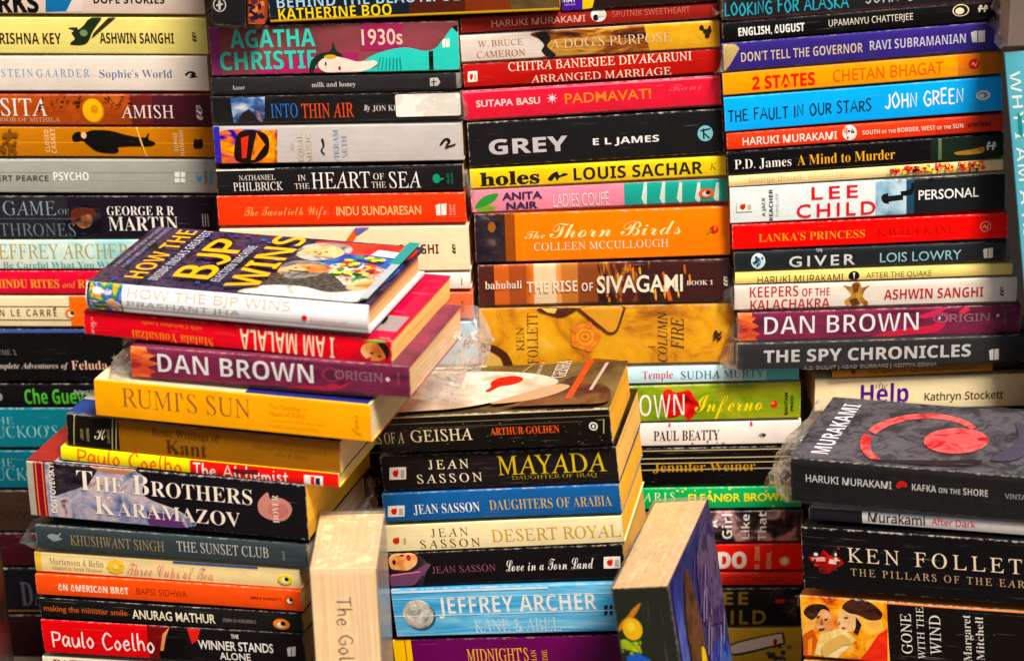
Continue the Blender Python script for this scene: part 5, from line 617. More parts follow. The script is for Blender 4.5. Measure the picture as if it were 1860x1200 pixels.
{'label': 'indigo book with cream condensed capitals and a tan torn corner', 'group': 'books stacked at the right of the back row', 'color': '#3a2a82', 'o': [167.88, -11.97, 200.68], 'x': [0.99954, 0.01745, 0.02469], 'y': [-0.01745, 0.99985, 0], 'L': 208.66, 'T': 21.27, 'D': 128, 'seed': 65, 'prints': [('t', 0, "DON'T TELL THE GOVERNOR", 'sb', '#e2d2b0', 13.57, 104.68, 6.35, 13.53, 0, -0.012), ('t', 0, 'RAVI SUBRAMANIAN', 'sb', '#dad6e6', 110.07, 181.85, 7.17, 14.36, 0, -0.012), ('p', 0, [(0.92, 20.93), (9.94, 20.18), (12.67, 16.99), (5.08, 4.9), (0.31, 0.2)], '#cdb478'), ('p', 0, [(185.65, 14.87), (188.88, 15.87), (190.59, 15.73), (190.41, 6.86), (186.56, 7.18), (186.22, 11.65)], '#f2efe8'), ('p', 0, [(191.45, 15.66), (196.38, 15.67), (196.21, 6.8), (191.27, 6.79)], '#f2efe8'), ('t', 0, 'Harper', 'ss', '#6a5ab0', 199.59, 201.66, 6.44, 15.73, 90, 0)], 'sleeve': (4, 0)},
{'label': 'amber orange book with red capitals above the sky blue one', 'group': 'books stacked at the right of the back row', 'color': '#f29a0e', 'o': [167.29, -11.98, 182.06], 'x': [0.99957, 0.01745, 0.02344], 'y': [-0.01745, 0.99985, 0], 'L': 209.74, 'T': 16.94, 'D': 128, 'seed': 66, 'prints': [('p', 0, [(176.62, 0), (209.74, 0), (209.74, 16.94), (176.62, 16.94)], '#d87a12'), ('p', 0, [(193.18, 0), (209.74, 0), (209.74, 16.94), (193.18, 16.94)], '#c26a14'), ('t', 0, '2 STATES', 'sb', '#d8260f', 21.9, 69.04, 3.25, 13.02, 0, 0.01), ('t', 0, 'CHETAN BHAGAT', 'ss', '#dc641a', 82.71, 165.46, 4.45, 13.37, 0, 0.005), ('e', 0, (188.65, 9.35, 4.15, 4.15), '#c8201c'), ('s', 0, [(186.56, 8.67), (188.27, 11.09), (189.46, 8.86), (191.6, 12.09), (189.84, 7.13), (188.22, 8.96)], '#f0b090')]},
{'label': 'thick sky blue book with black and white hand lettering', 'group': 'books stacked at the right of the back row', 'color': '#12a6ea', 'o': [168.03, -11.97, 153.62], 'x': [0.99963, 0.01745, 0.02077], 'y': [-0.01745, 0.99985, 0], 'L': 209.25, 'T': 26.71, 'D': 128, 'seed': 67, 'prints': [('t', 0, 'THE FAULT IN OUR STARS', 'hw', '#15222c', 2.85, 110.78, 7.74, 16.74, 0, 0.01), ('t', 0, 'JOHN GREEN', 'hw', '#f2f4f4', 120.8, 180.18, 8.83, 19.97, 0, 0.012), ('e', 0, (195.12, 13.41, 5.41, 3.75), '#e8ece8'), ('e', 0, (194.71, 13.45, 3.75, 2.5), '#7aa0b0'), ('e', 0, (193.87, 13.08, 2.08, 1.67), '#e8ece8')], 'rough': 0.3},
{'label': 'vermilion book with white name and a round picture, under the sky blue one', 'group': 'books stacked at the right of the back row', 'color': '#da421a', 'o': [168.97, -11.95, 139.37], 'x': [0.99975, 0.01745, 0.01363], 'y': [-0.01745, 0.99985, 0], 'L': 209.5, 'T': 12.89, 'D': 128, 'seed': 68, 'prints': [('p', 0, [(158.23, 0), (209.5, 0), (209.5, 12.89), (158.23, 12.89)], '#c03a1a'), ('t', 0, 'HARUKI MURAKAMI', 'ss', '#f6eee6', 12.06, 83.24, 3.17, 9.21, 0, 0.012), ('e', 0, (92.84, 7.2, 5.42, 5.83), '#efe8e2'), ('e', 0, (90.22, 8.2, 0.78, 0.69), '#5a4a44'), ('e', 0, (91.35, 3.5, 0.68, 1.15), '#5a4a44'), ('e', 0, (90.74, 10.42, 0.84, 1.55), '#e08a7a'), ('e', 0, (94.9, 9.43, 0.93, 1.25), '#e08a7a'), ('e', 0, (95.18, 8.02, 1.47, 0.96), '#5a4a44'), ('e', 0, (90.7, 7.56, 0.71, 1.56), '#e08a7a'), ('e', 0, (89.6, 9.06, 1.33, 0.94), '#e08a7a'), ('e', 0, (92.37, 8.88, 1.08, 0.86), '#5a4a44'), ('e', 0, (89.89, 10.94, 1.25, 0.91), '#e08a7a'), ('t', 0, 'SOUTH of the BORDER, WEST of the SUN', 'sb^', '#f2d8c8', 102.41, 178.65, 5.01, 8.46, 0, -0.01), ('t', 0, 'VINTAGE', 'sb', '#2a1410', 181.99, 199.91, 5.21, 8.23, 0, 0)]},
{'label': 'black book with white and amber bold serif lettering, right back stack', 'group': 'books stacked at the right of the back row', 'color': '#131114', 'o': [168.97, -11.95, 120.07], 'x': [0.9998, 0.01745, 0.00955], 'y': [-0.01745, 0.99985, 0], 'L': 209.62, 'T': 17.73, 'D': 128, 'seed': 69, 'prints': [('p', 0, [(154.12, 17.04), (209.64, 16.66), (209.6, 0.18), (153.94, 0.56)], '#1b2b22'), ('p', 0, [(159.97, 17.5), (162.47, 17.33), (162.31, 0.85), (159.8, 0.59)], '#5a6a50'), ('s', 0, [(172.82, 6.21), (187.46, 7.8), (194.15, 9.07), (194.13, 4.73), (186.6, 3.51), (174.89, 3.89)], 'bronze'), ('t', 0, 'P.D. James', 'se', '#f2eeea', 5.39, 48.37, 4.18, 11.55, 0, -0.01), ('t', 0, 'A Mind to Murder', 'se', '#eaac2c', 52.96, 126.87, 4.14, 11.95, 0, -0.01), ('s', 0, [(196.65, 6.72), (197.53, 12.3), (199.51, 12.17), (199.51, 10.87), (198.23, 10.52), (198.07, 6.63)], '#e2ded8'), ('s', 0, [(200.56, 6.45), (201.43, 12.03), (203.42, 11.9), (203.42, 10.6), (202.14, 10.25), (201.98, 6.35)], '#e2ded8'), ('p', 0, [(196.25, 10.01), (203.77, 9.92), (203.77, 8.62), (196.24, 8.71)], '#e2ded8')]},
{'label': 'thin cream book with multicoloured confetti dots, right back stack', 'group': 'books stacked at the right of the back row', 'color': '#ecd6a2', 'o': [169.81, -11.94, 110.29], 'x': [0.99984, 0.01745, 0.0048], 'y': [-0.01745, 0.99985, 0], 'L': 208.41, 'T': 8.45, 'D': 128, 'seed': 70, 'prints': [('t', 0, 'George Orwell', 'sb', '#bd9c62', 15.47, 54.36, 2.61, 6.53, 0, -0.03), ('t', 0, 'Animal Farm', 'sb', '#dcc088', 60.23, 94.52, 3.35, 7.26, 0, -0.03), ('e', 0, (160.27, 7.12, 0.97, 1.57), '#cc1c1c'), ('e', 0, (151.43, 6.62, 1.4, 1.12), '#3a1a20'), ('e', 0, (175.86, 4.67, 1, 1.63), '#e87a20'), ('e', 0, (157.47, 8.32, 0.89, 0.95), '#c81c3a'), ('e', 0, (189.63, 5.44, 1.55, 1.16), '#e87a20'), ('e', 0, (187.43, 3.01, 1.03, 1.03), '#c81c3a'), ('e', 0, (157.41, 8.8, 1.08, 1.01), '#d83a24'), ('e', 0, (151.69, 8.96, 1.49, 0.84), '#f0d040'), ('e', 0, (127.7, 7.12, 1.29, 0.86), '#f0d040'), ('e', 0, (178.14, 3.76, 1.73, 0.84), '#c81c3a'), ('e', 0, (168.03, 3.74, 1.03, 0.85), '#cc1c1c'), ('e', 0, (135.14, 4.58, 1.3, 1.32), '#3a1a20'), ('e', 0, (189.46, 6.74, 1.21, 1.38), '#cc1c1c'), ('e', 0, (175.92, 8.67, 1.71, 1.44), '#cc1c1c'), ('e', 0, (127.63, 6.36, 1.4, 0.96), '#d83a24'), ('e', 0, (178.18, 5.69, 0.87, 1.57), '#f0d040'), ('e', 0, (191.25, 8.14, 1.4, 0.88), '#d83a24'), ('e', 0, (184.91, 6, 1.36, 1.42), '#c81c3a'), ('e', 0, (152.07, 4.37, 1.38, 1.22), '#f0d040'), ('e', 0, (140.69, 4.27, 1.53, 1.16), '#3a1a20'), ('e', 0, (150.73, 6.79, 1.04, 1.21), '#d83a24'), ('e', 0, (183.01, 7.58, 1.1, 1.27), '#cc1c1c'), ('e', 0, (124.37, 5.46, 1.58, 1.26), '#e87a20'), ('e', 0, (180.73, 5.73, 0.9, 1.38), '#cc1c1c'), ('e', 0, (192.03, 6.88, 1.18, 1.56), '#d83a24'), ('e', 0, (135.69, 7.53, 1.48, 1.57), '#cc1c1c'), ('e', 0, (127.22, 4.57, 1, 1.63), '#cc1c1c'), ('e', 0, (169.87, 9.47, 0.89, 1.01), '#f0d040'), ('e', 0, (148.18, 9.06, 1.57, 1.08), '#f0d040'), ('e', 0, (166.94, 8.62, 0.92, 1.3), '#e87a20'), ('e', 0, (133.8, 6.92, 0.97, 1.31), '#c81c3a'), ('e', 0, (154.65, 4.17, 1, 1.44), '#c81c3a'), ('e', 0, (169.25, 5.58, 1.16, 1.61), '#d83a24'), ('e', 0, (164.74, 8.37, 1.42, 0.91), '#c81c3a'), ('e', 0, (181.46, 3.62, 1.03, 1.24), '#3a1a20'), ('e', 0, (166.76, 7.02, 1, 1.24), '#d83a24'), ('e', 0, (165.16, 3.53, 0.87, 1.67), '#f0d040'), ('e', 0, (165.76, 6.16, 1.33, 1.6), '#cc1c1c'), ('e', 0, (186.84, 5.6, 1.72, 0.89), '#e8c020'), ('e', 0, (177.17, 8.98, 1.48, 1.22), '#f0d040'), ('e', 0, (187.53, 4.44, 1.47, 0.86), '#e8c020'), ('e', 0, (186.92, 8.15, 1.6, 1.45), '#3a1a20'), ('e', 0, (162.52, 7.92, 1.41, 0.91), '#cc1c1c'), ('e', 0, (174.47, 6.88, 0.9, 1), '#3a1a20'), ('e', 0, (179.18, 9.13, 0.87, 1.36), '#3a1a20'), ('e', 0, (165.19, 9.3, 1.55, 1.12), '#c81c3a'), ('e', 0, (150.19, 6.63, 1.25, 0.96), '#f0d040'), ('e', 0, (193.35, 3.51, 0.94, 1.13), '#e8c020'), ('e', 0, (159.48, 8.58, 1.73, 0.93), '#cc1c1c'), ('e', 0, (133.98, 4.52, 1.74, 1.15), '#e87a20'), ('e', 0, (124.13, 6.1, 1.02, 1.57), '#cc1c1c'), ('e', 0, (143.7, 7.73, 1.32, 1), '#f0d040'), ('e', 0, (145.03, 5.89, 1.72, 1.27), '#f0d040'), ('e', 0, (128.02, 7.67, 1.62, 1.35), '#e8c020'), ('e', 0, (171.96, 5.06, 0.96, 0.87), '#e8c020'), ('e', 0, (192.71, 3.88, 1.67, 1.62), '#d83a24'), ('e', 0, (192.24, 9.25, 1.13, 1.05), '#3a1a20'), ('e', 0, (150.21, 6.08, 1.65, 1.59), '#f0d040'), ('e', 0, (141.54, 7.62, 1.26, 1.35), '#3a1a20'), ('e', 0, (159.78, 7.05, 1.14, 0.89), '#cc1c1c'), ('e', 0, (138.37, 6.3, 1.01, 1.44), '#e87a20'), ('e', 0, (188, 2.81, 0.92, 1.66), '#3a1a20'), ('e', 0, (169.39, 3.41, 1.46, 1.16), '#e87a20'), ('e', 0, (165.61, 7.35, 0.86, 1.3), '#f0d040'), ('e', 0, (142.99, 5.32, 1.54, 1.51), '#3a1a20'), ('e', 0, (132.06, 5.58, 1.1, 1.29), '#cc1c1c'), ('e', 0, (142.69, 4.02, 1.13, 0.92), '#d83a24'), ('e', 0, (137.78, 8.47, 1.6, 1.67), '#e87a20'), ('e', 0, (184.55, 6.98, 1.38, 1.57), '#3a1a20'), ('e', 0, (175.24, 7.2, 1.09, 1.11), '#f0d040'), ('e', 0, (167.28, 4.38, 1.56, 0.99), '#e8c020'), ('e', 0, (122.24, 5.9, 0.86, 1.24), '#c81c3a'), ('e', 0, (179.28, 6.72, 1.74, 0.92), '#d83a24'), ('e', 0, (136.08, 6.76, 1.47, 1.03), '#d83a24'), ('e', 0, (136.33, 5.68, 1.52, 0.88), '#d83a24'), ('e', 0, (189.93, 9.73, 1.01, 1.49), '#e87a20'), ('e', 0, (179.75, 6.53, 1.15, 1.47), '#e8c020'), ('e', 0, (188.34, 8.27, 1.03, 1.41), '#f0d040'), ('e', 0, (122.33, 6.42, 0.88, 1.49), '#d83a24'), ('e', 0, (162.54, 9.04, 1.58, 1.17), '#f0d040'), ('e', 0, (158.48, 5.02, 1.01, 0.92), '#e8c020'), ('e', 0, (192.04, 9.32, 1.17, 1.58), '#c81c3a'), ('e', 0, (160.71, 6.19, 1.54, 0.85), '#e87a20'), ('e', 0, (165.46, 5.24, 1.74, 0.98), '#cc1c1c'), ('e', 0, (176.9, 5.63, 1.74, 1.39), '#d83a24'), ('e', 0, (147.36, 8.43, 1.11, 0.87), '#f0d040'), ('e', 0, (183.46, 8.03, 1.27, 1.42), '#d83a24'), ('e', 0, (138.6, 8.25, 1.37, 1.01), '#e87a20'), ('e', 0, (181.82, 3.14, 1.19, 1.48), '#3a1a20'), ('e', 0, (136.81, 7.11, 1.72, 1.17), '#d83a24'), ('e', 0, (157, 4.92, 1.61, 1.4), '#3a1a20'), ('e', 0, (131.62, 4.47, 1.32, 1.05), '#3a1a20'), ('e', 0, (180.37, 3.71, 1.34, 1.68), '#e87a20'), ('e', 0, (128.1, 6.47, 1.13, 1.55), '#e8c020'), ('e', 0, (185.82, 8.39, 1.5, 1.05), '#d83a24'), ('e', 0, (142.86, 8.13, 1.42, 1.62), '#d83a24'), ('e', 0, (190.79, 7.28, 1.36, 0.97), '#e87a20'), ('e', 0, (124.84, 5.61, 1.03, 0.88), '#cc1c1c'), ('e', 0, (145.41, 4.45, 1.24, 1.13), '#c81c3a'), ('e', 0, (176.21, 9.15, 1.49, 1.43), '#e8c020'), ('e', 0, (128.14, 6.28, 1.31, 1.55), '#d83a24'), ('e', 0, (176.03, 8.35, 1.43, 1.45), '#3a1a20'), ('e', 0, (187.81, 9.64, 1.74, 1.1), '#f0d040'), ('e', 0, (147.88, 6.79, 1.74, 1.19), '#c81c3a'), ('e', 0, (132.49, 4.83, 1.6, 1.41), '#e8c020'), ('e', 0, (156.78, 7.17, 1.18, 1.67), '#c81c3a'), ('e', 0, (156.41, 3.74, 1.01, 1.38), '#c81c3a'), ('e', 0, (176.92, 7.45, 1.3, 1.1), '#cc1c1c'), ('e', 0, (155.15, 3.82, 1.74, 1.64), '#f0d040'), ('e', 0, (138.25, 8.8, 1.11, 0.84), '#cc1c1c')]},
{'label': 'book fading from white to black with red spaced capitals, right back stack', 'group': 'books stacked at the right of the back row', 'color': '#dfe6e6', 'o': [170.09, -11.93, 81.03], 'x': [0.99984, 0.01745, -0.00499], 'y': [-0.01745, 0.99985, 0], 'L': 209.87, 'T': 28.45, 'D': 128, 'seed': 71, 'prints': [('p', 0, [(110.73, 0), (135.92, 0), (135.92, 28.45), (110.73, 28.45)], 'smoke_blue'), ('p', 0, [(134.24, 0), (148.52, 0), (148.52, 28.45), (134.24, 28.45)], '#2a4a60'), ('p', 0, [(140.12, 0), (209.87, 0), (209.87, 28.45), (140.12, 28.45)], '#1e2124'), ('s', 0, [(116.61, 17.63), (135.91, 20.06), (138, 25.2), (140.1, 24.21), (138.43, 16.42), (128.36, 15.23), (127.52, 10.89), (117.44, 10.57)], '#15181c'), ('p', 0, [(119.97, 23.57), (129.2, 23.93), (131.73, 0.1), (121.63, -0.22)], 'smoke_blue'), ('p', 0, [(117.45, 15.83), (131.72, 16.79), (131.72, 12.41), (118.28, 11.4)], '#15181c'), ('t', 0, 'A JACK', 'sb', '#2a2c2e', 24.28, 26.8, 5.13, 20.03, 90, -0.02), ('t', 0, 'REACHER', 'sb', '#1f2124', 29.75, 32.69, 1.3, 26.27, 90, -0.01), ('t', 0, 'THRILLER', 'ss', '#a8b4b8', 34.78, 36.88, 4.12, 22.96, 90, 0), ('t', 0, 'LEE', 'sn_', '#cc1a2e', 62.12, 97.33, 16.6, 26.22, 0, 0.01), ('t', 0, 'CHILD', 'sn_', '#cc1a2e', 50.65, 110.71, 2.5, 13.04, 0, 0.01), ('t', 0, 'PERSONAL', 'sn', '#efecea', 143.47, 189.26, 11.81, 19.26, 0, 0.01), ('s', 0, [(5.93, 17.62), (16.4, 17.48), (17.22, 16.56), (17.12, 10.42), (16.27, 9.59), (5.78, 9.74), (4.96, 10.66), (5.08, 16.79)], '#f1e9df'), ('e', 0, (9.39, 13.48, 2.07, 2.26), '#c8281c'), ('p', 0, [(8.66, 13.53), (11.14, 16.46), (11.83, 13.79)], '#c8281c'), ('p', 0, [(13.31, 15.02), (15.99, 15.31), (15.91, 10.93), (13.24, 11.08)], '#b9b0a4')]},
{'label': 'scarlet book with golden orange and dark red serif capitals, right back stack', 'group': 'books stacked at the right of the back row', 'color': '#e6100e', 'o': [171.07, -11.92, 59.95], 'x': [0.99972, 0.01745, -0.01569], 'y': [-0.01745, 0.99985, 0], 'L': 210.73, 'T': 19.85, 'D': 128, 'seed': 72, 'prints': [('t', 0, "LANKA'S PRINCESS", 'se', '#f29a2a', 20.19, 101.47, 5.85, 12.04, 0, -0.015), ('t', 0, 'KAVITA KANE', 'ro', '#7c1410', 110.74, 170.63, 6.23, 12.86, 0, 0.01), ('e', 0, (193.83, 10.46, 4.23, 4.23), '#f0a88a'), ('e', 0, (193.83, 10.46, 3.6, 3.6), '#d8160f'), ('s', 0, [(191.31, 9.69), (193.37, 12.25), (194.26, 10), (196.73, 12.98), (195.14, 8.19), (193.41, 10.04)], '#f0a88a')], 'rough': 0.3},
{'label': 'dark slate book with round blue-white emblem and spaced white capitals, right back stack', 'group': 'books stacked at the right of the back row', 'color': '#1a2328', 'o': [172.32, -11.9, 42.76], 'x': [0.99969, 0.01745, -0.01755], 'y': [-0.01745, 0.99985, 0], 'L': 209.25, 'T': 15.08, 'D': 128, 'seed': 73, 'prints': [('e', 0, (18.14, 7.64, 5.49, 6.34), '#d8ecf0'), ('e', 0, (15.48, 5.83, 0.82, 1.37), '#6aa8c8'), ('e', 0, (21.26, 9.84, 0.84, 1.23), '#1f5a80'), ('e', 0, (17.56, 4.02, 0.89, 1), '#14262c'), ('e', 0, (14.81, 6.5, 0.8, 1), '#14262c'), ('e', 0, (16.56, 10.74, 0.88, 1.1), '#14262c'), ('e', 0, (18.76, 5.81, 1.18, 1.39), '#1f5a80'), ('e', 0, (19.05, 7.19, 1.37, 1.66), '#6aa8c8'), ('e', 0, (17.79, 9.16, 1.68, 1.57), '#1f5a80'), ('e', 0, (16.62, 7.31, 1.15, 1.27), '#14262c'), ('t', 0, 'GIVER', 'sn_', '#e2e4e4', 41.78, 92.48, 1.94, 10.39, 0, 0.015), ('t', 0, 'THE', 'ss', '#c8cccc', 62.45, 67.51, 13.14, 15.36, 0, 0), ('t', 0, 'LOIS LOWRY', 'sn', '#9cccd8', 111.5, 174.12, 2.65, 10.21, 0, 0.005), ('p', 0, [(190.57, 9.46), (192.83, 10.7), (194.05, 10.64), (194.23, 2.63), (191.48, 2.75), (191.09, 6.77)], '#f2efe8'), ('p', 0, [(194.66, 10.62), (198.16, 10.91), (198.35, 2.9), (194.84, 2.61)], '#f2efe8')], 'sleeve': (0, 6)},
{'label': 'thin pale yellow book with thin dark capitals and a dark seed mark, right back stack', 'group': 'books stacked at the right of the back row', 'color': '#ead888', 'o': [172.44, -11.89, 32.26], 'x': [0.99954, 0.01745, -0.02474], 'y': [-0.01745, 0.99985, 0], 'L': 213.54, 'T': 9.34, 'D': 128, 'seed': 74, 'prints': [('t', 0, 'HARUKI MURAKAMI', 'ss', '#3a3322', 17.34, 83.37, -0.3, 5.95, 0, 0), ('t', 0, 'AFTER THE QUAKE', 'ss', '#6a5f3a', 100.72, 151.17, 1.84, 6.31, 0, 0), ('e', 0, (91.4, 4, 4.24, 3.82), '#1c1614'), ('p', 0, [(90.52, 6.71), (92.21, 6.65), (91.46, 0.43)], '#d8d0b8')]},
{'label': 'white book with dark red condensed capitals and a golden figure, right back stack', 'group': 'books stacked at the right of the back row', 'color': '#ece4da', 'o': [171.47, -11.91, 11.13], 'x': [0.99944, 0.01745, -0.02864], 'y': [-0.01745, 0.99985, 0], 'L': 217.9, 'T': 19.93, 'D': 128, 'seed': 75, 'prints': [('t', 0, 'KEEPERS', 'sb', '#b4221e', 11.84, 49.12, 10.08, 18.58, 0, -0.012), ('t', 0, 'OF THE', 'sb', '#b4221e', 52.11, 73.31, 9.91, 16.18, 0, -0.012), ('t', 0, 'KALACHAKRA', 'sb', '#b4221e', 12.33, 73.46, -0.2, 7.88, 0, -0.012), ('s', 0, [(83.84, 17.72), (89.79, 16.63), (91.44, 19.26), (96.52, 19.54), (98.3, 15.46), (104.21, 17.06), (100.05, 12.72), (99.31, 7.36), (102.79, 3.66), (102.03, -0.81), (97.7, 2.93), (94.38, -1.45), (90.06, 2.28), (87.54, 0.57), (84.91, 5.15), (89.93, 9.47), (87.3, 14.03)], 'bronze'), ('p', 0, [(90.61, 18.4), (93.97, 20.07), (96.55, 18.2), (94.97, 11.99), (91.59, 11.2)], '#6a4014'), ('p', 0, [(88.29, 5.93), (94.21, 7.53), (96.87, 2.06), (90.94, 0.46)], '#5a3a18'), ('t', 0, 'ASHWIN SANGHI', 'sb', '#b4221e', 115.42, 191.96, 5.12, 13.2, 0, -0.01), ('t', 0, 'w', 'sc', '#5a2a24', 201.76, 207.72, 5.23, 12.87, 90, 0)], 'sleeve': (6, 0)},
{'label': 'plum book with white capitals and an orange jagged end, in the right back stack', 'group': 'books stacked at the right of the back row', 'color': 'plum', 'o': [173.4, -11.88, -14.73], 'x': [0.99943, 0.01745, -0.02892], 'y': [-0.01745, 0.99985, 0], 'L': 218.71, 'T': 23.24, 'D': 128, 'seed': 76, 'prints': [('s', 0, [(-0.07, 23.78), (10.12, 23.9), (10.99, 20.72), (14.4, 19.26), (11.02, 16.22), (16.16, 12.44), (11.07, 9.9), (17.06, 6.09), (13.67, 3.49), (15.41, -0.64), (0.5, -0.6)], 'dusk'), ('s', 0, [(102.41, 0.54), (127.88, 6.94), (149.17, 8.95), (153.37, 11.52), (161.86, 13.04), (153.6, 3.37), (128.01, 1.5), (111, -1.55)], '#c8284c'), ('p', 0, [(170.2, 19.08), (176.46, 23.38), (179.54, 20.58), (174.53, 17.14)], '#d83a50'), ('p', 0, [(137.87, 16.54), (153.08, 21.45), (161.56, 22.97), (155.75, 17.76), (144.75, 14.51)], '#c83058'), ('e', 0, (157.53, 14.99, 7.26, 4.27), '#a84060'), ('e', 0, (157.53, 14.99, 5.13, 2.99), '#6a2848'), ('e', 0, (155.41, 14.61, 1.28, 1.28), '#f0e0e0'), ('t', 0, 'DAN BROWN', 'sb', '#f2eef0', 20.41, 139.68, 5.36, 19.8, 0, -0.02), ('t', 0, 'ORIGIN', 'ss', '#94707e', 154.14, 194.68, 11.27, 17.6, 0, 0.01), ('e', 0, (201.05, 15.36, 1.28, 1.28), '#e6dada'), ('t', 0, 'BANTAM', 'ss', '#a06a80', 205.82, 207.53, 7.04, 19.7, 90, 0)], 'sleeve': (6, 6)},
{'label': 'charcoal book in film with bold silver capitals, lowest of the right back stack in view', 'group': 'books stacked at the right of the back row', 'color': '#2a2c2e', 'o': [171.96, -17.9, -35.68], 'x': [0.99943, 0.01745, -0.02888], 'y': [-0.01745, 0.99985, 0], 'L': 223.58, 'T': 21.31, 'D': 128, 'seed': 77, 'prints': [('t', 0, 'THE SPY CHRONICLES', 'sb', '#c8c6c4', 20.43, 180.83, 5.69, 15.67, 0, 0.005), ('t', 0, 'A.S. DULAT | ASAD DURRANI | ADITYA SINHA', 'ss', '#b8b4b0', 51.24, 155.07, -1.67, 1.52, 0, 0.005), ('p', 0, [(194.96, 9.8), (197.23, 11.08), (198.46, 11.04), (198.78, 1.94), (196, 2.04), (195.53, 6.6)], '#f2efe8'), ('p', 0, [(199.08, 11.02), (202.6, 11.35), (202.93, 2.26), (199.4, 1.92)], '#f2efe8')], 'sleeve': (10, 6), 'film': 0.06},
{'label': 'thin brown book with dim gold capitals above the cream one at the right', 'group': 'books stacked at the right of the back row', 'color': '#8a5c1e', 'o': [246.35, -10.6, -49.25], 'x': [0.99973, 0.01745, -0.01516], 'y': [-0.01745, 0.99985, 0], 'L': 168.67, 'T': 6.39, 'D': 128, 'seed': 78, 'prints': [('p', 0, [(124.84, 0), (168.67, 0), (168.67, 6.39), (124.84, 6.39)], '#17130f'), ('t', 0, 'THE MIND OF ADI SHANKARACHARYA', 'ss', '#4a3110', 27, 112.8, 2.39, 5.59, 0, 0.01), ('e', 0, (16.28, 4.48, 1.72, 1.72), '#2a1c0a')]},
{'label': 'thick cream book with a purple title behind the grey-jacketed one, right side', 'group': 'books stacked at the right of the back row', 'color': '#ecdcb4', 'o': [232.65, -4.84, -78.81], 'x': [0.99931, 0.01744, -0.03286], 'y': [-0.01745, 0.99985, 0], 'L': 207.27, 'T': 27.2, 'D': 128, 'seed': 79, 'prints': [('t', 0, 'Help', 'sb', '#4c1f86', 35.76, 73.28, 6.42, 21.63, 0, 0), ('t', 0, 'the', 'it', '#3a2a4a', 47.23, 56.71, 18.48, 23.08, 0, 0.01), ('t', 0, 'Kathryn Stockett', 'ss', '#2f2a26', 85.9, 147.7, 7.32, 13.78, 0, 0.01)]},
{'label': 'plain tan book in the right back stack hidden behind the front right pile', 'group': 'books stacked at the right of the back row', 'color': '#5a4a3a', 'o': [235.82, -0.79, -120.58], 'x': [0.99921, 0.01744, -0.03559], 'y': [-0.01745, 0.99985, 0], 'L': 200.92, 'T': 37.58, 'D': 128, 'seed': 80, 'prints': []},
{'label': 'plain steel blue book in the right back stack hidden behind the front right pile', 'group': 'books stacked at the right of the back row', 'color': '#2c3a4a', 'o': [235.25, -0.8, -161.14], 'x': [0.9992, 0.01744, -0.03608], 'y': [-0.01745, 0.99985, 0], 'L': 202.11, 'T': 38.03, 'D': 128, 'seed': 81, 'prints': []},
{'label': 'plain russet book in the right back stack hidden behind the front right pile', 'group': 'books stacked at the right of the back row', 'color': '#4a2a2a', 'o': [234.66, -0.81, -202.19], 'x': [0.99918, 0.01744, -0.03658], 'y': [-0.01745, 0.99985, 0], 'L': 203.32, 'T': 38.49, 'D': 128, 'seed': 82, 'prints': []},
{'label': 'plain grey-green book in the right back stack hidden behind the front right pile', 'group': 'books stacked at the right of the back row', 'color': '#3a3a34', 'o': [234.07, -0.82, -243.73], 'x': [0.99916, 0.01744, -0.03708], 'y': [-0.01745, 0.99985, 0], 'L': 204.54, 'T': 38.96, 'D': 128, 'seed': 83, 'prints': []},
{'label': 'plain buff book in the right back stack hidden behind the front right pile', 'group': 'books stacked at the right of the back row', 'color': '#6a5a44', 'o': [233.47, -0.83, -285.77], 'x': [0.99914, 0.01744, -0.03759], 'y': [-0.01745, 0.99985, 0], 'L': 205.78, 'T': 39.44, 'D': 128, 'seed': 84, 'prints': []},
{'label': 'plain black book in the right back stack hidden behind the front right pile', 'group': 'books stacked at the right of the back row', 'color': '#241c1c', 'o': [232.86, -0.84, -328.32], 'x': [0.99912, 0.01744, -0.03811], 'y': [-0.01745, 0.99985, 0], 'L': 207.03, 'T': 39.93, 'D': 128, 'seed': 85, 'prints': []},
{'label': 'teal book standing on end with white capitals reading down, right edge', 'group': 'books at the far right edge', 'color': '#62b2c2', 'o': [370.99, -47.43, 213.47], 'x': [0.08762, -0.01545, -0.99603], 'y': [0.17365, 0.98481, 0], 'L': 248, 'T': 26.02, 'D': 128, 'seed': 86, 'prints': [('t', 0, 'WHY I AM A HINDU', 'sb', '#eef2f2', 14.56, 182.11, 3.08, 10.72, 0, -0.02), ('p', 0, [(45.94, 6.37), (49.6, 9.29), (65.72, 8.81), (62.89, 5.81)], '#2a8a8a')], 'stand': True},
{'label': 'grey-brown book lying over the teal standing one at the right edge', 'group': 'books at the far right edge', 'color': '#7c6e68', 'o': [373.69, -50, 218.55], 'x': [0.99917, 0, -0.04062], 'y': [0, 1, 0], 'L': 95.09, 'T': 54.88, 'D': 128, 'seed': 87, 'prints': [], 'sleeve': (6, 0)},
{'label': 'plain umber book under the teal standing one, beyond the right edge', 'group': 'books at the far right edge', 'color': '#2a221e', 'o': [391.89, -49.09, -78.15], 'x': [0.98377, -0.17347, 0.04579], 'y': [0.17365, 0.98481, 0], 'L': 133.09, 'T': 42.46, 'D': 122, 'seed': 88, 'prints': []},
{'label': 'plain moss green book under the teal standing one, beyond the right edge', 'group': 'books at the far right edge', 'color': '#3a4038', 'o': [392.42, -49.18, -123.5], 'x': [0.98361, -0.17344, 0.04932], 'y': [0.17365, 0.98481, 0], 'L': 133.99, 'T': 43.04, 'D': 122, 'seed': 89, 'prints': []},
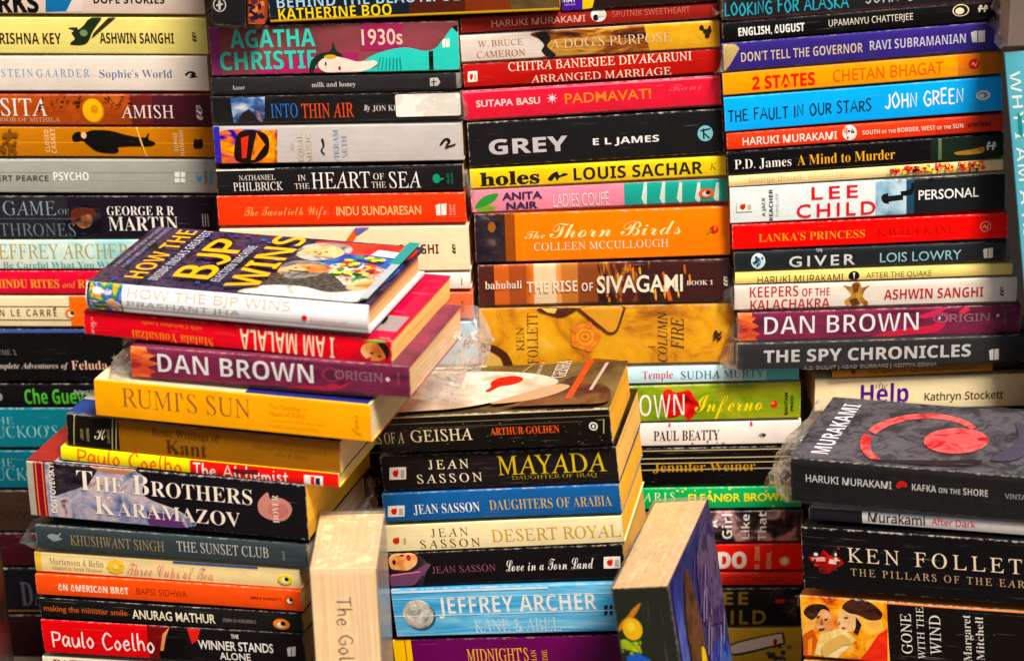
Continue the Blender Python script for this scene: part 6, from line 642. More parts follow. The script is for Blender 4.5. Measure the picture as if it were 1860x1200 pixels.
{'label': 'plain rust brown book under the teal standing one, beyond the right edge', 'group': 'books at the far right edge', 'color': '#4a2620', 'o': [392.96, -49.28, -169.47], 'x': [0.98343, -0.1734, 0.05291], 'y': [0.17365, 0.98481, 0], 'L': 134.91, 'T': 43.62, 'D': 122, 'seed': 90, 'prints': []},
{'label': 'plain slate blue book under the teal standing one, beyond the right edge', 'group': 'books at the far right edge', 'color': '#26303c', 'o': [393.51, -49.37, -216.07], 'x': [0.98323, -0.17337, 0.05654], 'y': [0.17365, 0.98481, 0], 'L': 135.85, 'T': 44.22, 'D': 122, 'seed': 91, 'prints': []},
{'label': 'plain stone grey book under the teal standing one, beyond the right edge', 'group': 'books at the far right edge', 'color': '#50463a', 'o': [394.07, -49.47, -263.32], 'x': [0.98302, -0.17333, 0.06021], 'y': [0.17365, 0.98481, 0], 'L': 136.8, 'T': 44.83, 'D': 122, 'seed': 92, 'prints': []},
{'label': 'plain dark plum book under the teal standing one, beyond the right edge', 'group': 'books at the far right edge', 'color': '#2c1f28', 'o': [394.64, -49.57, -311.22], 'x': [0.98279, -0.17329, 0.06394], 'y': [0.17365, 0.98481, 0], 'L': 137.76, 'T': 45.46, 'D': 122, 'seed': 93, 'prints': []},
{'label': 'white-spined hardcover with a photo jacket lying on top of the front left pile', 'group': 'books piled up at the front left', 'color': '#eeeef0', 'o': [-302.05, -153.22, 88.17], 'x': [0.95572, -0.29219, -0.03493], 'y': [0.29237, 0.9563, 0], 'L': 211.69, 'T': 20.88, 'D': 126, 'seed': 94, 'prints': [('p', 0, [(0.85, 0), (27.56, 0), (27.56, 20.88), (0.85, 20.88)], '#1a2246'), ('p', 0, [(2.91, 21.53), (27.87, 21.53), (26.51, 1), (1.45, 0.93)], 'turban'), ('e', 0, (8.78, 14.52, 3.43, 3.85), 'skin'), ('e', 0, (8.9, 16.2, 3.85, 2.57), '#e8e4da'), ('e', 0, (19.78, 7.94, 3.42, 3.42), 'skin'), ('t', 0, 'HOW THE BJP WINS', 'ss', '#f0a070', 32.17, 154.65, 13.41, 19.22, 0, -0.015), ('t', 0, 'PRASHANT JHA', 'ss', '#8f979e', 32.09, 117.3, 6.82, 10.58, 0, -0.01), ('e', 0, (165.38, 9.28, 2.06, 2.06), '#d81c34'), ('t', 0, 'juggernaut', 'se', '#ecb0b4', 169.44, 197.08, 7.55, 10.02, 0, -0.02), ('s', 1, [(131.25, 122.22), (169.35, 124.74), (207.46, 123.48), (207.46, 93.24), (190.52, 88.2), (169.35, 98.28), (143.95, 108.36)], 'flag'), ('s', 1, [(148.18, 93.24), (169.35, 100.8), (207.46, 93.24), (207.46, 37.8), (198.99, 12.6), (173.59, 15.12), (152.42, 42.84), (135.48, 65.52)], 'navy_cloth'), ('s', 1, [(160.88, 78.12), (177.82, 83.16), (201.1, 73.08), (203.22, 45.36), (186.29, 35.28), (165.12, 45.36), (152.42, 60.48)], 'garland'), ('s', 1, [(127.01, 90.72), (139.71, 83.16), (154.53, 88.2), (159.83, 100.8), (150.3, 113.4), (135.48, 113.4), (127.01, 100.8)], 'skin_pale'), ('s', 1, [(123.84, 98.28), (124.9, 110.88), (137.6, 119.7), (154.53, 119.7), (163, 110.88), (161.94, 100.8), (150.3, 113.4), (135.48, 113.4)], 'turban_w'), ('s', 1, [(127.01, 88.2), (139.71, 80.64), (154.53, 85.68), (152.42, 90.72), (139.71, 86.94), (129.13, 91.98)], 'turban_w'), ('e', 1, (138.02, 99.54, 1.27, 1.01), '#241410'), ('e', 1, (146.07, 100.8, 1.27, 1.01), '#241410'), ('p', 1, [(140.77, 93.24), (142.89, 100.8), (144.37, 93.24)], '#a86a3c'), ('p', 1, [(179.94, 100.8), (198.99, 98.28), (198.99, 110.88), (182.05, 113.4)], '#e8e8ee'), ('s', 1, [(118.55, 2.52), (118.55, 35.28), (135.48, 57.96), (160.88, 57.96), (182.05, 35.28), (194.75, 7.56), (190.52, 2.52)], 'tweed'), ('s', 1, [(127.01, 50.4), (139.71, 42.84), (154.53, 50.4), (159.83, 63), (150.3, 73.08), (133.36, 71.82), (125.96, 60.48)], 'skin'), ('s', 1, [(124.9, 57.96), (127.01, 73.08), (139.71, 79.38), (152.42, 76.86), (159.83, 68.04), (150.3, 71.82), (135.48, 69.3)], 'grey_hair'), ('s', 1, [(129.13, 50.4), (139.71, 39.06), (154.53, 46.62), (157.71, 55.44), (148.18, 52.92), (139.71, 50.4), (133.36, 52.92)], 'grey_hair'), ('p', 1, [(133.36, 54.18), (148.18, 54.18), (148.18, 56.7), (133.36, 56.7)], '#3a2c28'), ('e', 1, (136.54, 61.74, 1.27, 1.01), '#241410'), ('e', 1, (146.07, 63, 1.27, 1.01), '#241410'), ('s', 1, [(114.31, 2.52), (127.01, 20.16), (152.42, 25.2), (177.82, 17.64), (198.99, 27.72), (205.34, 17.64), (198.99, 2.52), (148.18, 1.26)], 'linen'), ('s', 1, [(186.29, 27.72), (196.87, 25.2), (205.34, 32.76), (205.34, 47.88), (194.75, 50.4), (186.29, 40.32)], 'skin'), ('p', 1, [(190.52, 32.76), (201.1, 37.8), (201.1, 40.32), (190.52, 35.28)], '#8a5a38'), ('e', 1, (104.67, 51.39, 1.82, 1.5), '#4a4a9a'), ('e', 1, (21.99, 20.14, 1.65, 1.35), '#7a3a7a'), ('e', 1, (117.66, 72.82, 2.05, 1.71), '#3a6ab0'), ('e', 1, (34.06, 20.44, 2.24, 1.87), '#5a2a5a'), ('e', 1, (33.83, 120.95, 2.04, 1.69), '#4a4a9a'), ('e', 1, (78.87, 118.64, 2.07, 1.73), '#7a3a7a'), ('e', 1, (98.72, 108.73, 1.71, 1.4), '#3a6ab0'), ('e', 1, (44.05, 88.48, 1.45, 1.17), '#5a2a5a'), ('e', 1, (32.75, 32.33, 2.9, 2.47), '#4a4a9a'), ('e', 1, (60.26, 18.31, 1.88, 1.55), '#7a3a7a'), ('e', 1, (72.88, 36.34, 2.15, 1.8), '#3a6ab0'), ('e', 1, (59.02, 115.53, 1.58, 1.28), '#5a2a5a'), ('e', 1, (61.6, 102.57, 2.42, 2.03), '#4a4a9a'), ('e', 1, (36.51, 60.73, 2.8, 2.38), '#7a3a7a'), ('e', 1, (18.79, 6.22, 1.55, 1.26), '#3a6ab0'), ('e', 1, (118.73, 31.66, 2.89, 2.46), '#5a2a5a'), ('e', 1, (48.44, 110.89, 2.84, 2.41), '#4a4a9a'), ('e', 1, (67.12, 101.87, 2.48, 2.09), '#7a3a7a'), ('e', 1, (27.46, 31.56, 1.91, 1.58), '#3a6ab0'), ('e', 1, (85.19, 88.52, 2.54, 2.14), '#5a2a5a'), ('e', 1, (111.79, 114.57, 2.37, 1.99), '#4a4a9a'), ('e', 1, (25.56, 64.81, 1.46, 1.18), '#7a3a7a'), ('e', 1, (117.91, 13.08, 2.2, 1.84), '#3a6ab0'), ('e', 1, (114.03, 64.21, 2.18, 1.82), '#5a2a5a'), ('e', 1, (89.29, 8.85, 1.29, 1.03), '#4a4a9a'), ('e', 1, (50.24, 118.74, 1.4, 1.13), '#7a3a7a'), ('e', 1, (93.36, 111.39, 2.24, 1.87), '#3a6ab0'), ('e', 1, (81.85, 71.78, 2.17, 1.81), '#5a2a5a'), ('e', 1, (19.5, 7.91, 2.2, 1.84), '#4a4a9a'), ('e', 1, (70.17, 116.23, 1.83, 1.5), '#7a3a7a'), ('e', 1, (69.12, 73.41, 2.43, 2.04), '#3a6ab0'), ('e', 1, (7.78, 65.39, 2.35, 1.97), '#5a2a5a'), ('e', 1, (15.36, 40.68, 1.63, 1.33), '#4a4a9a'), ('e', 1, (72.75, 52.41, 2.05, 1.7), '#7a3a7a'), ('e', 1, (67.93, 62.25, 1.92, 1.58), '#3a6ab0'), ('e', 1, (70.23, 61.08, 2.35, 1.97), '#5a2a5a'), ('e', 1, (44.62, 83.51, 1.34, 1.07), '#4a4a9a'), ('e', 1, (85.76, 72.16, 1.96, 1.63), '#7a3a7a'), ('e', 1, (80.8, 11.27, 1.73, 1.42), '#3a6ab0'), ('e', 1, (30.78, 25.92, 2.77, 2.35), '#5a2a5a'), ('e', 1, (175.4, 72.12, 2.74, 2.52), '#e8c81c'), ('e', 1, (171.02, 53.38, 3.54, 2.09), '#f0d840'), ('e', 1, (174.22, 78.22, 3.03, 2.46), '#3a8a34'), ('e', 1, (185.59, 58.23, 3.19, 2.86), '#e8c81c'), ('e', 1, (179.26, 53.45, 3.43, 1.96), '#e8c81c'), ('e', 1, (170.44, 80.44, 3.51, 2.1), '#e8c81c'), ('e', 1, (187.61, 83.92, 3.33, 2.92), '#3a8a34'), ('e', 1, (187.85, 73.27, 3.75, 1.93), '#d8301c'), ('e', 1, (171.83, 57.72, 2.48, 2.98), '#3a8a34'), ('e', 1, (189.14, 83.09, 2.83, 2.81), '#e8c81c'), ('e', 1, (178.27, 73.56, 3.11, 2.9), '#e8c81c'), ('e', 1, (191.11, 87.88, 3.25, 1.97), '#d8301c'), ('e', 1, (193.86, 84.84, 3.08, 2.66), '#f0d840'), ('e', 1, (185.43, 87.78, 2.57, 1.92), '#3a8a34'), ('e', 1, (191.04, 87.84, 2.27, 2.77), '#3a8a34'), ('e', 1, (192.14, 53.63, 2.84, 2.29), '#e8c81c'), ('e', 1, (170.47, 74.6, 2.19, 2.67), '#d8301c'), ('e', 1, (183.34, 85.44, 2.59, 2.06), '#e8c81c'), ('e', 1, (177.22, 55.64, 3.13, 1.8), '#f0d840'), ('e', 1, (194.03, 63.21, 2.56, 2.63), '#d8301c'), ('e', 1, (177.32, 86.74, 3.64, 2.24), '#3a8a34'), ('e', 1, (191.45, 66.54, 3.58, 2.62), '#e8c81c'), ('e', 1, (185.1, 86.11, 2.98, 2.31), '#f0d840'), ('e', 1, (193.14, 68.35, 2.55, 2.15), '#d8301c'), ('e', 1, (169.64, 67.57, 3.1, 1.79), '#e8c81c'), ('e', 1, (184.32, 57.62, 3.19, 2.18), '#d8301c'), ('t', 1, 'HOW THE', 'sb', '#f4b00c', 26.46, 41.28, 6.3, 113.4, 90, -0.015), ('t', 1, "INSIDE INDIA'S GREATEST", 'sb', '#d8dce6', 45.51, 52.5, 5.04, 115.92, 90, -0.03), ('t', 1, 'BJP', 'hw', '#f4b00c', 58.21, 85.73, 15.12, 100.8, 90, 0.02), ('t', 1, 'ELECTION MACHINE', 'sb', '#d8dce6', 89.97, 96.95, 12.6, 90.72, 90, -0.03), ('t', 1, 'WINS', 'sb', '#f4b00c', 102.67, 127.01, 5.04, 117.18, 90, -0.01), ('t', 1, 'A QUIETLY BRILLIANT BOOK ON POLITICS', 'si', '#aab2c8', 9.53, 12.7, 25.2, 115.92, 90, -0.01), ('t', 1, 'A QUIETLY BRILLIANT BOOK ON POLITICS', 'si', '#aab2c8', 15.88, 19.05, 25.2, 115.92, 90, -0.01), ('p', 1, [(202.16, 75.6), (210.63, 75.6), (210.63, 124.74), (202.16, 124.74)], '#1a8a86'), ('p', 1, [(204.28, 2.52), (210.63, 2.52), (210.63, 75.6), (204.28, 75.6)], '#b8bcc0')], 'hard': True, 'top': 'crowd', 'bottom': '#e8e8ea', 'pages': '#dcae78', 'wear': 0.3, 'bulge': 2.2, 'rough': 0.28},
{'label': 'scarlet book with an upside-down cream title and a portrait at its right end', 'group': 'books piled up at the front left', 'color': '#d4102c', 'o': [-306.88, -147.57, 67.79], 'x': [0.95532, -0.29207, -0.04547], 'y': [0.29237, 0.9563, 0], 'L': 232.39, 'T': 17.94, 'D': 140, 'seed': 95, 'prints': [('t', 0, 'I AM MALALA', 'sb', '#f2e4c6', 119.3, 189.74, 0.86, 16.71, 180, -0.015), ('t', 0, 'Malala Yousafzai', 'se', '#ea8a2c', 36.75, 99.08, -0.32, 7.28, 180, -0.025), ('t', 0, 'with Christina Lamb', 'se', '#d8742a', 44.91, 91.16, 11.87, 14.81, 180, -0.03), ('t', 0, 'Non', 'sc', '#f0b0b8', 5.48, 10.17, 1.25, 13.99, -90, -0.03), ('s', 0, [(202.98, 0.4), (205.59, 6.87), (213.1, 15.06), (223.71, 18.59), (230.94, 16.85), (230.6, 0.74)], '#b8142c'), ('e', 0, (219.45, 9.1, 9.8, 6.94), 'skin'), ('s', 0, [(220.43, 16.62), (227.69, 15.7), (230.82, 11.08), (229.06, 4.3), (226.73, 9.01), (223.6, 13.64)], '#241410'), ('p', 0, [(211.51, 16.55), (219.66, 18.6), (229.34, 17.51), (223.65, 16.12), (217.97, 15.55)], '#6a9a48'), ('e', 0, (217.8, 8.11, 1.23, 0.74), '#2a1810'), ('e', 0, (223.43, 6.2, 1.22, 0.73), '#2a1810'), ('e', 0, (216.08, 3.8, 1.64, 0.82), '#a83a30'), ('p', 1, [(139.44, 2.8), (230.07, 2.8), (230.07, 47.6), (139.44, 47.6)], '#9c8f8e'), ('e', 1, (199.86, 28, 11.62, 14), 'skin'), ('s', 1, [(185.91, 30.8), (192.89, 47.6), (213.8, 46.2), (216.12, 28), (209.15, 39.2)], '#241410'), ('p', 1, [(209.15, 0), (230.07, 0), (230.07, 16.8), (209.15, 16.8)], '#c80f46')], 'flipped': True, 'top': '#c80f46', 'pages': '#e6ba70'},
{'label': 'plum book in crumpled film with white capitals, third down the front left pile', 'group': 'books piled up at the front left', 'color': 'plum', 'o': [-274.03, -161.79, 38.82], 'x': [0.95615, -0.29232, -0.01794], 'y': [0.29237, 0.9563, 0], 'L': 210.19, 'T': 23.21, 'D': 128, 'seed': 96, 'prints': [('s', 0, [(1, 23.7), (11.17, 23.6), (14.25, 19.62), (20.04, 17.94), (13.84, 14.53), (21.24, 11.71), (12.51, 8.53), (18.22, 5.57), (13.74, 2.7), (15.97, -1.37), (-0.64, -1.36)], 'dusk'), ('s', 0, [(100.71, -4.12), (126.03, 2.86), (146.71, 4.45), (155.18, 9.26), (167.59, 11.87), (158.93, 2.9), (134.02, -1.53), (108.91, -6)], '#b8284c'), ('p', 0, [(134.81, 11.87), (151.49, 16.45), (167.5, 10.2), (159.07, 5.4)], '#6a1c40'), ('e', 0, (152.13, 13.18, 7.01, 5.77), '#94385c'), ('e', 0, (152.13, 13.18, 4.95, 4.12), '#5a2040'), ('t', 0, 'DAN BROWN', 'sb', '#f2eef0', 20.89, 138.96, 5.61, 19.5, 0, -0.01), ('t', 0, 'ORIGIN', 'ss', '#96727e', 155.03, 190.07, 10.58, 17.23, 0, 0.01), ('e', 0, (194.08, 13.06, 1.63, 1.63), '#f0dada'), ('t', 0, 'BANTAM', 'ss', '#b06a7a', 201.01, 203.03, 9.52, 18.63, 90, 0)], 'sleeve': (24, 26), 'puff': 0.0022, 'film': 0.1, 'pages': '#d8b080', 'rough': 0.3},
{'label': 'golden yellow book with brown roman title in the front left pile', 'group': 'books piled up at the front left', 'color': '#f2a50f', 'o': [-303.06, -158.14, 8.69], 'x': [0.95575, -0.2922, -0.03402], 'y': [0.29237, 0.9563, 0], 'L': 209.58, 'T': 28.41, 'D': 135, 'seed': 97, 'prints': [('t', 0, "RUMI'S SUN", 'ro', '#8c5c34', 21.16, 119.44, 9.8, 23.87, 0, 0.01), ('t', 0, 'The Teachings of', 'se', '#cc8c20', 134.18, 163.12, 19.01, 22.38, 0, -0.03), ('t', 0, 'Shams of Tabriz', 'se', '#cc8c20', 133.94, 161.25, 13.86, 17.24, 0, -0.03), ('t', 0, 'Translated by Refik Algan and', 'it', '#cc8c20', 133.71, 175.88, 9.51, 12.04, 0, 0), ('t', 0, 'Camille Adams Helminski', 'it', '#cc8c20', 133.49, 170.75, 5.03, 7.57, 0, 0), ('t', 0, 'fons', 'sc', '#cc8c20', 195.63, 200.54, 4.46, 20.43, 90, -0.03), ('p', 1, [(115.27, 0), (207.48, 0), (207.48, 16.2), (115.27, 16.2)], '#3a3a80')], 'top': '#e8d9b8', 'pages': '#d8c49a', 'wear': 0.4},
{'label': 'ochre brown book with a black end block under the golden yellow one', 'group': 'books piled up at the front left', 'color': '#8c5c14', 'o': [-328.37, -142.04, -19.28], 'x': [0.95539, -0.29209, -0.0438], 'y': [0.29237, 0.9563, 0], 'L': 210.47, 'T': 24.59, 'D': 135, 'seed': 98, 'prints': [('p', 0, [(0, 0), (41.15, 0), (41.15, 24.59), (0, 24.59)], '#171410'), ('p', 0, [(6.04, 25.09), (6.91, 25.18), (5.29, -0.2), (4.41, -0.29)], '#a89a70'), ('p', 0, [(36.28, 24.85), (37.15, 24.94), (35.66, -0.35), (34.79, -0.45)], '#a89a70'), ('p', 0, [(39.32, 25.17), (40.18, 25.26), (38.68, -0.45), (37.81, -0.55)], '#a89a70'), ('t', 0, 'K', 'sc', '#e6dcba', 21.7, 31.21, 7.74, 16.48, 0, -0.02), ('t', 0, 'LIBRARY', 'ss', '#a89a70', 10.76, 12.93, 6.15, 14.9, 90, 0), ('t', 0, 'MODERN', 'ss', '#a89a70', 15.52, 17.69, 5.36, 15.42, 90, 0), ('t', 0, 'CLASSICS', 'ss', '#a89a70', 32.02, 33.74, 5.83, 16.31, 90, 0), ('t', 0, 'Basic Writings of', 'ro', '#4e3a1c', 67.29, 119.58, 16.34, 21.53, 0, 0.02), ('t', 0, 'Kant', 'se', '#4a3012', 77.86, 109.38, 3.41, 13.82, 0, -0.02), ('t', 0, 'Edited and with an Introduction by', 'it', '#6e4c1c', 144.76, 201.49, 14.78, 18.21, 0, 0.01), ('t', 0, 'Allen W. Wood', 'it', '#6e4c1c', 161.34, 186.39, 10.16, 13.16, 0, 0.01), ('p', 1, [(0, 0), (210.47, 0), (210.47, 29.7), (0, 29.7)], '#27427e')], 'top': '#e4dcc0', 'pages': '#d4c090'},
{'label': 'thin half yellow, half red book with orange and white handwriting', 'group': 'books piled up at the front left', 'color': '#f2dc18', 'o': [-334.27, -142.33, -30.44], 'x': [0.95577, -0.29221, -0.03356], 'y': [0.29237, 0.9563, 0], 'L': 214.99, 'T': 10.38, 'D': 128, 'seed': 99, 'prints': [('p', 0, [(101.46, 0), (214.99, 0), (214.99, 10.38), (101.46, 10.38)], '#d41c14'), ('t', 0, 'Paulo Coelho', 'hw', '#e8641c', 13.11, 95.07, -0.28, 11.09, 0, -0.004), ('t', 0, 'The Alchemist', 'hw', '#f4efe8', 103.98, 176.63, -0.14, 9.39, 0, -0.004), ('p', 0, [(188.9, 7.86), (203.06, 8.02), (202.74, 0.29), (188.56, 0.11)], '#f0ece6'), ('p', 0, [(193.87, 7.08), (196.8, 7.38), (196.5, 0.5), (193.59, 0.63)], '#d41c14'), ('p', 0, [(197.6, 6.61), (200.92, 6.52), (200.69, 0.93), (197.36, 1.02)], '#1c2458'), ('p', 0, [(133, 7.31), (154.14, 8.17), (153.97, 4.71), (137.05, 3.85)], '#5a1010')], 'pages': '#d8bc84'},
{'label': 'thickest dark book of the front left pile, mottled left half and cream small capitals', 'group': 'books piled up at the front left', 'color': '#17141a', 'o': [-361.98, -136.99, -75.54], 'x': [0.95614, -0.29232, -0.0187], 'y': [0.29237, 0.9563, 0], 'L': 217.68, 'T': 43.64, 'D': 140, 'seed': 100, 'prints': [('s', 0, [(2.18, 44.65), (86.16, 43.18), (91.96, 24.1), (120.43, 13.58), (122.11, 1.48), (-2.2, -1.19)], 'marble'), ('p', 0, [(17.12, 44.62), (58.11, 44.22), (48.08, 28.94), (20.78, 17.72)], 'night'), ('p', 0, [(49.62, 46.54), (86.77, 45.4), (79.38, 39.54), (62.07, 39.78)], '#a87858'), ('p', 0, [(92.72, 11.92), (115.97, 11.42), (122.98, 1.56), (93.62, 1.47)], '#5c3a6a'), ('p', 0, [(0, 0), (5.3, 0), (5.3, 43.64), (0, 43.64)], '#a8a090'), ('p', 0, [(5.3, 0), (14.56, 0), (14.56, 43.64), (5.3, 43.64)], '#8a0e2c'), ('p', 0, [(7.07, 0), (7.73, 0), (7.73, 43.64), (7.07, 43.64)], '#c8a040'), ('p', 0, [(12.36, 0), (13.02, 0), (13.02, 43.64), (12.36, 43.64)], '#c8a040'), ('t', 0, 'DOSTOYEVSKY', 'sn', '#efe6da', 17.38, 21.78, 4.19, 43.24, 90, 0.02), ('t', 0, 'The Brothers', 'se^', '#f2e4d4', 39.65, 176.27, 24.66, 39.97, 0, -0.025), ('t', 0, 'Karamazov', 'se^', '#f2e4d4', 51.99, 166.15, 6.39, 20.92, 0, -0.025), ('s', 0, [(181.05, 27.77), (188.31, 35.74), (190.52, 30.77), (198.18, 32.32), (205.49, 28.25), (205.92, 21.39), (199.63, 14.76), (188.65, 14.62), (181.34, 19.14)], '#c08478'), ('e', 0, (195.9, 22.64, 7.65, 5.95), '#b87068'), ('t', 0, 'DOVER', 'se', '#f0d8c8', 191.73, 196.37, 12.45, 34.17, 90, -0.02), ('p', 1, [(0, 0), (21.77, 0), (21.77, 140), (0, 140)], '#8a2a24'), ('p', 1, [(21.77, 0), (87.07, 0), (87.07, 140), (21.77, 140)], 'marble')], 'pages': '#cc9c30', 'wear': 0.8},
{'label': 'slate grey book in film with gold and silver capitals, under the thickest dark one', 'group': 'books piled up at the front left', 'color': '#3b4549', 'o': [-360.23, -135.44, -102.53], 'x': [0.9563, -0.29237, 0.00213], 'y': [0.29237, 0.9563, 0], 'L': 213.85, 'T': 18.39, 'D': 132, 'seed': 101, 'prints': [('t', 0, 'KHUSHWANT SINGH', 'ro', '#b09660', 27.47, 102.03, 4.61, 12.65, 0, 0.02), ('t', 0, 'THE SUNSET CLUB', 'ro', '#d4d2ce', 112.13, 183.83, 5.98, 13.93, 0, 0.03), ('s', 0, [(9.08, 10.75), (12.87, 12.81), (17.24, 12.24), (21.02, 14.29), (18.83, 10.57), (21.31, 8.97), (14.84, 6.72), (11.46, 8.25)], '#9aa4a8'), ('t', 0, 'RAVI', 'ss', '#a0a8a8', 194.34, 196.46, 5.16, 12.19, 90, 0)], 'sleeve': (18, 14), 'film': 0.08, 'pages': '#c8b090', 'rough': 0.25},
{'label': 'cream book with pink curly title and yellow flower, front left pile', 'group': 'books piled up at the front left', 'color': '#f0d8a0', 'o': [-363.66, -132.3, -122.97], 'x': [0.95625, -0.29236, 0.01022], 'y': [0.29237, 0.9563, 0], 'L': 209.93, 'T': 16.07, 'D': 126, 'seed': 102, 'prints': [('p', 0, [(0, 0), (5.38, 0), (5.38, 16.07), (0, 16.07)], '#e4bc4a'), ('t', 0, 'Mortenson & Relin', 'se', '#8c8468', 11.86, 55.41, 7.39, 12.35, 0, -0.03), ('t', 0, 'Adapted by Sarah Thomson', 'se', '#a89c7c', 13.02, 53.93, 3.35, 6.07, 0, -0.03), ('e', 0, (70.31, 9.01, 2.45, 2), '#e8c040'), ('e', 0, (68.56, 6.06, 2.45, 2), '#e8c040'), ('e', 0, (64.97, 4.63, 2.45, 2.01), '#e8c040'), ('e', 0, (61.64, 5.58, 2.45, 2.01), '#e8c040'), ('e', 0, (60.54, 8.35, 2.45, 2.01), '#e8c040'), ('e', 0, (62.29, 11.3, 2.45, 2), '#e8c040'), ('e', 0, (65.88, 12.72, 2.45, 2), '#e8c040'), ('e', 0, (69.2, 11.77, 2.45, 2), '#e8c040'), ('e', 0, (65.43, 8.68, 2.67, 2.23), '#f0d070'), ('t', 0, 'Three Cups of Tea', 'sc', '#dc9088', 74.61, 142.64, 3.62, 12.56, 0, -0.025), ('p', 0, [(111.38, 14.95), (177.93, 14.95), (177.93, 15.91), (111.38, 15.91)], '#1f4c84'), ('e', 0, (198.84, 7.7, 5.59, 3.87), '#dcc81c'), ('e', 0, (198.52, 7.24, 2.79, 2.13), '#f3ead8'), ('e', 0, (199.99, 8.18, 1.68, 1.62), '#1a1614')], 'pages': '#d8bc84'},
{'label': 'orange book with cream and dark red capitals, front left pile', 'group': 'books piled up at the front left', 'color': '#e4531a', 'o': [-364.4, -134.16, -141.17], 'x': [0.95618, -0.29233, 0.01588], 'y': [0.29237, 0.9563, 0], 'L': 210.85, 'T': 16.82, 'D': 126, 'seed': 103, 'prints': [('t', 0, 'AN AMERICAN BRAT', 'sb', '#f4e4d0', 17.41, 74.28, 5.07, 10.5, 0, 0.01), ('t', 0, 'BAPSI SIDHWA', 'ss', '#8a2c12', 80.97, 120.83, 5.99, 10.94, 0, 0), ('t', 0, 'ISBN 0 14 023477 7', 'sb', '#3a140c', 171.13, 195.57, 8.34, 10.12, 0, 0), ('e', 0, (201.97, 9.14, 4.3, 3.44), '#c8501c'), ('e', 0, (201.71, 8.68, 2.15, 1.89), '#f3ead8'), ('e', 0, (202.86, 9.55, 1.29, 1.45), '#1a1614')], 'pages': '#e0b868'},
{'label': 'charcoal book with brown lowercase and cream capitals, front left pile', 'group': 'books piled up at the front left', 'color': '#1c1b1b', 'o': [-363.42, -134.46, -159.61], 'x': [0.9561, -0.29231, 0.02092], 'y': [0.29237, 0.9563, 0], 'L': 209.76, 'T': 15.78, 'D': 126, 'seed': 104, 'prints': [('t', 0, 'making the minister smile', 'sn', '#bc581f', 3.22, 71.09, 6.12, 10.68, 0, 0.01), ('t', 0, 'ANURAG MATHUR', 'sn', '#e8e0c6', 75.02, 141.23, 4.29, 11.51, 0, 0.015), ('t', 0, 'ISBN 0143028863', 'ss', '#8e8878', 147.29, 173.25, 6.28, 8.97, 0, 0), ('e', 0, (192.97, 7.04, 6.49, 4.33), '#e8841c'), ('e', 0, (192.6, 6.57, 3.25, 2.38), '#f3ead8'), ('e', 0, (194.32, 7.57, 1.95, 1.82), '#1a1614')], 'pages': '#c8a860'},
{'label': 'book half red with white handwriting, half black, near the foot of the front left pile', 'group': 'books piled up at the front left', 'color': '#161215', 'o': [-363.2, -136.62, -187.81], 'x': [0.95593, -0.29226, 0.02791], 'y': [0.29237, 0.9563, 0], 'L': 209.53, 'T': 27.23, 'D': 126, 'seed': 105, 'prints': [('p', 0, [(0, 0), (94.72, 0), (94.72, 27.23), (0, 27.23)], '#cc101c'), ('p', 0, [(85.88, 0), (112.34, 0), (112.34, 27.23), (85.88, 27.23)], '#6a1016'), ('s', 0, [(100.22, 22.38), (106.21, 28.12), (113.94, 26.77), (117.81, 22.5), (114.61, 10.62), (116.83, -0.08), (95.62, -0.47), (95.43, 12.19)], '#0f0c0e'), ('p', 0, [(94.86, 7.63), (98.34, 21.37), (104.33, 27.11), (100.66, 18.81), (97.53, 7.79)], '#d88a5a'), ('p', 0, [(118.36, 27.02), (128.82, 26.73), (126.08, 18.5), (121.24, 14.62)], '#c82a20'), ('t', 0, 'Paulo Coelho', 'hw', '#f4ece6', 7.58, 90.65, 6.22, 19.49, 0, -0.004), ('t', 0, 'THE', 'sn', '#e8e2da', 152.73, 158.81, 21.12, 24.27, 0, 0.01), ('t', 0, 'WINNER STANDS', 'sn', '#e8e2da', 126.09, 185.17, 11.26, 18.47, 0, 0.015), ('t', 0, 'ALONE', 'sn', '#e8e2da', 142.14, 166.51, 3.54, 9.42, 0, 0.015), ('p', 0, [(196, 15.48), (198.22, 16.94), (199.32, 17.01), (198.5, 9.38), (196.01, 9.23), (196.15, 13.03)], '#f2efe8'), ('p', 0, [(199.88, 17.04), (203.1, 17.68), (202.29, 10.06), (199.06, 9.42)], '#f2efe8')], 'pages': '#b89858'},
{'label': 'cream book at the foot of the front left pile, dark red capitals', 'group': 'books piled up at the front left', 'color': '#e4dac4', 'o': [-365.74, -133.75, -214.38], 'x': [0.95573, -0.2922, 0.03468], 'y': [0.29237, 0.9563, 0], 'L': 210.85, 'T': 22.21, 'D': 126, 'seed': 106, 'prints': [('t', 0, 'PATRICK', 'se', '#8a2418', 8.44, 57.15, 11.51, 20.29, 0, 0)]},
{'label': 'plain russet book out of sight under the front left pile', 'group': 'books piled up at the front left', 'color': '#5a3a2a', 'o': [-367.71, -133.15, -244.36], 'x': [0.95562, -0.29216, 0.03795], 'y': [0.29237, 0.9563, 0], 'L': 210.98, 'T': 27.03, 'D': 126, 'seed': 107, 'prints': []},
{'label': 'plain dark blue book out of sight under the front left pile', 'group': 'books piled up at the front left', 'color': '#26303a', 'o': [-371, -132.14, -275.73], 'x': [0.95546, -0.29211, 0.04191], 'y': [0.29237, 0.9563, 0], 'L': 212.17, 'T': 27.3, 'D': 126, 'seed': 108, 'prints': []},
{'label': 'plain tan book out of sight under the front left pile', 'group': 'books piled up at the front left', 'color': '#5c5040', 'o': [-374.33, -131.13, -307.44], 'x': [0.9553, -0.29206, 0.0459], 'y': [0.29237, 0.9563, 0], 'L': 213.38, 'T': 27.57, 'D': 126, 'seed': 109, 'prints': []},
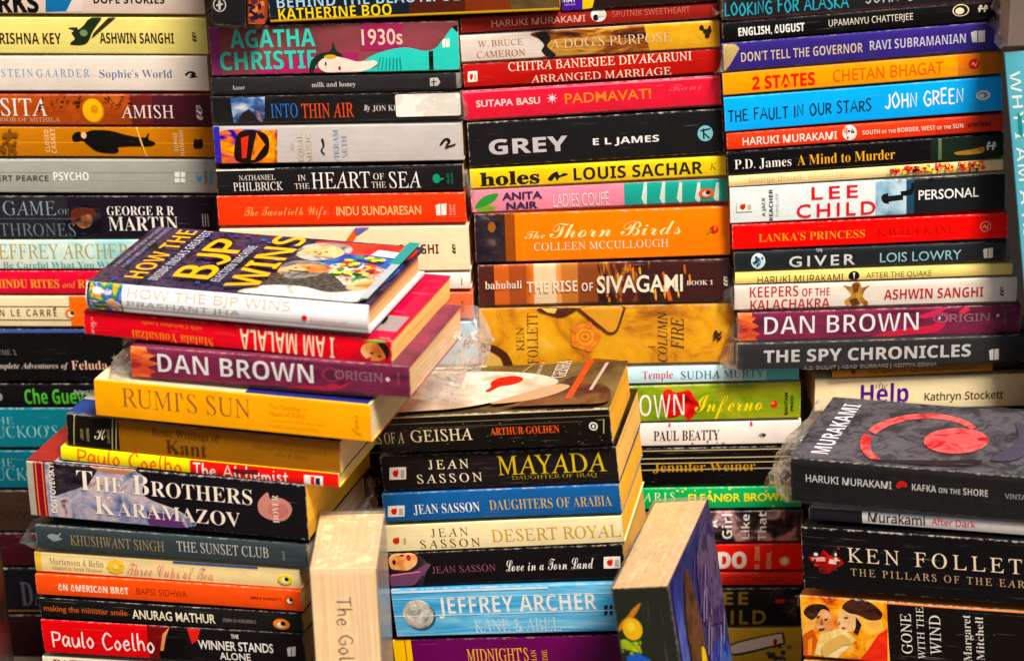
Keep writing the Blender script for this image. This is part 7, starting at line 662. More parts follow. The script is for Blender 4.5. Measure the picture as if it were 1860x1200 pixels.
{'label': 'worn black book with pale face on its cover, topping the front middle pile', 'group': 'books piled up at the front middle', 'color': '#15120f', 'o': [-101.27, -126.1, -45.54], 'x': [0.97954, -0.1904, 0.06511], 'y': [0.19081, 0.98163, 0], 'L': 173.92, 'T': 28.5, 'D': 97, 'seed': 110, 'prints': [('p', 0, [(0.84, 27.5), (173.11, 27.5), (173.11, 28.22), (0.84, 28.22)], '#b8a480'), ('p', 0, [(0.84, 22.8), (173.11, 22.8), (173.11, 23.23), (0.84, 23.23)], '#8a7a60'), ('p', 0, [(30.07, 19.1), (153.6, 19.1), (153.6, 19.38), (30.07, 19.38)], '#6a5c48'), ('t', 0, 'MEMOIRS OF A', 'ro', '#e6d6ae', -28.8, 19, 8.12, 16.85, 0, 0.02), ('t', 0, 'GEISHA', 'ro', '#e8dab4', 24.09, 70.59, 8.5, 17.62, 0, 0.03), ('t', 0, 'ARTHUR GOLDEN', 'se', '#d4561c', 84.36, 135.66, 11.44, 17.05, 0, -0.005), ('e', 0, (161.03, 15.25, 3.24, 3.24), '#e6e0d4'), ('e', 0, (161.03, 15.25, 2.23, 2.23), '#24201c'), ('e', 0, (161.03, 15.25, 1.01, 1.21), '#e6e0d4'), ('p', 0, [(164.18, 19.95), (169.86, 19.95), (169.86, 20.24), (164.18, 20.24)], '#b8a888'), ('p', 0, [(168.89, 20.51), (169.7, 20.47), (168.53, 9.31), (167.73, 9.34)], '#a89878'), ('e', 0, (113.38, 9.11, 0.33, 0.14), '#8a7a60'), ('e', 0, (111.51, 12.96, 0.63, 0.18), '#5a4e3c'), ('e', 0, (29.63, 16.91, 0.34, 0.33), '#5a4e3c'), ('e', 0, (38.45, 15.17, 0.62, 0.28), '#5a4e3c'), ('e', 0, (14.49, 8.83, 0.49, 0.15), '#8a7a60'), ('e', 0, (24.24, 17.45, 0.33, 0.2), '#5a4e3c'), ('e', 0, (150.75, 9.51, 0.48, 0.15), '#8a7a60'), ('e', 0, (82.73, 11.49, 0.5, 0.27), '#5a4e3c'), ('e', 0, (165.24, 6.91, 0.41, 0.21), '#8a7a60'), ('e', 0, (24.89, 20.88, 0.43, 0.24), '#5a4e3c'), ('e', 0, (140.76, 12.22, 0.48, 0.18), '#8a7a60'), ('e', 0, (39.02, 13.43, 0.59, 0.18), '#5a4e3c'), ('e', 0, (12.02, 20.68, 0.42, 0.27), '#5a4e3c'), ('e', 0, (66.67, 17.12, 0.46, 0.28), '#8a7a60'), ('e', 0, (167.6, 10.42, 0.49, 0.17), '#5a4e3c'), ('e', 0, (7.03, 21.05, 0.6, 0.21), '#5a4e3c'), ('e', 0, (88.72, 17.83, 0.32, 0.21), '#5a4e3c'), ('e', 0, (58.12, 9.29, 0.63, 0.27), '#5a4e3c'), ('e', 0, (88.34, 13.43, 0.42, 0.28), '#8a7a60'), ('e', 0, (32.76, 19.5, 0.65, 0.19), '#8a7a60'), ('e', 0, (41.36, 19.23, 0.38, 0.28), '#5a4e3c'), ('e', 0, (151.15, 11.95, 0.37, 0.22), '#5a4e3c'), ('e', 0, (107.51, 4.74, 0.68, 0.3), '#8a7a60'), ('e', 0, (21.02, 17.93, 0.36, 0.26), '#8a7a60'), ('e', 0, (69.81, 20.25, 0.56, 0.17), '#5a4e3c'), ('e', 0, (151.99, 3, 0.49, 0.3), '#8a7a60'), ('e', 0, (122.97, 17.39, 0.38, 0.3), '#8a7a60'), ('e', 0, (26, 15.34, 0.57, 0.22), '#5a4e3c'), ('e', 0, (65.17, 21.89, 0.41, 0.28), '#8a7a60'), ('e', 0, (34.77, 12.31, 0.54, 0.23), '#5a4e3c'), ('e', 0, (86.08, 14.37, 0.34, 0.28), '#8a7a60'), ('e', 0, (151.43, 17.8, 0.36, 0.34), '#8a7a60'), ('e', 0, (38.92, 16.64, 0.36, 0.33), '#8a7a60'), ('e', 0, (81.92, 11.58, 0.63, 0.19), '#8a7a60'), ('e', 0, (12.91, 11.53, 0.45, 0.29), '#8a7a60'), ('e', 0, (79.06, 21.82, 0.31, 0.26), '#8a7a60'), ('e', 0, (126.28, 14.82, 0.48, 0.21), '#8a7a60'), ('e', 0, (83.55, 7.95, 0.32, 0.24), '#8a7a60'), ('e', 0, (51.71, 6.84, 0.53, 0.22), '#8a7a60'), ('e', 0, (49.4, 23.5, 0.55, 0.3), '#8a7a60'), ('e', 0, (107.74, 16.71, 0.44, 0.21), '#8a7a60'), ('e', 0, (139.97, 16.75, 0.6, 0.31), '#5a4e3c'), ('e', 0, (92.63, 21.21, 0.62, 0.32), '#8a7a60'), ('e', 0, (155.11, 5.4, 0.63, 0.2), '#5a4e3c'), ('e', 0, (146.52, 9.69, 0.28, 0.3), '#5a4e3c'), ('e', 0, (123.66, 15.4, 0.35, 0.17), '#8a7a60'), ('e', 0, (8, 9.19, 0.43, 0.24), '#5a4e3c'), ('e', 0, (92.15, 10.31, 0.61, 0.24), '#8a7a60'), ('e', 0, (110.13, 14.32, 0.44, 0.24), '#8a7a60'), ('e', 0, (30.51, 11.04, 0.43, 0.16), '#8a7a60'), ('e', 0, (163.58, 12.22, 0.29, 0.32), '#8a7a60'), ('e', 0, (24.3, 23.67, 0.29, 0.14), '#5a4e3c'), ('e', 0, (118.35, 10.75, 0.66, 0.29), '#5a4e3c'), ('e', 0, (101.58, 7.12, 0.53, 0.23), '#8a7a60'), ('e', 0, (95.41, 16.29, 0.37, 0.15), '#8a7a60'), ('e', 0, (166.74, 5, 0.66, 0.21), '#8a7a60'), ('e', 0, (86.37, 19.96, 0.39, 0.18), '#5a4e3c'), ('e', 0, (125.06, 5.7, 0.59, 0.2), '#8a7a60'), ('e', 0, (149.63, 4.9, 0.41, 0.32), '#8a7a60'), ('e', 0, (62.4, 18.65, 0.51, 0.31), '#8a7a60'), ('s', 1, [(104.35, 9.7), (125.22, 38.8), (139.14, 60.14), (156.53, 48.5), (170.44, 29.1), (170.44, 3.88), (139.14, 2.91), (95.66, 3.88)], 'neck_brown'), ('s', 1, [(3.48, 1.94), (31.31, 1.94), (59.13, 3.88), (83.48, 12.61), (107.83, 29.1), (126.96, 44.62), (125.22, 56.26), (104.35, 69.84), (73.05, 77.6), (34.78, 81.48), (3.48, 82.45)], 'porcelain'), ('s', 1, [(107.83, 31.04), (126.96, 44.62), (139.14, 38.8), (128.7, 23.28), (111.31, 13.58), (86.96, 9.7), (86.96, 14.55)], '#b89878'), ('s', 1, [(76.52, 54.32), (81.74, 63.05), (92.18, 65.96), (100, 60.14), (99.13, 52.38), (92.18, 46.56), (85.22, 44.62), (79.13, 34.92), (75.66, 36.86), (78.26, 44.62)], '#cc2416'), ('s', 1, [(80, 51.41), (90.44, 56.74), (97.4, 58.2), (90.44, 53.84), (81.74, 49.47)], '#8a140c'), ('t', 1, 'GEISHA', 'ro', '#e4dace', 121.74, 132.18, 58.2, 93.12, 90, 0.03), ('t', 1, 'MEMOIRS OF A', 'ro', '#d8ccc0', 108.7, 111.31, 58.2, 91.18, 90, 0.02), ('p', 1, [(139.14, 13.58), (144.35, 13.58), (149.57, 91.18), (144.35, 91.18)], '#b84a1c'), ('p', 1, [(154.79, 29.1), (157.4, 29.1), (161.75, 85.36), (159.14, 85.36)], '#b8a898'), ('p', 1, [(95.66, 67.9), (96.53, 67.9), (104.35, 91.18), (103.48, 91.18)], '#a8987c')], 'top': 'brown_mist', 'pages': '#d99c1c', 'wear': 1, 'rough': 0.3},
{'label': 'dark brown book with spaced cream name and gold title, second in the front middle pile', 'group': 'books piled up at the front middle', 'color': '#201a19', 'o': [-101.13, -120.01, -78.02], 'x': [0.97956, -0.19041, 0.06484], 'y': [0.19081, 0.98163, 0], 'L': 177.67, 'T': 27.56, 'D': 118, 'seed': 111, 'prints': [('t', 0, 'JEAN', 'ro_', '#e8dcc0', 36.09, 66.58, 16.35, 23.37, 0, 0.03), ('t', 0, 'SASSON', 'ro_', '#e8dcc0', 26.31, 75.67, 5.31, 12.35, 0, 0.03), ('t', 0, 'MAYADA', 'ro', '#c4aa1c', 88.29, 169.43, 9.68, 24.5, 0, 0.025), ('t', 0, 'DAUGHTER OF IRAQ', 'ro', '#a8921c', 97.92, 161.85, 5.66, 8.72, 0, 0.01), ('s', 0, [(7.43, 19.02), (18.37, 19.01), (19.09, 18.1), (18.07, 10.16), (17.12, 9.31), (6.17, 9.31), (5.44, 10.23), (6.48, 18.17)], '#f1e9df'), ('e', 0, (10.49, 14.02, 2.14, 2.77), '#c8281c'), ('p', 0, [(9.73, 14.05), (12.76, 17.91), (13.06, 14.36)], '#c8281c'), ('p', 0, [(14.85, 16.5), (17.66, 16.83), (16.87, 10.65), (14.11, 10.77)], '#b9b0a4')], 'pages': '#e0b060'},
{'label': 'blue book with white and gold serif capitals in the front middle pile', 'group': 'books piled up at the front middle', 'color': '#1b578e', 'o': [-101.69, -121.94, -102.9], 'x': [0.97924, -0.19035, 0.06964], 'y': [0.19081, 0.98163, 0], 'L': 179.16, 'T': 22.91, 'D': 112, 'seed': 112, 'prints': [('t', 0, 'JEAN SASSON', 'se', '#f0ece4', 22.61, 73.01, 6.07, 13.6, 0, -0.015), ('t', 0, 'DAUGHTERS OF ARABIA', 'se', '#c4a668', 80.63, 172.52, 6.69, 14.6, 0, -0.015), ('s', 0, [(4.54, 13.72), (15.53, 13.69), (16.25, 12.76), (15.3, 5.65), (14.34, 4.8), (3.34, 4.82), (2.61, 5.74), (3.58, 12.86)], '#f1e9df'), ('e', 0, (7.64, 9.11, 2.15, 2.53), '#c8281c'), ('p', 0, [(6.89, 9.14), (9.89, 12.59), (10.23, 9.45)], '#c8281c'), ('p', 0, [(11.98, 11.16), (14.81, 11.49), (14.1, 6.15), (11.32, 6.27)], '#b9b0a4')], 'pages': '#e2a62c'},
{'label': 'cream book with gold title under the blue one in the front middle pile', 'group': 'books piled up at the front middle', 'color': '#ecdcb0', 'o': [-102.51, -120.76, -127.72], 'x': [0.97893, -0.19029, 0.07403], 'y': [0.19081, 0.98163, 0], 'L': 181.26, 'T': 21.75, 'D': 114, 'seed': 113, 'prints': [('t', 0, 'JEAN', 'ro_', '#4c3c26', 36.15, 64.39, 11.31, 18, 0, 0.02), ('t', 0, 'SASSON', 'ro_', '#4c3c26', 26.9, 72.49, 2.35, 9.05, 0, 0.02), ('t', 0, 'DESERT ROYAL', 'ro', '#c29c40', 81.89, 179.14, 5.43, 15.18, 0, 0.02), ('e', 0, (8.75, 9.58, 2.54, 2.54), '#c83424'), ('p', 0, [(7.12, 10.1), (10.94, 13.08), (11.41, 10.36)], '#c83424'), ('p', 0, [(14.97, 11.55), (16.66, 11.47), (16.04, 6.99), (14.35, 7.07)], '#b8a880')], 'pages': '#e4ac34'},
{'label': 'black book with a veiled face and white script in the front middle pile', 'group': 'books piled up at the front middle', 'color': '#141114', 'o': [-100.97, -123.1, -155.31], 'x': [0.9789, -0.19028, 0.07447], 'y': [0.19081, 0.98163, 0], 'L': 179.68, 'T': 26.84, 'D': 112, 'seed': 114, 'prints': [('p', 0, [(2.71, 26.67), (24.02, 27.07), (31.35, 18.62), (24.68, 0.77), (0.68, -0.04)], 'night'), ('s', 0, [(3.49, 26.18), (21.36, 26.29), (22.49, 19.01), (15.41, 13.88), (8.64, 14.18), (2.11, 16.28)], 'skin'), ('e', 0, (16.77, 23.78, 1.69, 2.54), '#a8283c'), ('e', 0, (5.28, 20.67, 1.27, 2.12), '#241614'), ('e', 0, (11.95, 25.81, 1.69, 0.85), '#5a3420'), ('s', 0, [(1.35, 10.86), (14.06, 10.31), (28.7, 17.83), (32.79, 16.74), (22.88, 6.3), (17.06, 1.09), (1.53, -0.07)], '#6c4862'), ('p', 0, [(2.2, 10.82), (24.59, 12.58), (24.46, 11.67), (2.01, 9.47)], '#d87a90'), ('t', 0, 'JEAN SASSON', 'ro', '#84505e', 33.55, 82.12, 10.24, 15.63, 0, 0.02), ('t', 0, 'Love in a Torn Land', 'sc', '#f2eee6', 89.78, 156.95, 9.19, 18.12, 0, -0.02), ('s', 0, [(165.74, 18.05), (176.48, 18.02), (177.2, 17.1), (176.36, 9.55), (175.43, 8.69), (164.67, 8.72), (163.95, 9.64), (164.81, 17.2)], '#f1e9df'), ('e', 0, (168.83, 13.23, 2.1, 2.6), '#c8281c'), ('p', 0, [(168.09, 13.26), (170.99, 16.93), (171.35, 13.56)], '#c8281c'), ('p', 0, [(173.06, 15.5), (175.82, 15.82), (175.17, 10.04), (172.46, 10.16)], '#b9b0a4')], 'pages': '#c89a50'},
{'label': 'sky blue book with a silver coin and big pale capitals in the front middle pile', 'group': 'books piled up at the front middle', 'color': 'sea', 'o': [-98.66, -125.59, -195.92], 'x': [0.97953, -0.1904, 0.06536], 'y': [0.19081, 0.98163, 0], 'L': 179.78, 'T': 39.38, 'D': 112, 'seed': 115, 'prints': [('t', 0, 'JEFFREY ARCHER', 'sb', '#e2dcd6', 34.84, 155.46, 18.54, 32.09, 0, -0.008), ('t', 0, 'KANE & ABEL', 'ro', '#bdd4e0', 60.65, 126.41, 1.73, 13.09, 0, 0.015), ('e', 0, (20.19, 17.22, 11.9, 11.9), '#3a5a70'), ('e', 0, (18.72, 19.1, 11.9, 11.9), 'silver'), ('e', 0, (18.72, 19.1, 10.2, 10.2), '#b8b2a8'), ('e', 0, (18.72, 19.1, 8.93, 8.93), 'silver'), ('p', 0, [(0, 17.33), (179.78, 17.33), (179.78, 17.92), (0, 17.92)], '#d8e4ea'), ('p', 0, [(0, 31.5), (179.78, 31.5), (179.78, 31.89), (0, 31.89)], '#cfe0e8'), ('p', 0, [(0, 36.62), (120.22, 36.62), (120.22, 38.39), (0, 38.39)], '#c8d8e4'), ('p', 0, [(161.34, 21.85), (163.87, 22.22), (163.54, 19.08), (161.01, 18.71)], '#141a20'), ('p', 0, [(165.52, 22.17), (167.59, 22.11), (167.27, 18.96), (165.2, 19.02)], '#141a20'), ('p', 0, [(160.87, 17.35), (163.4, 17.73), (163.07, 14.57), (160.54, 14.2)], '#141a20'), ('p', 0, [(165.06, 17.67), (167.13, 17.61), (166.8, 14.46), (164.73, 14.52)], '#141a20')], 'wear': 1, 'pages': '#d8b070'},
{'label': 'purple book with gold capitals and a yellow end block, foot of the front middle pile', 'group': 'books piled up at the front middle', 'color': '#5a0a4a', 'o': [-100.68, -122.14, -235.63], 'x': [0.97979, -0.19045, 0.06122], 'y': [0.19081, 0.98163, 0], 'L': 182.34, 'T': 35.83, 'D': 112, 'seed': 116, 'prints': [('p', 0, [(0, 0), (14.21, 0), (14.21, 35.83), (0, 35.83)], '#e2b21a'), ('p', 0, [(9.04, 0), (9.9, 0), (9.9, 35.83), (9.04, 35.83)], '#8a5a10'), ('t', 0, "MIDNIGHT'S", 'ro', '#dca028', 56.66, 103.8, 16.71, 27.27, 0, 0.035), ('t', 0, 'CHILDREN', 'ro', '#dca028', 55.2, 102.44, 4.26, 14.87, 0, 0.035), ('t', 0, 'SALMAN', 'ro', '#dca028', 106, 109.81, 4.53, 25.66, 90, 0.03), ('t', 0, 'RUSHDIE', 'ro', '#dca028', 114.39, 118.19, 3.42, 25.45, 90, 0.03)], 'pages': '#d8b070'},
{'label': 'plain green book out of sight under the front middle pile', 'group': 'books piled up at the front middle', 'color': '#3a4a3a', 'o': [-102.26, -121.83, -266.17], 'x': [0.97967, -0.19043, 0.06314], 'y': [0.19081, 0.98163, 0], 'L': 182.51, 'T': 27.16, 'D': 112, 'seed': 117, 'prints': []},
{'label': 'plain wine book out of sight under the front middle pile', 'group': 'books piled up at the front middle', 'color': '#5a2a30', 'o': [-104.18, -121.46, -297.53], 'x': [0.9795, -0.19039, 0.06587], 'y': [0.19081, 0.98163, 0], 'L': 183.44, 'T': 27.42, 'D': 112, 'seed': 118, 'prints': []},
{'label': 'plain grey book out of sight under the front middle pile', 'group': 'books piled up at the front middle', 'color': '#4a4438', 'o': [-106.11, -121.08, -329.21], 'x': [0.97931, -0.19036, 0.06863], 'y': [0.19081, 0.98163, 0], 'L': 184.39, 'T': 27.69, 'D': 112, 'seed': 119, 'prints': []},
{'label': 'dark book standing on end with a yellow lemon on its spine', 'group': 'books standing on end in front of the piles', 'color': '#23271e', 'o': [58.91, -294.94, -85.6], 'x': [0.11025, -0.02954, -0.99346], 'y': [0.25882, 0.96593, 0], 'L': 228, 'T': 40.4, 'D': 152, 'seed': 120, 'prints': [('s', 0, [(34.24, -1.24), (26.01, 3.17), (21.22, 8.63), (15.57, 13.42), (11.68, 19.49), (19.01, 15.25), (23.83, 10.59)], '#c8821c'), ('e', 0, (30.99, 10.69, 8.61, 7.04), '#e8b812'), ('e', 0, (28.84, 9.83, 3.91, 3.13), '#f2d24a'), ('s', 0, [(40.22, 0.21), (38.72, 4.39), (42.32, 9.36), (45.92, 14.34), (49.21, 12.26), (46.35, 4.81), (44.46, 0.35)], '#a8b81c'), ('e', 0, (41.95, 10.6, 1.57, 2.74), '#5aa024'), ('e', 0, (47.02, 10, 0.89, 1.62), '#c8cc28'), ('e', 0, (46.75, 12.94, 0.76, 0.89), '#c8cc28'), ('e', 0, (41.41, 0.5, 1.79, 1.44), '#8aa81c'), ('e', 0, (47.63, 0.42, 0.98, 1.67), '#8aa81c'), ('e', 0, (48.21, 13.98, 1.62, 0.97), '#8aa81c'), ('e', 0, (49.68, 7.45, 1.66, 1.42), '#8aa81c'), ('e', 0, (45.96, 4.8, 0.98, 1.38), '#8aa81c'), ('e', 0, (41.99, 11.75, 1.17, 1.43), '#c8cc28'), ('e', 0, (43.64, 2.52, 0.98, 1.1), '#8aa81c'), ('e', 0, (44.85, 1.57, 0.95, 0.95), '#c8cc28'), ('e', 0, (44.29, 1.66, 1.2, 1.38), '#c8cc28'), ('e', 0, (41.27, 14.77, 1.57, 0.84), '#8aa81c'), ('e', 0, (44.15, 2.13, 1.66, 1.64), '#8aa81c'), ('e', 0, (44.27, 13.07, 0.84, 1.47), '#c8cc28'), ('p', 0, [(51.37, 3.25), (49.21, 12.26), (54.63, 20.12), (73.43, 22.84), (72.7, 4.76)], '#1c5cc0'), ('s', 1, [(4.56, 6.08), (45.6, 4.56), (136.8, 6.08), (141.36, 18.24), (68.4, 24.32), (6.84, 21.28)], 'silk_blue'), ('s', 1, [(11.4, 54.72), (36.48, 33.44), (68.4, 30.4), (136.8, 39.52), (205.2, 36.48), (209.76, 66.88), (114, 66.88), (68.4, 72.96)], 'umber_silk'), ('s', 1, [(13.68, 94.24), (41.04, 79.04), (68.4, 83.6), (82.08, 114), (91.2, 145.92), (45.6, 148.96), (11.4, 145.92)], 'silk_violet'), ('s', 1, [(95.76, 85.12), (136.8, 76), (205.2, 79.04), (209.76, 136.8), (159.6, 145.92), (104.88, 136.8)], 'silk_blue'), ('s', 1, [(77.52, 60.8), (95.76, 56.24), (118.56, 57.76), (118.56, 68.4), (95.76, 71.44), (82.08, 69.92)], '#d8b01c'), ('s', 1, [(114, 60.8), (132.24, 57.76), (141.36, 63.84), (132.24, 69.92), (118.56, 68.4)], '#241c10'), ('s', 1, [(145.92, 12.16), (182.4, 7.6), (221.16, 12.16), (221.16, 144.4), (182.4, 147.44), (150.48, 136.8)], 'lilac_grey'), ('s', 1, [(173.28, 51.68), (196.08, 45.6), (216.6, 54.72), (216.6, 112.48), (191.52, 118.56), (173.28, 106.4)], '#9a9448'), ('s', 1, [(186.96, 63.84), (200.64, 57.76), (214.32, 66.88), (214.32, 100.32), (196.08, 106.4), (186.96, 97.28)], '#6a6488'), ('p', 1, [(86.56, 100.12), (89.29, 101.64), (107.08, 86.44), (104.8, 84.92)], '#4a3a78'), ('p', 1, [(89.71, 126.48), (92.45, 128), (110.23, 112.8), (107.95, 111.28)], '#8a7a9a'), ('p', 1, [(11.65, 80.14), (14.38, 81.66), (32.17, 66.46), (29.89, 64.94)], '#4a3a78'), ('p', 1, [(86.19, 141.89), (88.92, 143.41), (106.71, 128.21), (104.43, 126.69)], '#8a7a9a'), ('p', 1, [(37.75, 107.21), (40.48, 108.73), (58.27, 93.53), (55.99, 92.01)], '#4a3a78'), ('p', 1, [(76.68, 97.89), (79.42, 99.41), (97.2, 84.21), (94.92, 82.69)], '#8a7a9a'), ('p', 1, [(50.61, 97.39), (53.35, 98.91), (71.13, 83.71), (68.85, 82.19)], '#4a3a78'), ('p', 1, [(51.2, 116.74), (53.94, 118.26), (71.72, 103.06), (69.44, 101.54)], '#8a7a9a'), ('p', 1, [(43.37, 101.8), (46.1, 103.32), (63.89, 88.12), (61.61, 86.6)], '#4a3a78'), ('p', 1, [(97.16, 77.84), (99.9, 79.36), (117.68, 64.16), (115.4, 62.64)], '#8a7a9a'), ('p', 1, [(74.02, 126.29), (76.75, 127.81), (94.54, 112.61), (92.26, 111.09)], '#4a3a78'), ('p', 1, [(44.46, 91.22), (47.2, 92.74), (64.98, 77.54), (62.7, 76.02)], '#8a7a9a'), ('p', 1, [(100.75, 92.33), (103.49, 93.85), (121.27, 78.65), (118.99, 77.13)], '#4a3a78'), ('p', 1, [(30.48, 105.77), (33.22, 107.29), (51, 92.09), (48.72, 90.57)], '#8a7a9a'), ('p', 1, [(88.7, 82.97), (91.44, 84.49), (109.22, 69.29), (106.94, 67.77)], '#4a3a78'), ('p', 1, [(45.82, 98.83), (48.56, 100.35), (66.34, 85.15), (64.06, 83.63)], '#8a7a9a'), ('p', 1, [(104.14, 105.99), (106.88, 107.51), (124.66, 92.31), (122.38, 90.79)], '#4a3a78'), ('p', 1, [(106.65, 87.58), (109.39, 89.1), (127.17, 73.9), (124.89, 72.38)], '#8a7a9a'), ('p', 1, [(47.5, 120.48), (50.24, 122), (68.02, 106.8), (65.74, 105.28)], '#4a3a78'), ('p', 1, [(110, 106.86), (112.73, 108.38), (130.52, 93.18), (128.24, 91.66)], '#8a7a9a'), ('p', 1, [(34.77, 84.27), (37.51, 85.79), (55.29, 70.59), (53.01, 69.07)], '#4a3a78'), ('p', 1, [(69.5, 89.05), (72.23, 90.57), (90.02, 75.37), (87.74, 73.85)], '#8a7a9a')], 'stand': True, 'top': 'kimono', 'bottom': '#23271e', 'pages': '#e2bd8c', 'sleeve': (0, 0), 'wear': 0.5},
{'label': 'book standing on end with handwriting on its buff fore edge, beside the front left pile', 'group': 'books standing on end in front of the piles', 'color': '#a8a098', 'o': [-149.06, -274.16, -68.28], 'x': [-0.01274, 0.00044, -0.99992], 'y': [0.0349, 0.99939, 0], 'L': 230, 'T': 47.03, 'D': 98, 'seed': 121, 'prints': [('t', 2, 'The Gol', 'hw', '#4a3422', 22.72, 71.64, 17.09, 27.12, 0, -0.02)], 'stand': True, 'fore': True, 'pages': '#f0cfa6', 'sleeve': (0, 0), 'puff': 0.002, 'wear': 0.4},
{'label': 'black book in film standing at the very left bottom edge', 'group': 'books standing on end in front of the piles', 'color': '#141216', 'o': [-403.71, -299.5, -54.77], 'x': [-0.00359, -0.00025, -0.99999], 'y': [-0.06976, 0.99756, 0], 'L': 230, 'T': 32.87, 'D': 120, 'seed': 122, 'prints': [], 'stand': True, 'pages': '#5a4630'},
{'label': 'black book with a red ring and disc on its grey cover, front right pile', 'group': 'books piled up at the front right', 'color': '#131418', 'o': [200.37, -135.1, -96.43], 'x': [0.92708, -0.37456, 0.01505], 'y': [0.37461, 0.92718, 0], 'L': 206.05, 'T': 34.35, 'D': 126, 'seed': 123, 'prints': [('t', 0, 'HARUKI MURAKAMI', 'ss', '#dedcda', 11.87, 76.76, 16.79, 22.5, 0, 0.012), ('s', 0, [(80.04, 19.16), (81.75, 22.8), (85.06, 23.97), (88.29, 21.65), (87.42, 18.96), (84.15, 19.53), (82.47, 17.64)], '#c81c24'), ('t', 0, 'KAFKA on the SHORE', 'sb^', '#d8d6d4', 91.95, 147.93, 17.17, 22.37, 0, -0.01), ('t', 0, 'VINTAGE', 'ss', '#a8a6a4', 160.36, 181.9, 17.14, 21.01, 0, 0.01), ('t', 1, 'MURAKAMI', 'sb', '#e6e4ee', 12.36, 25.76, 12.6, 113.4, 90, -0.01), ('t', 1, 'HARUKI', 'sb', '#d8d6e4', 177.2, 189.56, 12.6, 88.2, 90, -0.01), ('p', 1, [(120.47, 87.3), (116.18, 92.86), (114.27, 86.21), (118.26, 81.59)], 'disc'), ('p', 1, [(116.18, 92.86), (111.31, 97.62), (109.79, 90.09), (114.27, 86.21)], 'disc'), ('p', 1, [(111.31, 97.62), (105.96, 101.49), (104.93, 93.16), (109.79, 90.09)], 'disc'), ('p', 1, [(105.96, 101.49), (100.23, 104.39), (99.76, 95.37), (104.93, 93.16)], 'disc'), ('p', 1, [(100.23, 104.39), (94.23, 106.26), (94.4, 96.66), (99.76, 95.37)], 'disc'), ('p', 1, [(94.23, 106.26), (88.09, 107.07), (88.95, 97.01), (94.4, 96.66)], 'disc'), ('p', 1, [(88.09, 107.07), (81.91, 106.8), (83.51, 96.42), (88.95, 97.01)], 'disc'), ('p', 1, [(81.91, 106.8), (75.82, 105.45), (78.18, 94.9), (83.51, 96.42)], 'disc'), ('p', 1, [(75.82, 105.45), (69.94, 103.06), (73.08, 92.47), (78.18, 94.9)], 'disc'), ('p', 1, [(69.94, 103.06), (64.39, 99.67), (68.31, 89.19), (73.08, 92.47)], 'disc'), ('p', 1, [(64.39, 99.67), (59.27, 95.35), (63.95, 85.12), (68.31, 89.19)], 'disc'), ('p', 1, [(59.27, 95.35), (54.67, 90.17), (60.08, 80.34), (63.95, 85.12)], 'disc'), ('p', 1, [(54.67, 90.17), (50.7, 84.25), (56.8, 74.93), (60.08, 80.34)], 'disc'), ('p', 1, [(50.7, 84.25), (47.42, 77.69), (54.15, 69.01), (56.8, 74.93)], 'disc'), ('p', 1, [(47.42, 77.69), (44.91, 70.62), (52.19, 62.69), (54.15, 69.01)], 'disc'), ('p', 1, [(44.91, 70.62), (43.21, 63.19), (50.96, 56.1), (52.19, 62.69)], 'disc'), ('p', 1, [(42.35, 55.53), (42.35, 47.79), (50.77, 42.6), (50.49, 49.36)], 'disc'), ('p', 1, [(42.35, 47.79), (43.21, 40.13), (51.82, 35.95), (50.77, 42.6)], 'disc'), ('p', 1, [(43.21, 40.13), (44.91, 32.7), (53.59, 29.56), (51.82, 35.95)], 'disc'), ('p', 1, [(44.91, 32.7), (47.42, 25.63), (56.07, 23.53), (53.59, 29.56)], 'disc'), ('p', 1, [(47.42, 25.63), (50.7, 19.07), (59.21, 17.98), (56.07, 23.53)], 'disc'), ('p', 1, [(50.7, 19.07), (54.67, 13.15), (62.93, 13.03), (59.21, 17.98)], 'disc'), ('p', 1, [(54.67, 13.15), (59.27, 7.97), (67.18, 8.77), (62.93, 13.03)], 'disc'), ('e', 1, (112.29, 55.44, 23.7, 25.2), 'disc'), ('e', 1, (115.39, 59.22, 12.36, 10.08), '#c85a58'), ('s', 1, [(61.81, 6.3), (107.14, 15.12), (135.99, 22.68), (135.99, 12.6), (103.02, 5.04)], '#242026'), ('s', 1, [(144.23, 25.2), (156.59, 63), (148.35, 100.8), (168.96, 75.6), (164.84, 31.5)], '#4a4650')], 'top': 'slate', 'sleeve': (24, 0), 'puff': 0.002, 'film': 0.16, 'loose': True, 'rough': 0.24, 'pages': '#d8b888'},
{'label': 'thin book, half dark, half white, second in the front right pile', 'group': 'books piled up at the front right', 'color': '#e2dcd8', 'o': [213.5, -137.17, -111.99], 'x': [0.92668, -0.3744, 0.03312], 'y': [0.37461, 0.92718, 0], 'L': 190.48, 'T': 9.83, 'D': 124, 'seed': 124, 'prints': [('p', 0, [(0, 0), (40.33, 0), (40.33, 9.83), (0, 9.83)], '#26252a'), ('t', 0, 'Murakami', 'ss', '#3a3a3c', 44.96, 87.57, 2.53, 9.58, 0, 0.012), ('t', 0, 'After Dark', 'ss', '#d84a5a', 92.49, 125.12, 3.67, 8.49, 0, 0.005)]},
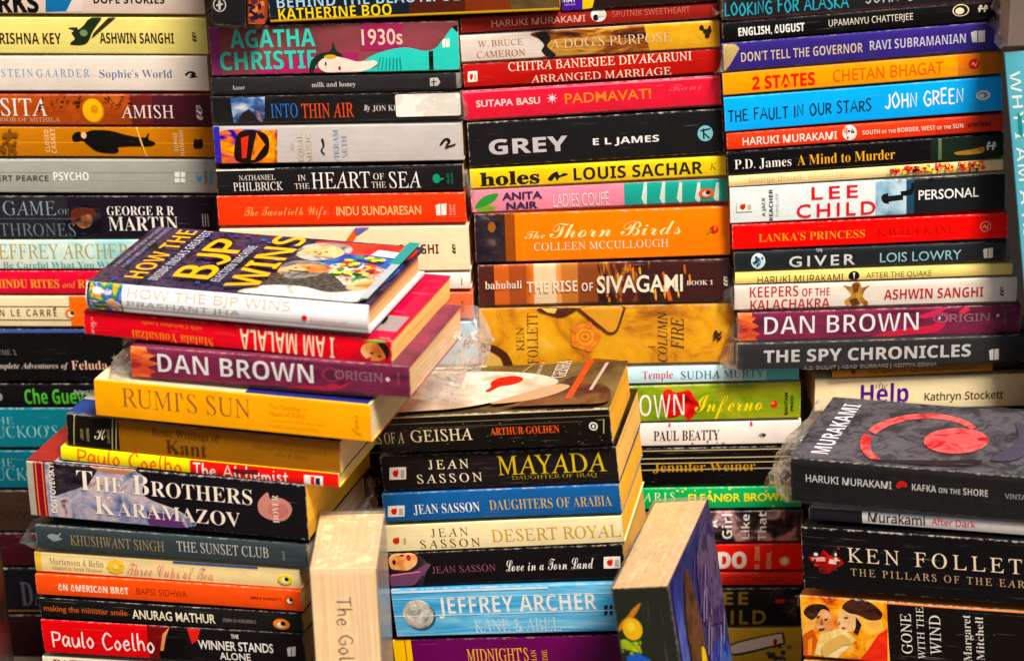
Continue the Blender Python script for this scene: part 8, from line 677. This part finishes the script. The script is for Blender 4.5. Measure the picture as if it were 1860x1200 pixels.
{'label': 'very thick black book with wide cream capitals and a red flower, front right pile', 'group': 'books piled up at the front right', 'color': '#131113', 'o': [208.51, -140.54, -166.3], 'x': [0.92642, -0.3743, 0.04056], 'y': [0.37461, 0.92718, 0], 'L': 200.59, 'T': 50.2, 'D': 130, 'seed': 125, 'prints': [('s', 0, [(6.05, 26.9), (13.75, 28.37), (16.54, 33.05), (21.39, 28.95), (28.06, 27.67), (31.21, 23.44), (25.94, 19.47), (19.77, 14.51), (13.01, 14.88), (11.66, 21.06), (6.7, 23.37)], 'poppy'), ('p', 0, [(6.85, 26.06), (17.1, 27.73), (17.75, 24.21), (8.4, 23.5)], '#e8a8a0'), ('p', 0, [(19.55, 26.13), (28.81, 25.94), (26.09, 22.16), (20.2, 22.6)], '#ead2c4'), ('e', 0, (9.31, 20.47, 0.94, 1.93), '#2a3a1c'), ('e', 0, (25.39, 32.73, 1.57, 1.18), '#2a3a1c'), ('e', 0, (23.38, 30.09, 1.06, 1.01), '#2a3a1c'), ('e', 0, (25.18, 31.29, 1.84, 1.35), '#2a3a1c'), ('e', 0, (25.75, 26.35, 1.29, 1.69), '#e0d8d0'), ('e', 0, (27.34, 23.54, 1.22, 1.77), '#2a3a1c'), ('e', 0, (28.24, 35.35, 0.91, 0.94), '#c81c28'), ('e', 0, (9.64, 24.37, 0.93, 1.77), '#2a3a1c'), ('e', 0, (10.53, 20.76, 1.85, 1.1), '#c81c28'), ('e', 0, (19.95, 25.71, 0.84, 1.11), '#2a3a1c'), ('e', 0, (15.14, 17.74, 1.15, 1.27), '#2a3a1c'), ('e', 0, (25.91, 30.43, 0.91, 1.55), '#e0d8d0'), ('e', 0, (25.3, 18.09, 1.63, 1.09), '#2a3a1c'), ('e', 0, (10.75, 29.62, 1.73, 1.42), '#e0d8d0'), ('t', 0, 'KEN FOLLETT', 'ro_', '#e8d6ba', 34.97, 178.41, 25.29, 36.77, 0, 0.025), ('t', 0, 'THE PILLARS OF THE EARTH', 'ro_', '#b89e7c', 36.78, 180.03, 14.4, 20.16, 0, 0.025)]},
{'label': 'thick black book with a painted couple on orange and upright white lettering, front right pile', 'group': 'books piled up at the front right', 'color': '#15120f', 'o': [207.36, -136.84, -223.64], 'x': [0.92613, -0.37418, 0.04771], 'y': [0.37461, 0.92718, 0], 'L': 203.15, 'T': 50.25, 'D': 126, 'seed': 126, 'prints': [('p', 0, [(0, 48.49), (203.15, 48.49), (203.15, 50), (0, 50)], '#e08a50'), ('p', 0, [(0.43, 0), (67.16, 0), (67.16, 50.25), (0.43, 50.25)], 'lovers'), ('s', 0, [(2.42, 36.01), (7.13, 42.73), (16.62, 44.35), (22.39, 41.16), (22.8, 33.94), (19.43, 34.59), (16.23, 37.98), (8.96, 31.06)], 'hair'), ('s', 0, [(16.34, 39.8), (23.88, 37.65), (26.06, 31.47), (21.97, 20.24), (15.1, 19.7), (10.39, 26.62)], 'skin'), ('s', 0, [(32.74, 43.75), (41.62, 50.73), (54.17, 48.96), (63, 41.54), (61.86, 36.05), (53.36, 34.49), (45.93, 37.53), (38.38, 38.76)], 'hair'), ('s', 0, [(31.68, 40.06), (38.38, 38.76), (45.88, 36.62), (42.75, 26.43), (34.07, 23.02), (28.46, 28.94)], 'skin_pale'), ('p', 0, [(14.24, 19.63), (31.72, 26.47), (42.23, 17.31), (25.85, -0.45), (8.9, 2.73)], 'cream_silk'), ('p', 0, [(50.23, 8.86), (59.48, 23.22), (66.91, 28.32), (65.34, -0.81), (42.83, -1.78)], 'flag'), ('p', 0, [(12.57, 34.06), (15.2, 35.18), (15.12, 33.81), (12.91, 32.73)], '#3a2010'), ('p', 0, [(18.46, 32.7), (21.49, 33.39), (20.98, 31.99), (18.81, 31.37)], '#3a2010'), ('p', 0, [(16.37, 33.45), (17.75, 28.1), (15.18, 27.9)], '#9a5a28'), ('p', 0, [(13.66, 24.14), (18.87, 25.46), (17.9, 23.56), (14.41, 22.38)], '#6a2c14'), ('p', 0, [(33.96, 35.71), (37.35, 35.51), (36.87, 34.57), (34.31, 34.38)], '#4a2410'), ('p', 0, [(30.39, 32.71), (28.46, 28.94), (31.03, 29.14)], '#b8783c'), ('p', 0, [(30.92, 27.31), (35.16, 27.19), (33.35, 25.23)], '#b02c1c'), ('p', 0, [(43.33, 36.43), (47.21, 30.4), (44.19, 22.01), (40.89, 23.56), (42.91, 29.16)], '#2a1812'), ('s', 0, [(15.33, 9.67), (31.39, 20.99), (38.66, 14.29), (31.71, 11.91), (21.88, 4.72), (17.3, -0.24)], '#d8b060'), ('p', 0, [(1.3, 18.6), (9.36, 23.8), (12.23, 14.91), (7.74, -1.95), (0, -1.68)], '#c8581c'), ('p', 0, [(4.47, 14.28), (8.03, 16.4), (7.17, 2.59), (3.65, 1.38)], '#e89a30'), ('t', 0, 'GONE', 'ro', '#e8e2da', 77.27, 85.22, 9.52, 42.09, 90, 0.03), ('t', 0, 'WITH THE', 'ro', '#e8e2da', 89.46, 94.87, 5.87, 48.31, 90, 0.02), ('t', 0, 'WIND', 'ro', '#e8e2da', 99, 107.31, 10.42, 42.42, 90, 0.03), ('t', 0, 'Margaret', 'se', '#d8d2c8', 123.82, 130, 6.97, 44.69, 90, -0.02), ('t', 0, 'Mitchell', 'se', '#d8d2c8', 133.72, 139.47, 8.68, 43.64, 90, -0.02)], 'top': '#d88a4a'},
{'label': 'gold coloured book at the foot of the front right pile', 'group': 'books piled up at the front right', 'color': '#c8861f', 'o': [208.71, -138.47, -255.61], 'x': [0.92536, -0.37387, 0.06272], 'y': [0.37461, 0.92718, 0], 'L': 201.95, 'T': 28.49, 'D': 124, 'seed': 127, 'prints': []},
{'label': 'plain navy book out of sight under the front right pile', 'group': 'books piled up at the front right', 'color': '#2a3a4a', 'o': [208.26, -138.28, -285.68], 'x': [0.9251, -0.37376, 0.06706], 'y': [0.37461, 0.92718, 0], 'L': 200.92, 'T': 26.92, 'D': 124, 'seed': 128, 'prints': []},
{'label': 'plain umber book out of sight under the front right pile', 'group': 'books piled up at the front right', 'color': '#5a4030', 'o': [207.87, -138.13, -316.95], 'x': [0.92477, -0.37363, 0.07218], 'y': [0.37461, 0.92718, 0], 'L': 201.94, 'T': 27.17, 'D': 124, 'seed': 129, 'prints': []},
{'label': 'plain plum book out of sight under the front right pile', 'group': 'books piled up at the front right', 'color': '#3c2a3a', 'o': [207.48, -137.97, -348.52], 'x': [0.92441, -0.37348, 0.07734], 'y': [0.37461, 0.92718, 0], 'L': 202.97, 'T': 27.42, 'D': 124, 'seed': 130, 'prints': []}
]
want = {}
for b in BOOKS:                                      # set all the type first, one style at a time
    for p in b['prints']:
        if p[0] != 't' or p[3].startswith('hw'): continue
        base = p[3].rstrip('^_'); g = want.setdefault((base, weight(p[3], p[10]), 1.35 if '_' in p[3] else 1.0), {})
        for r in ([q.upper() for q, k in caps_runs(p[2]) if q != ' '] if '^' in p[3] else [p[2]]): g[r] = 1
        want.setdefault((base, weight(p[3], p[10]), 1.0), {})['H'] = 1
for (base, wgt, track), g in want.items(): set_type(list(g), base, wgt, track)
for b in BOOKS: book(b)
bpy.data.objects.remove(TOBJ); bpy.data.curves.remove(TCUR)
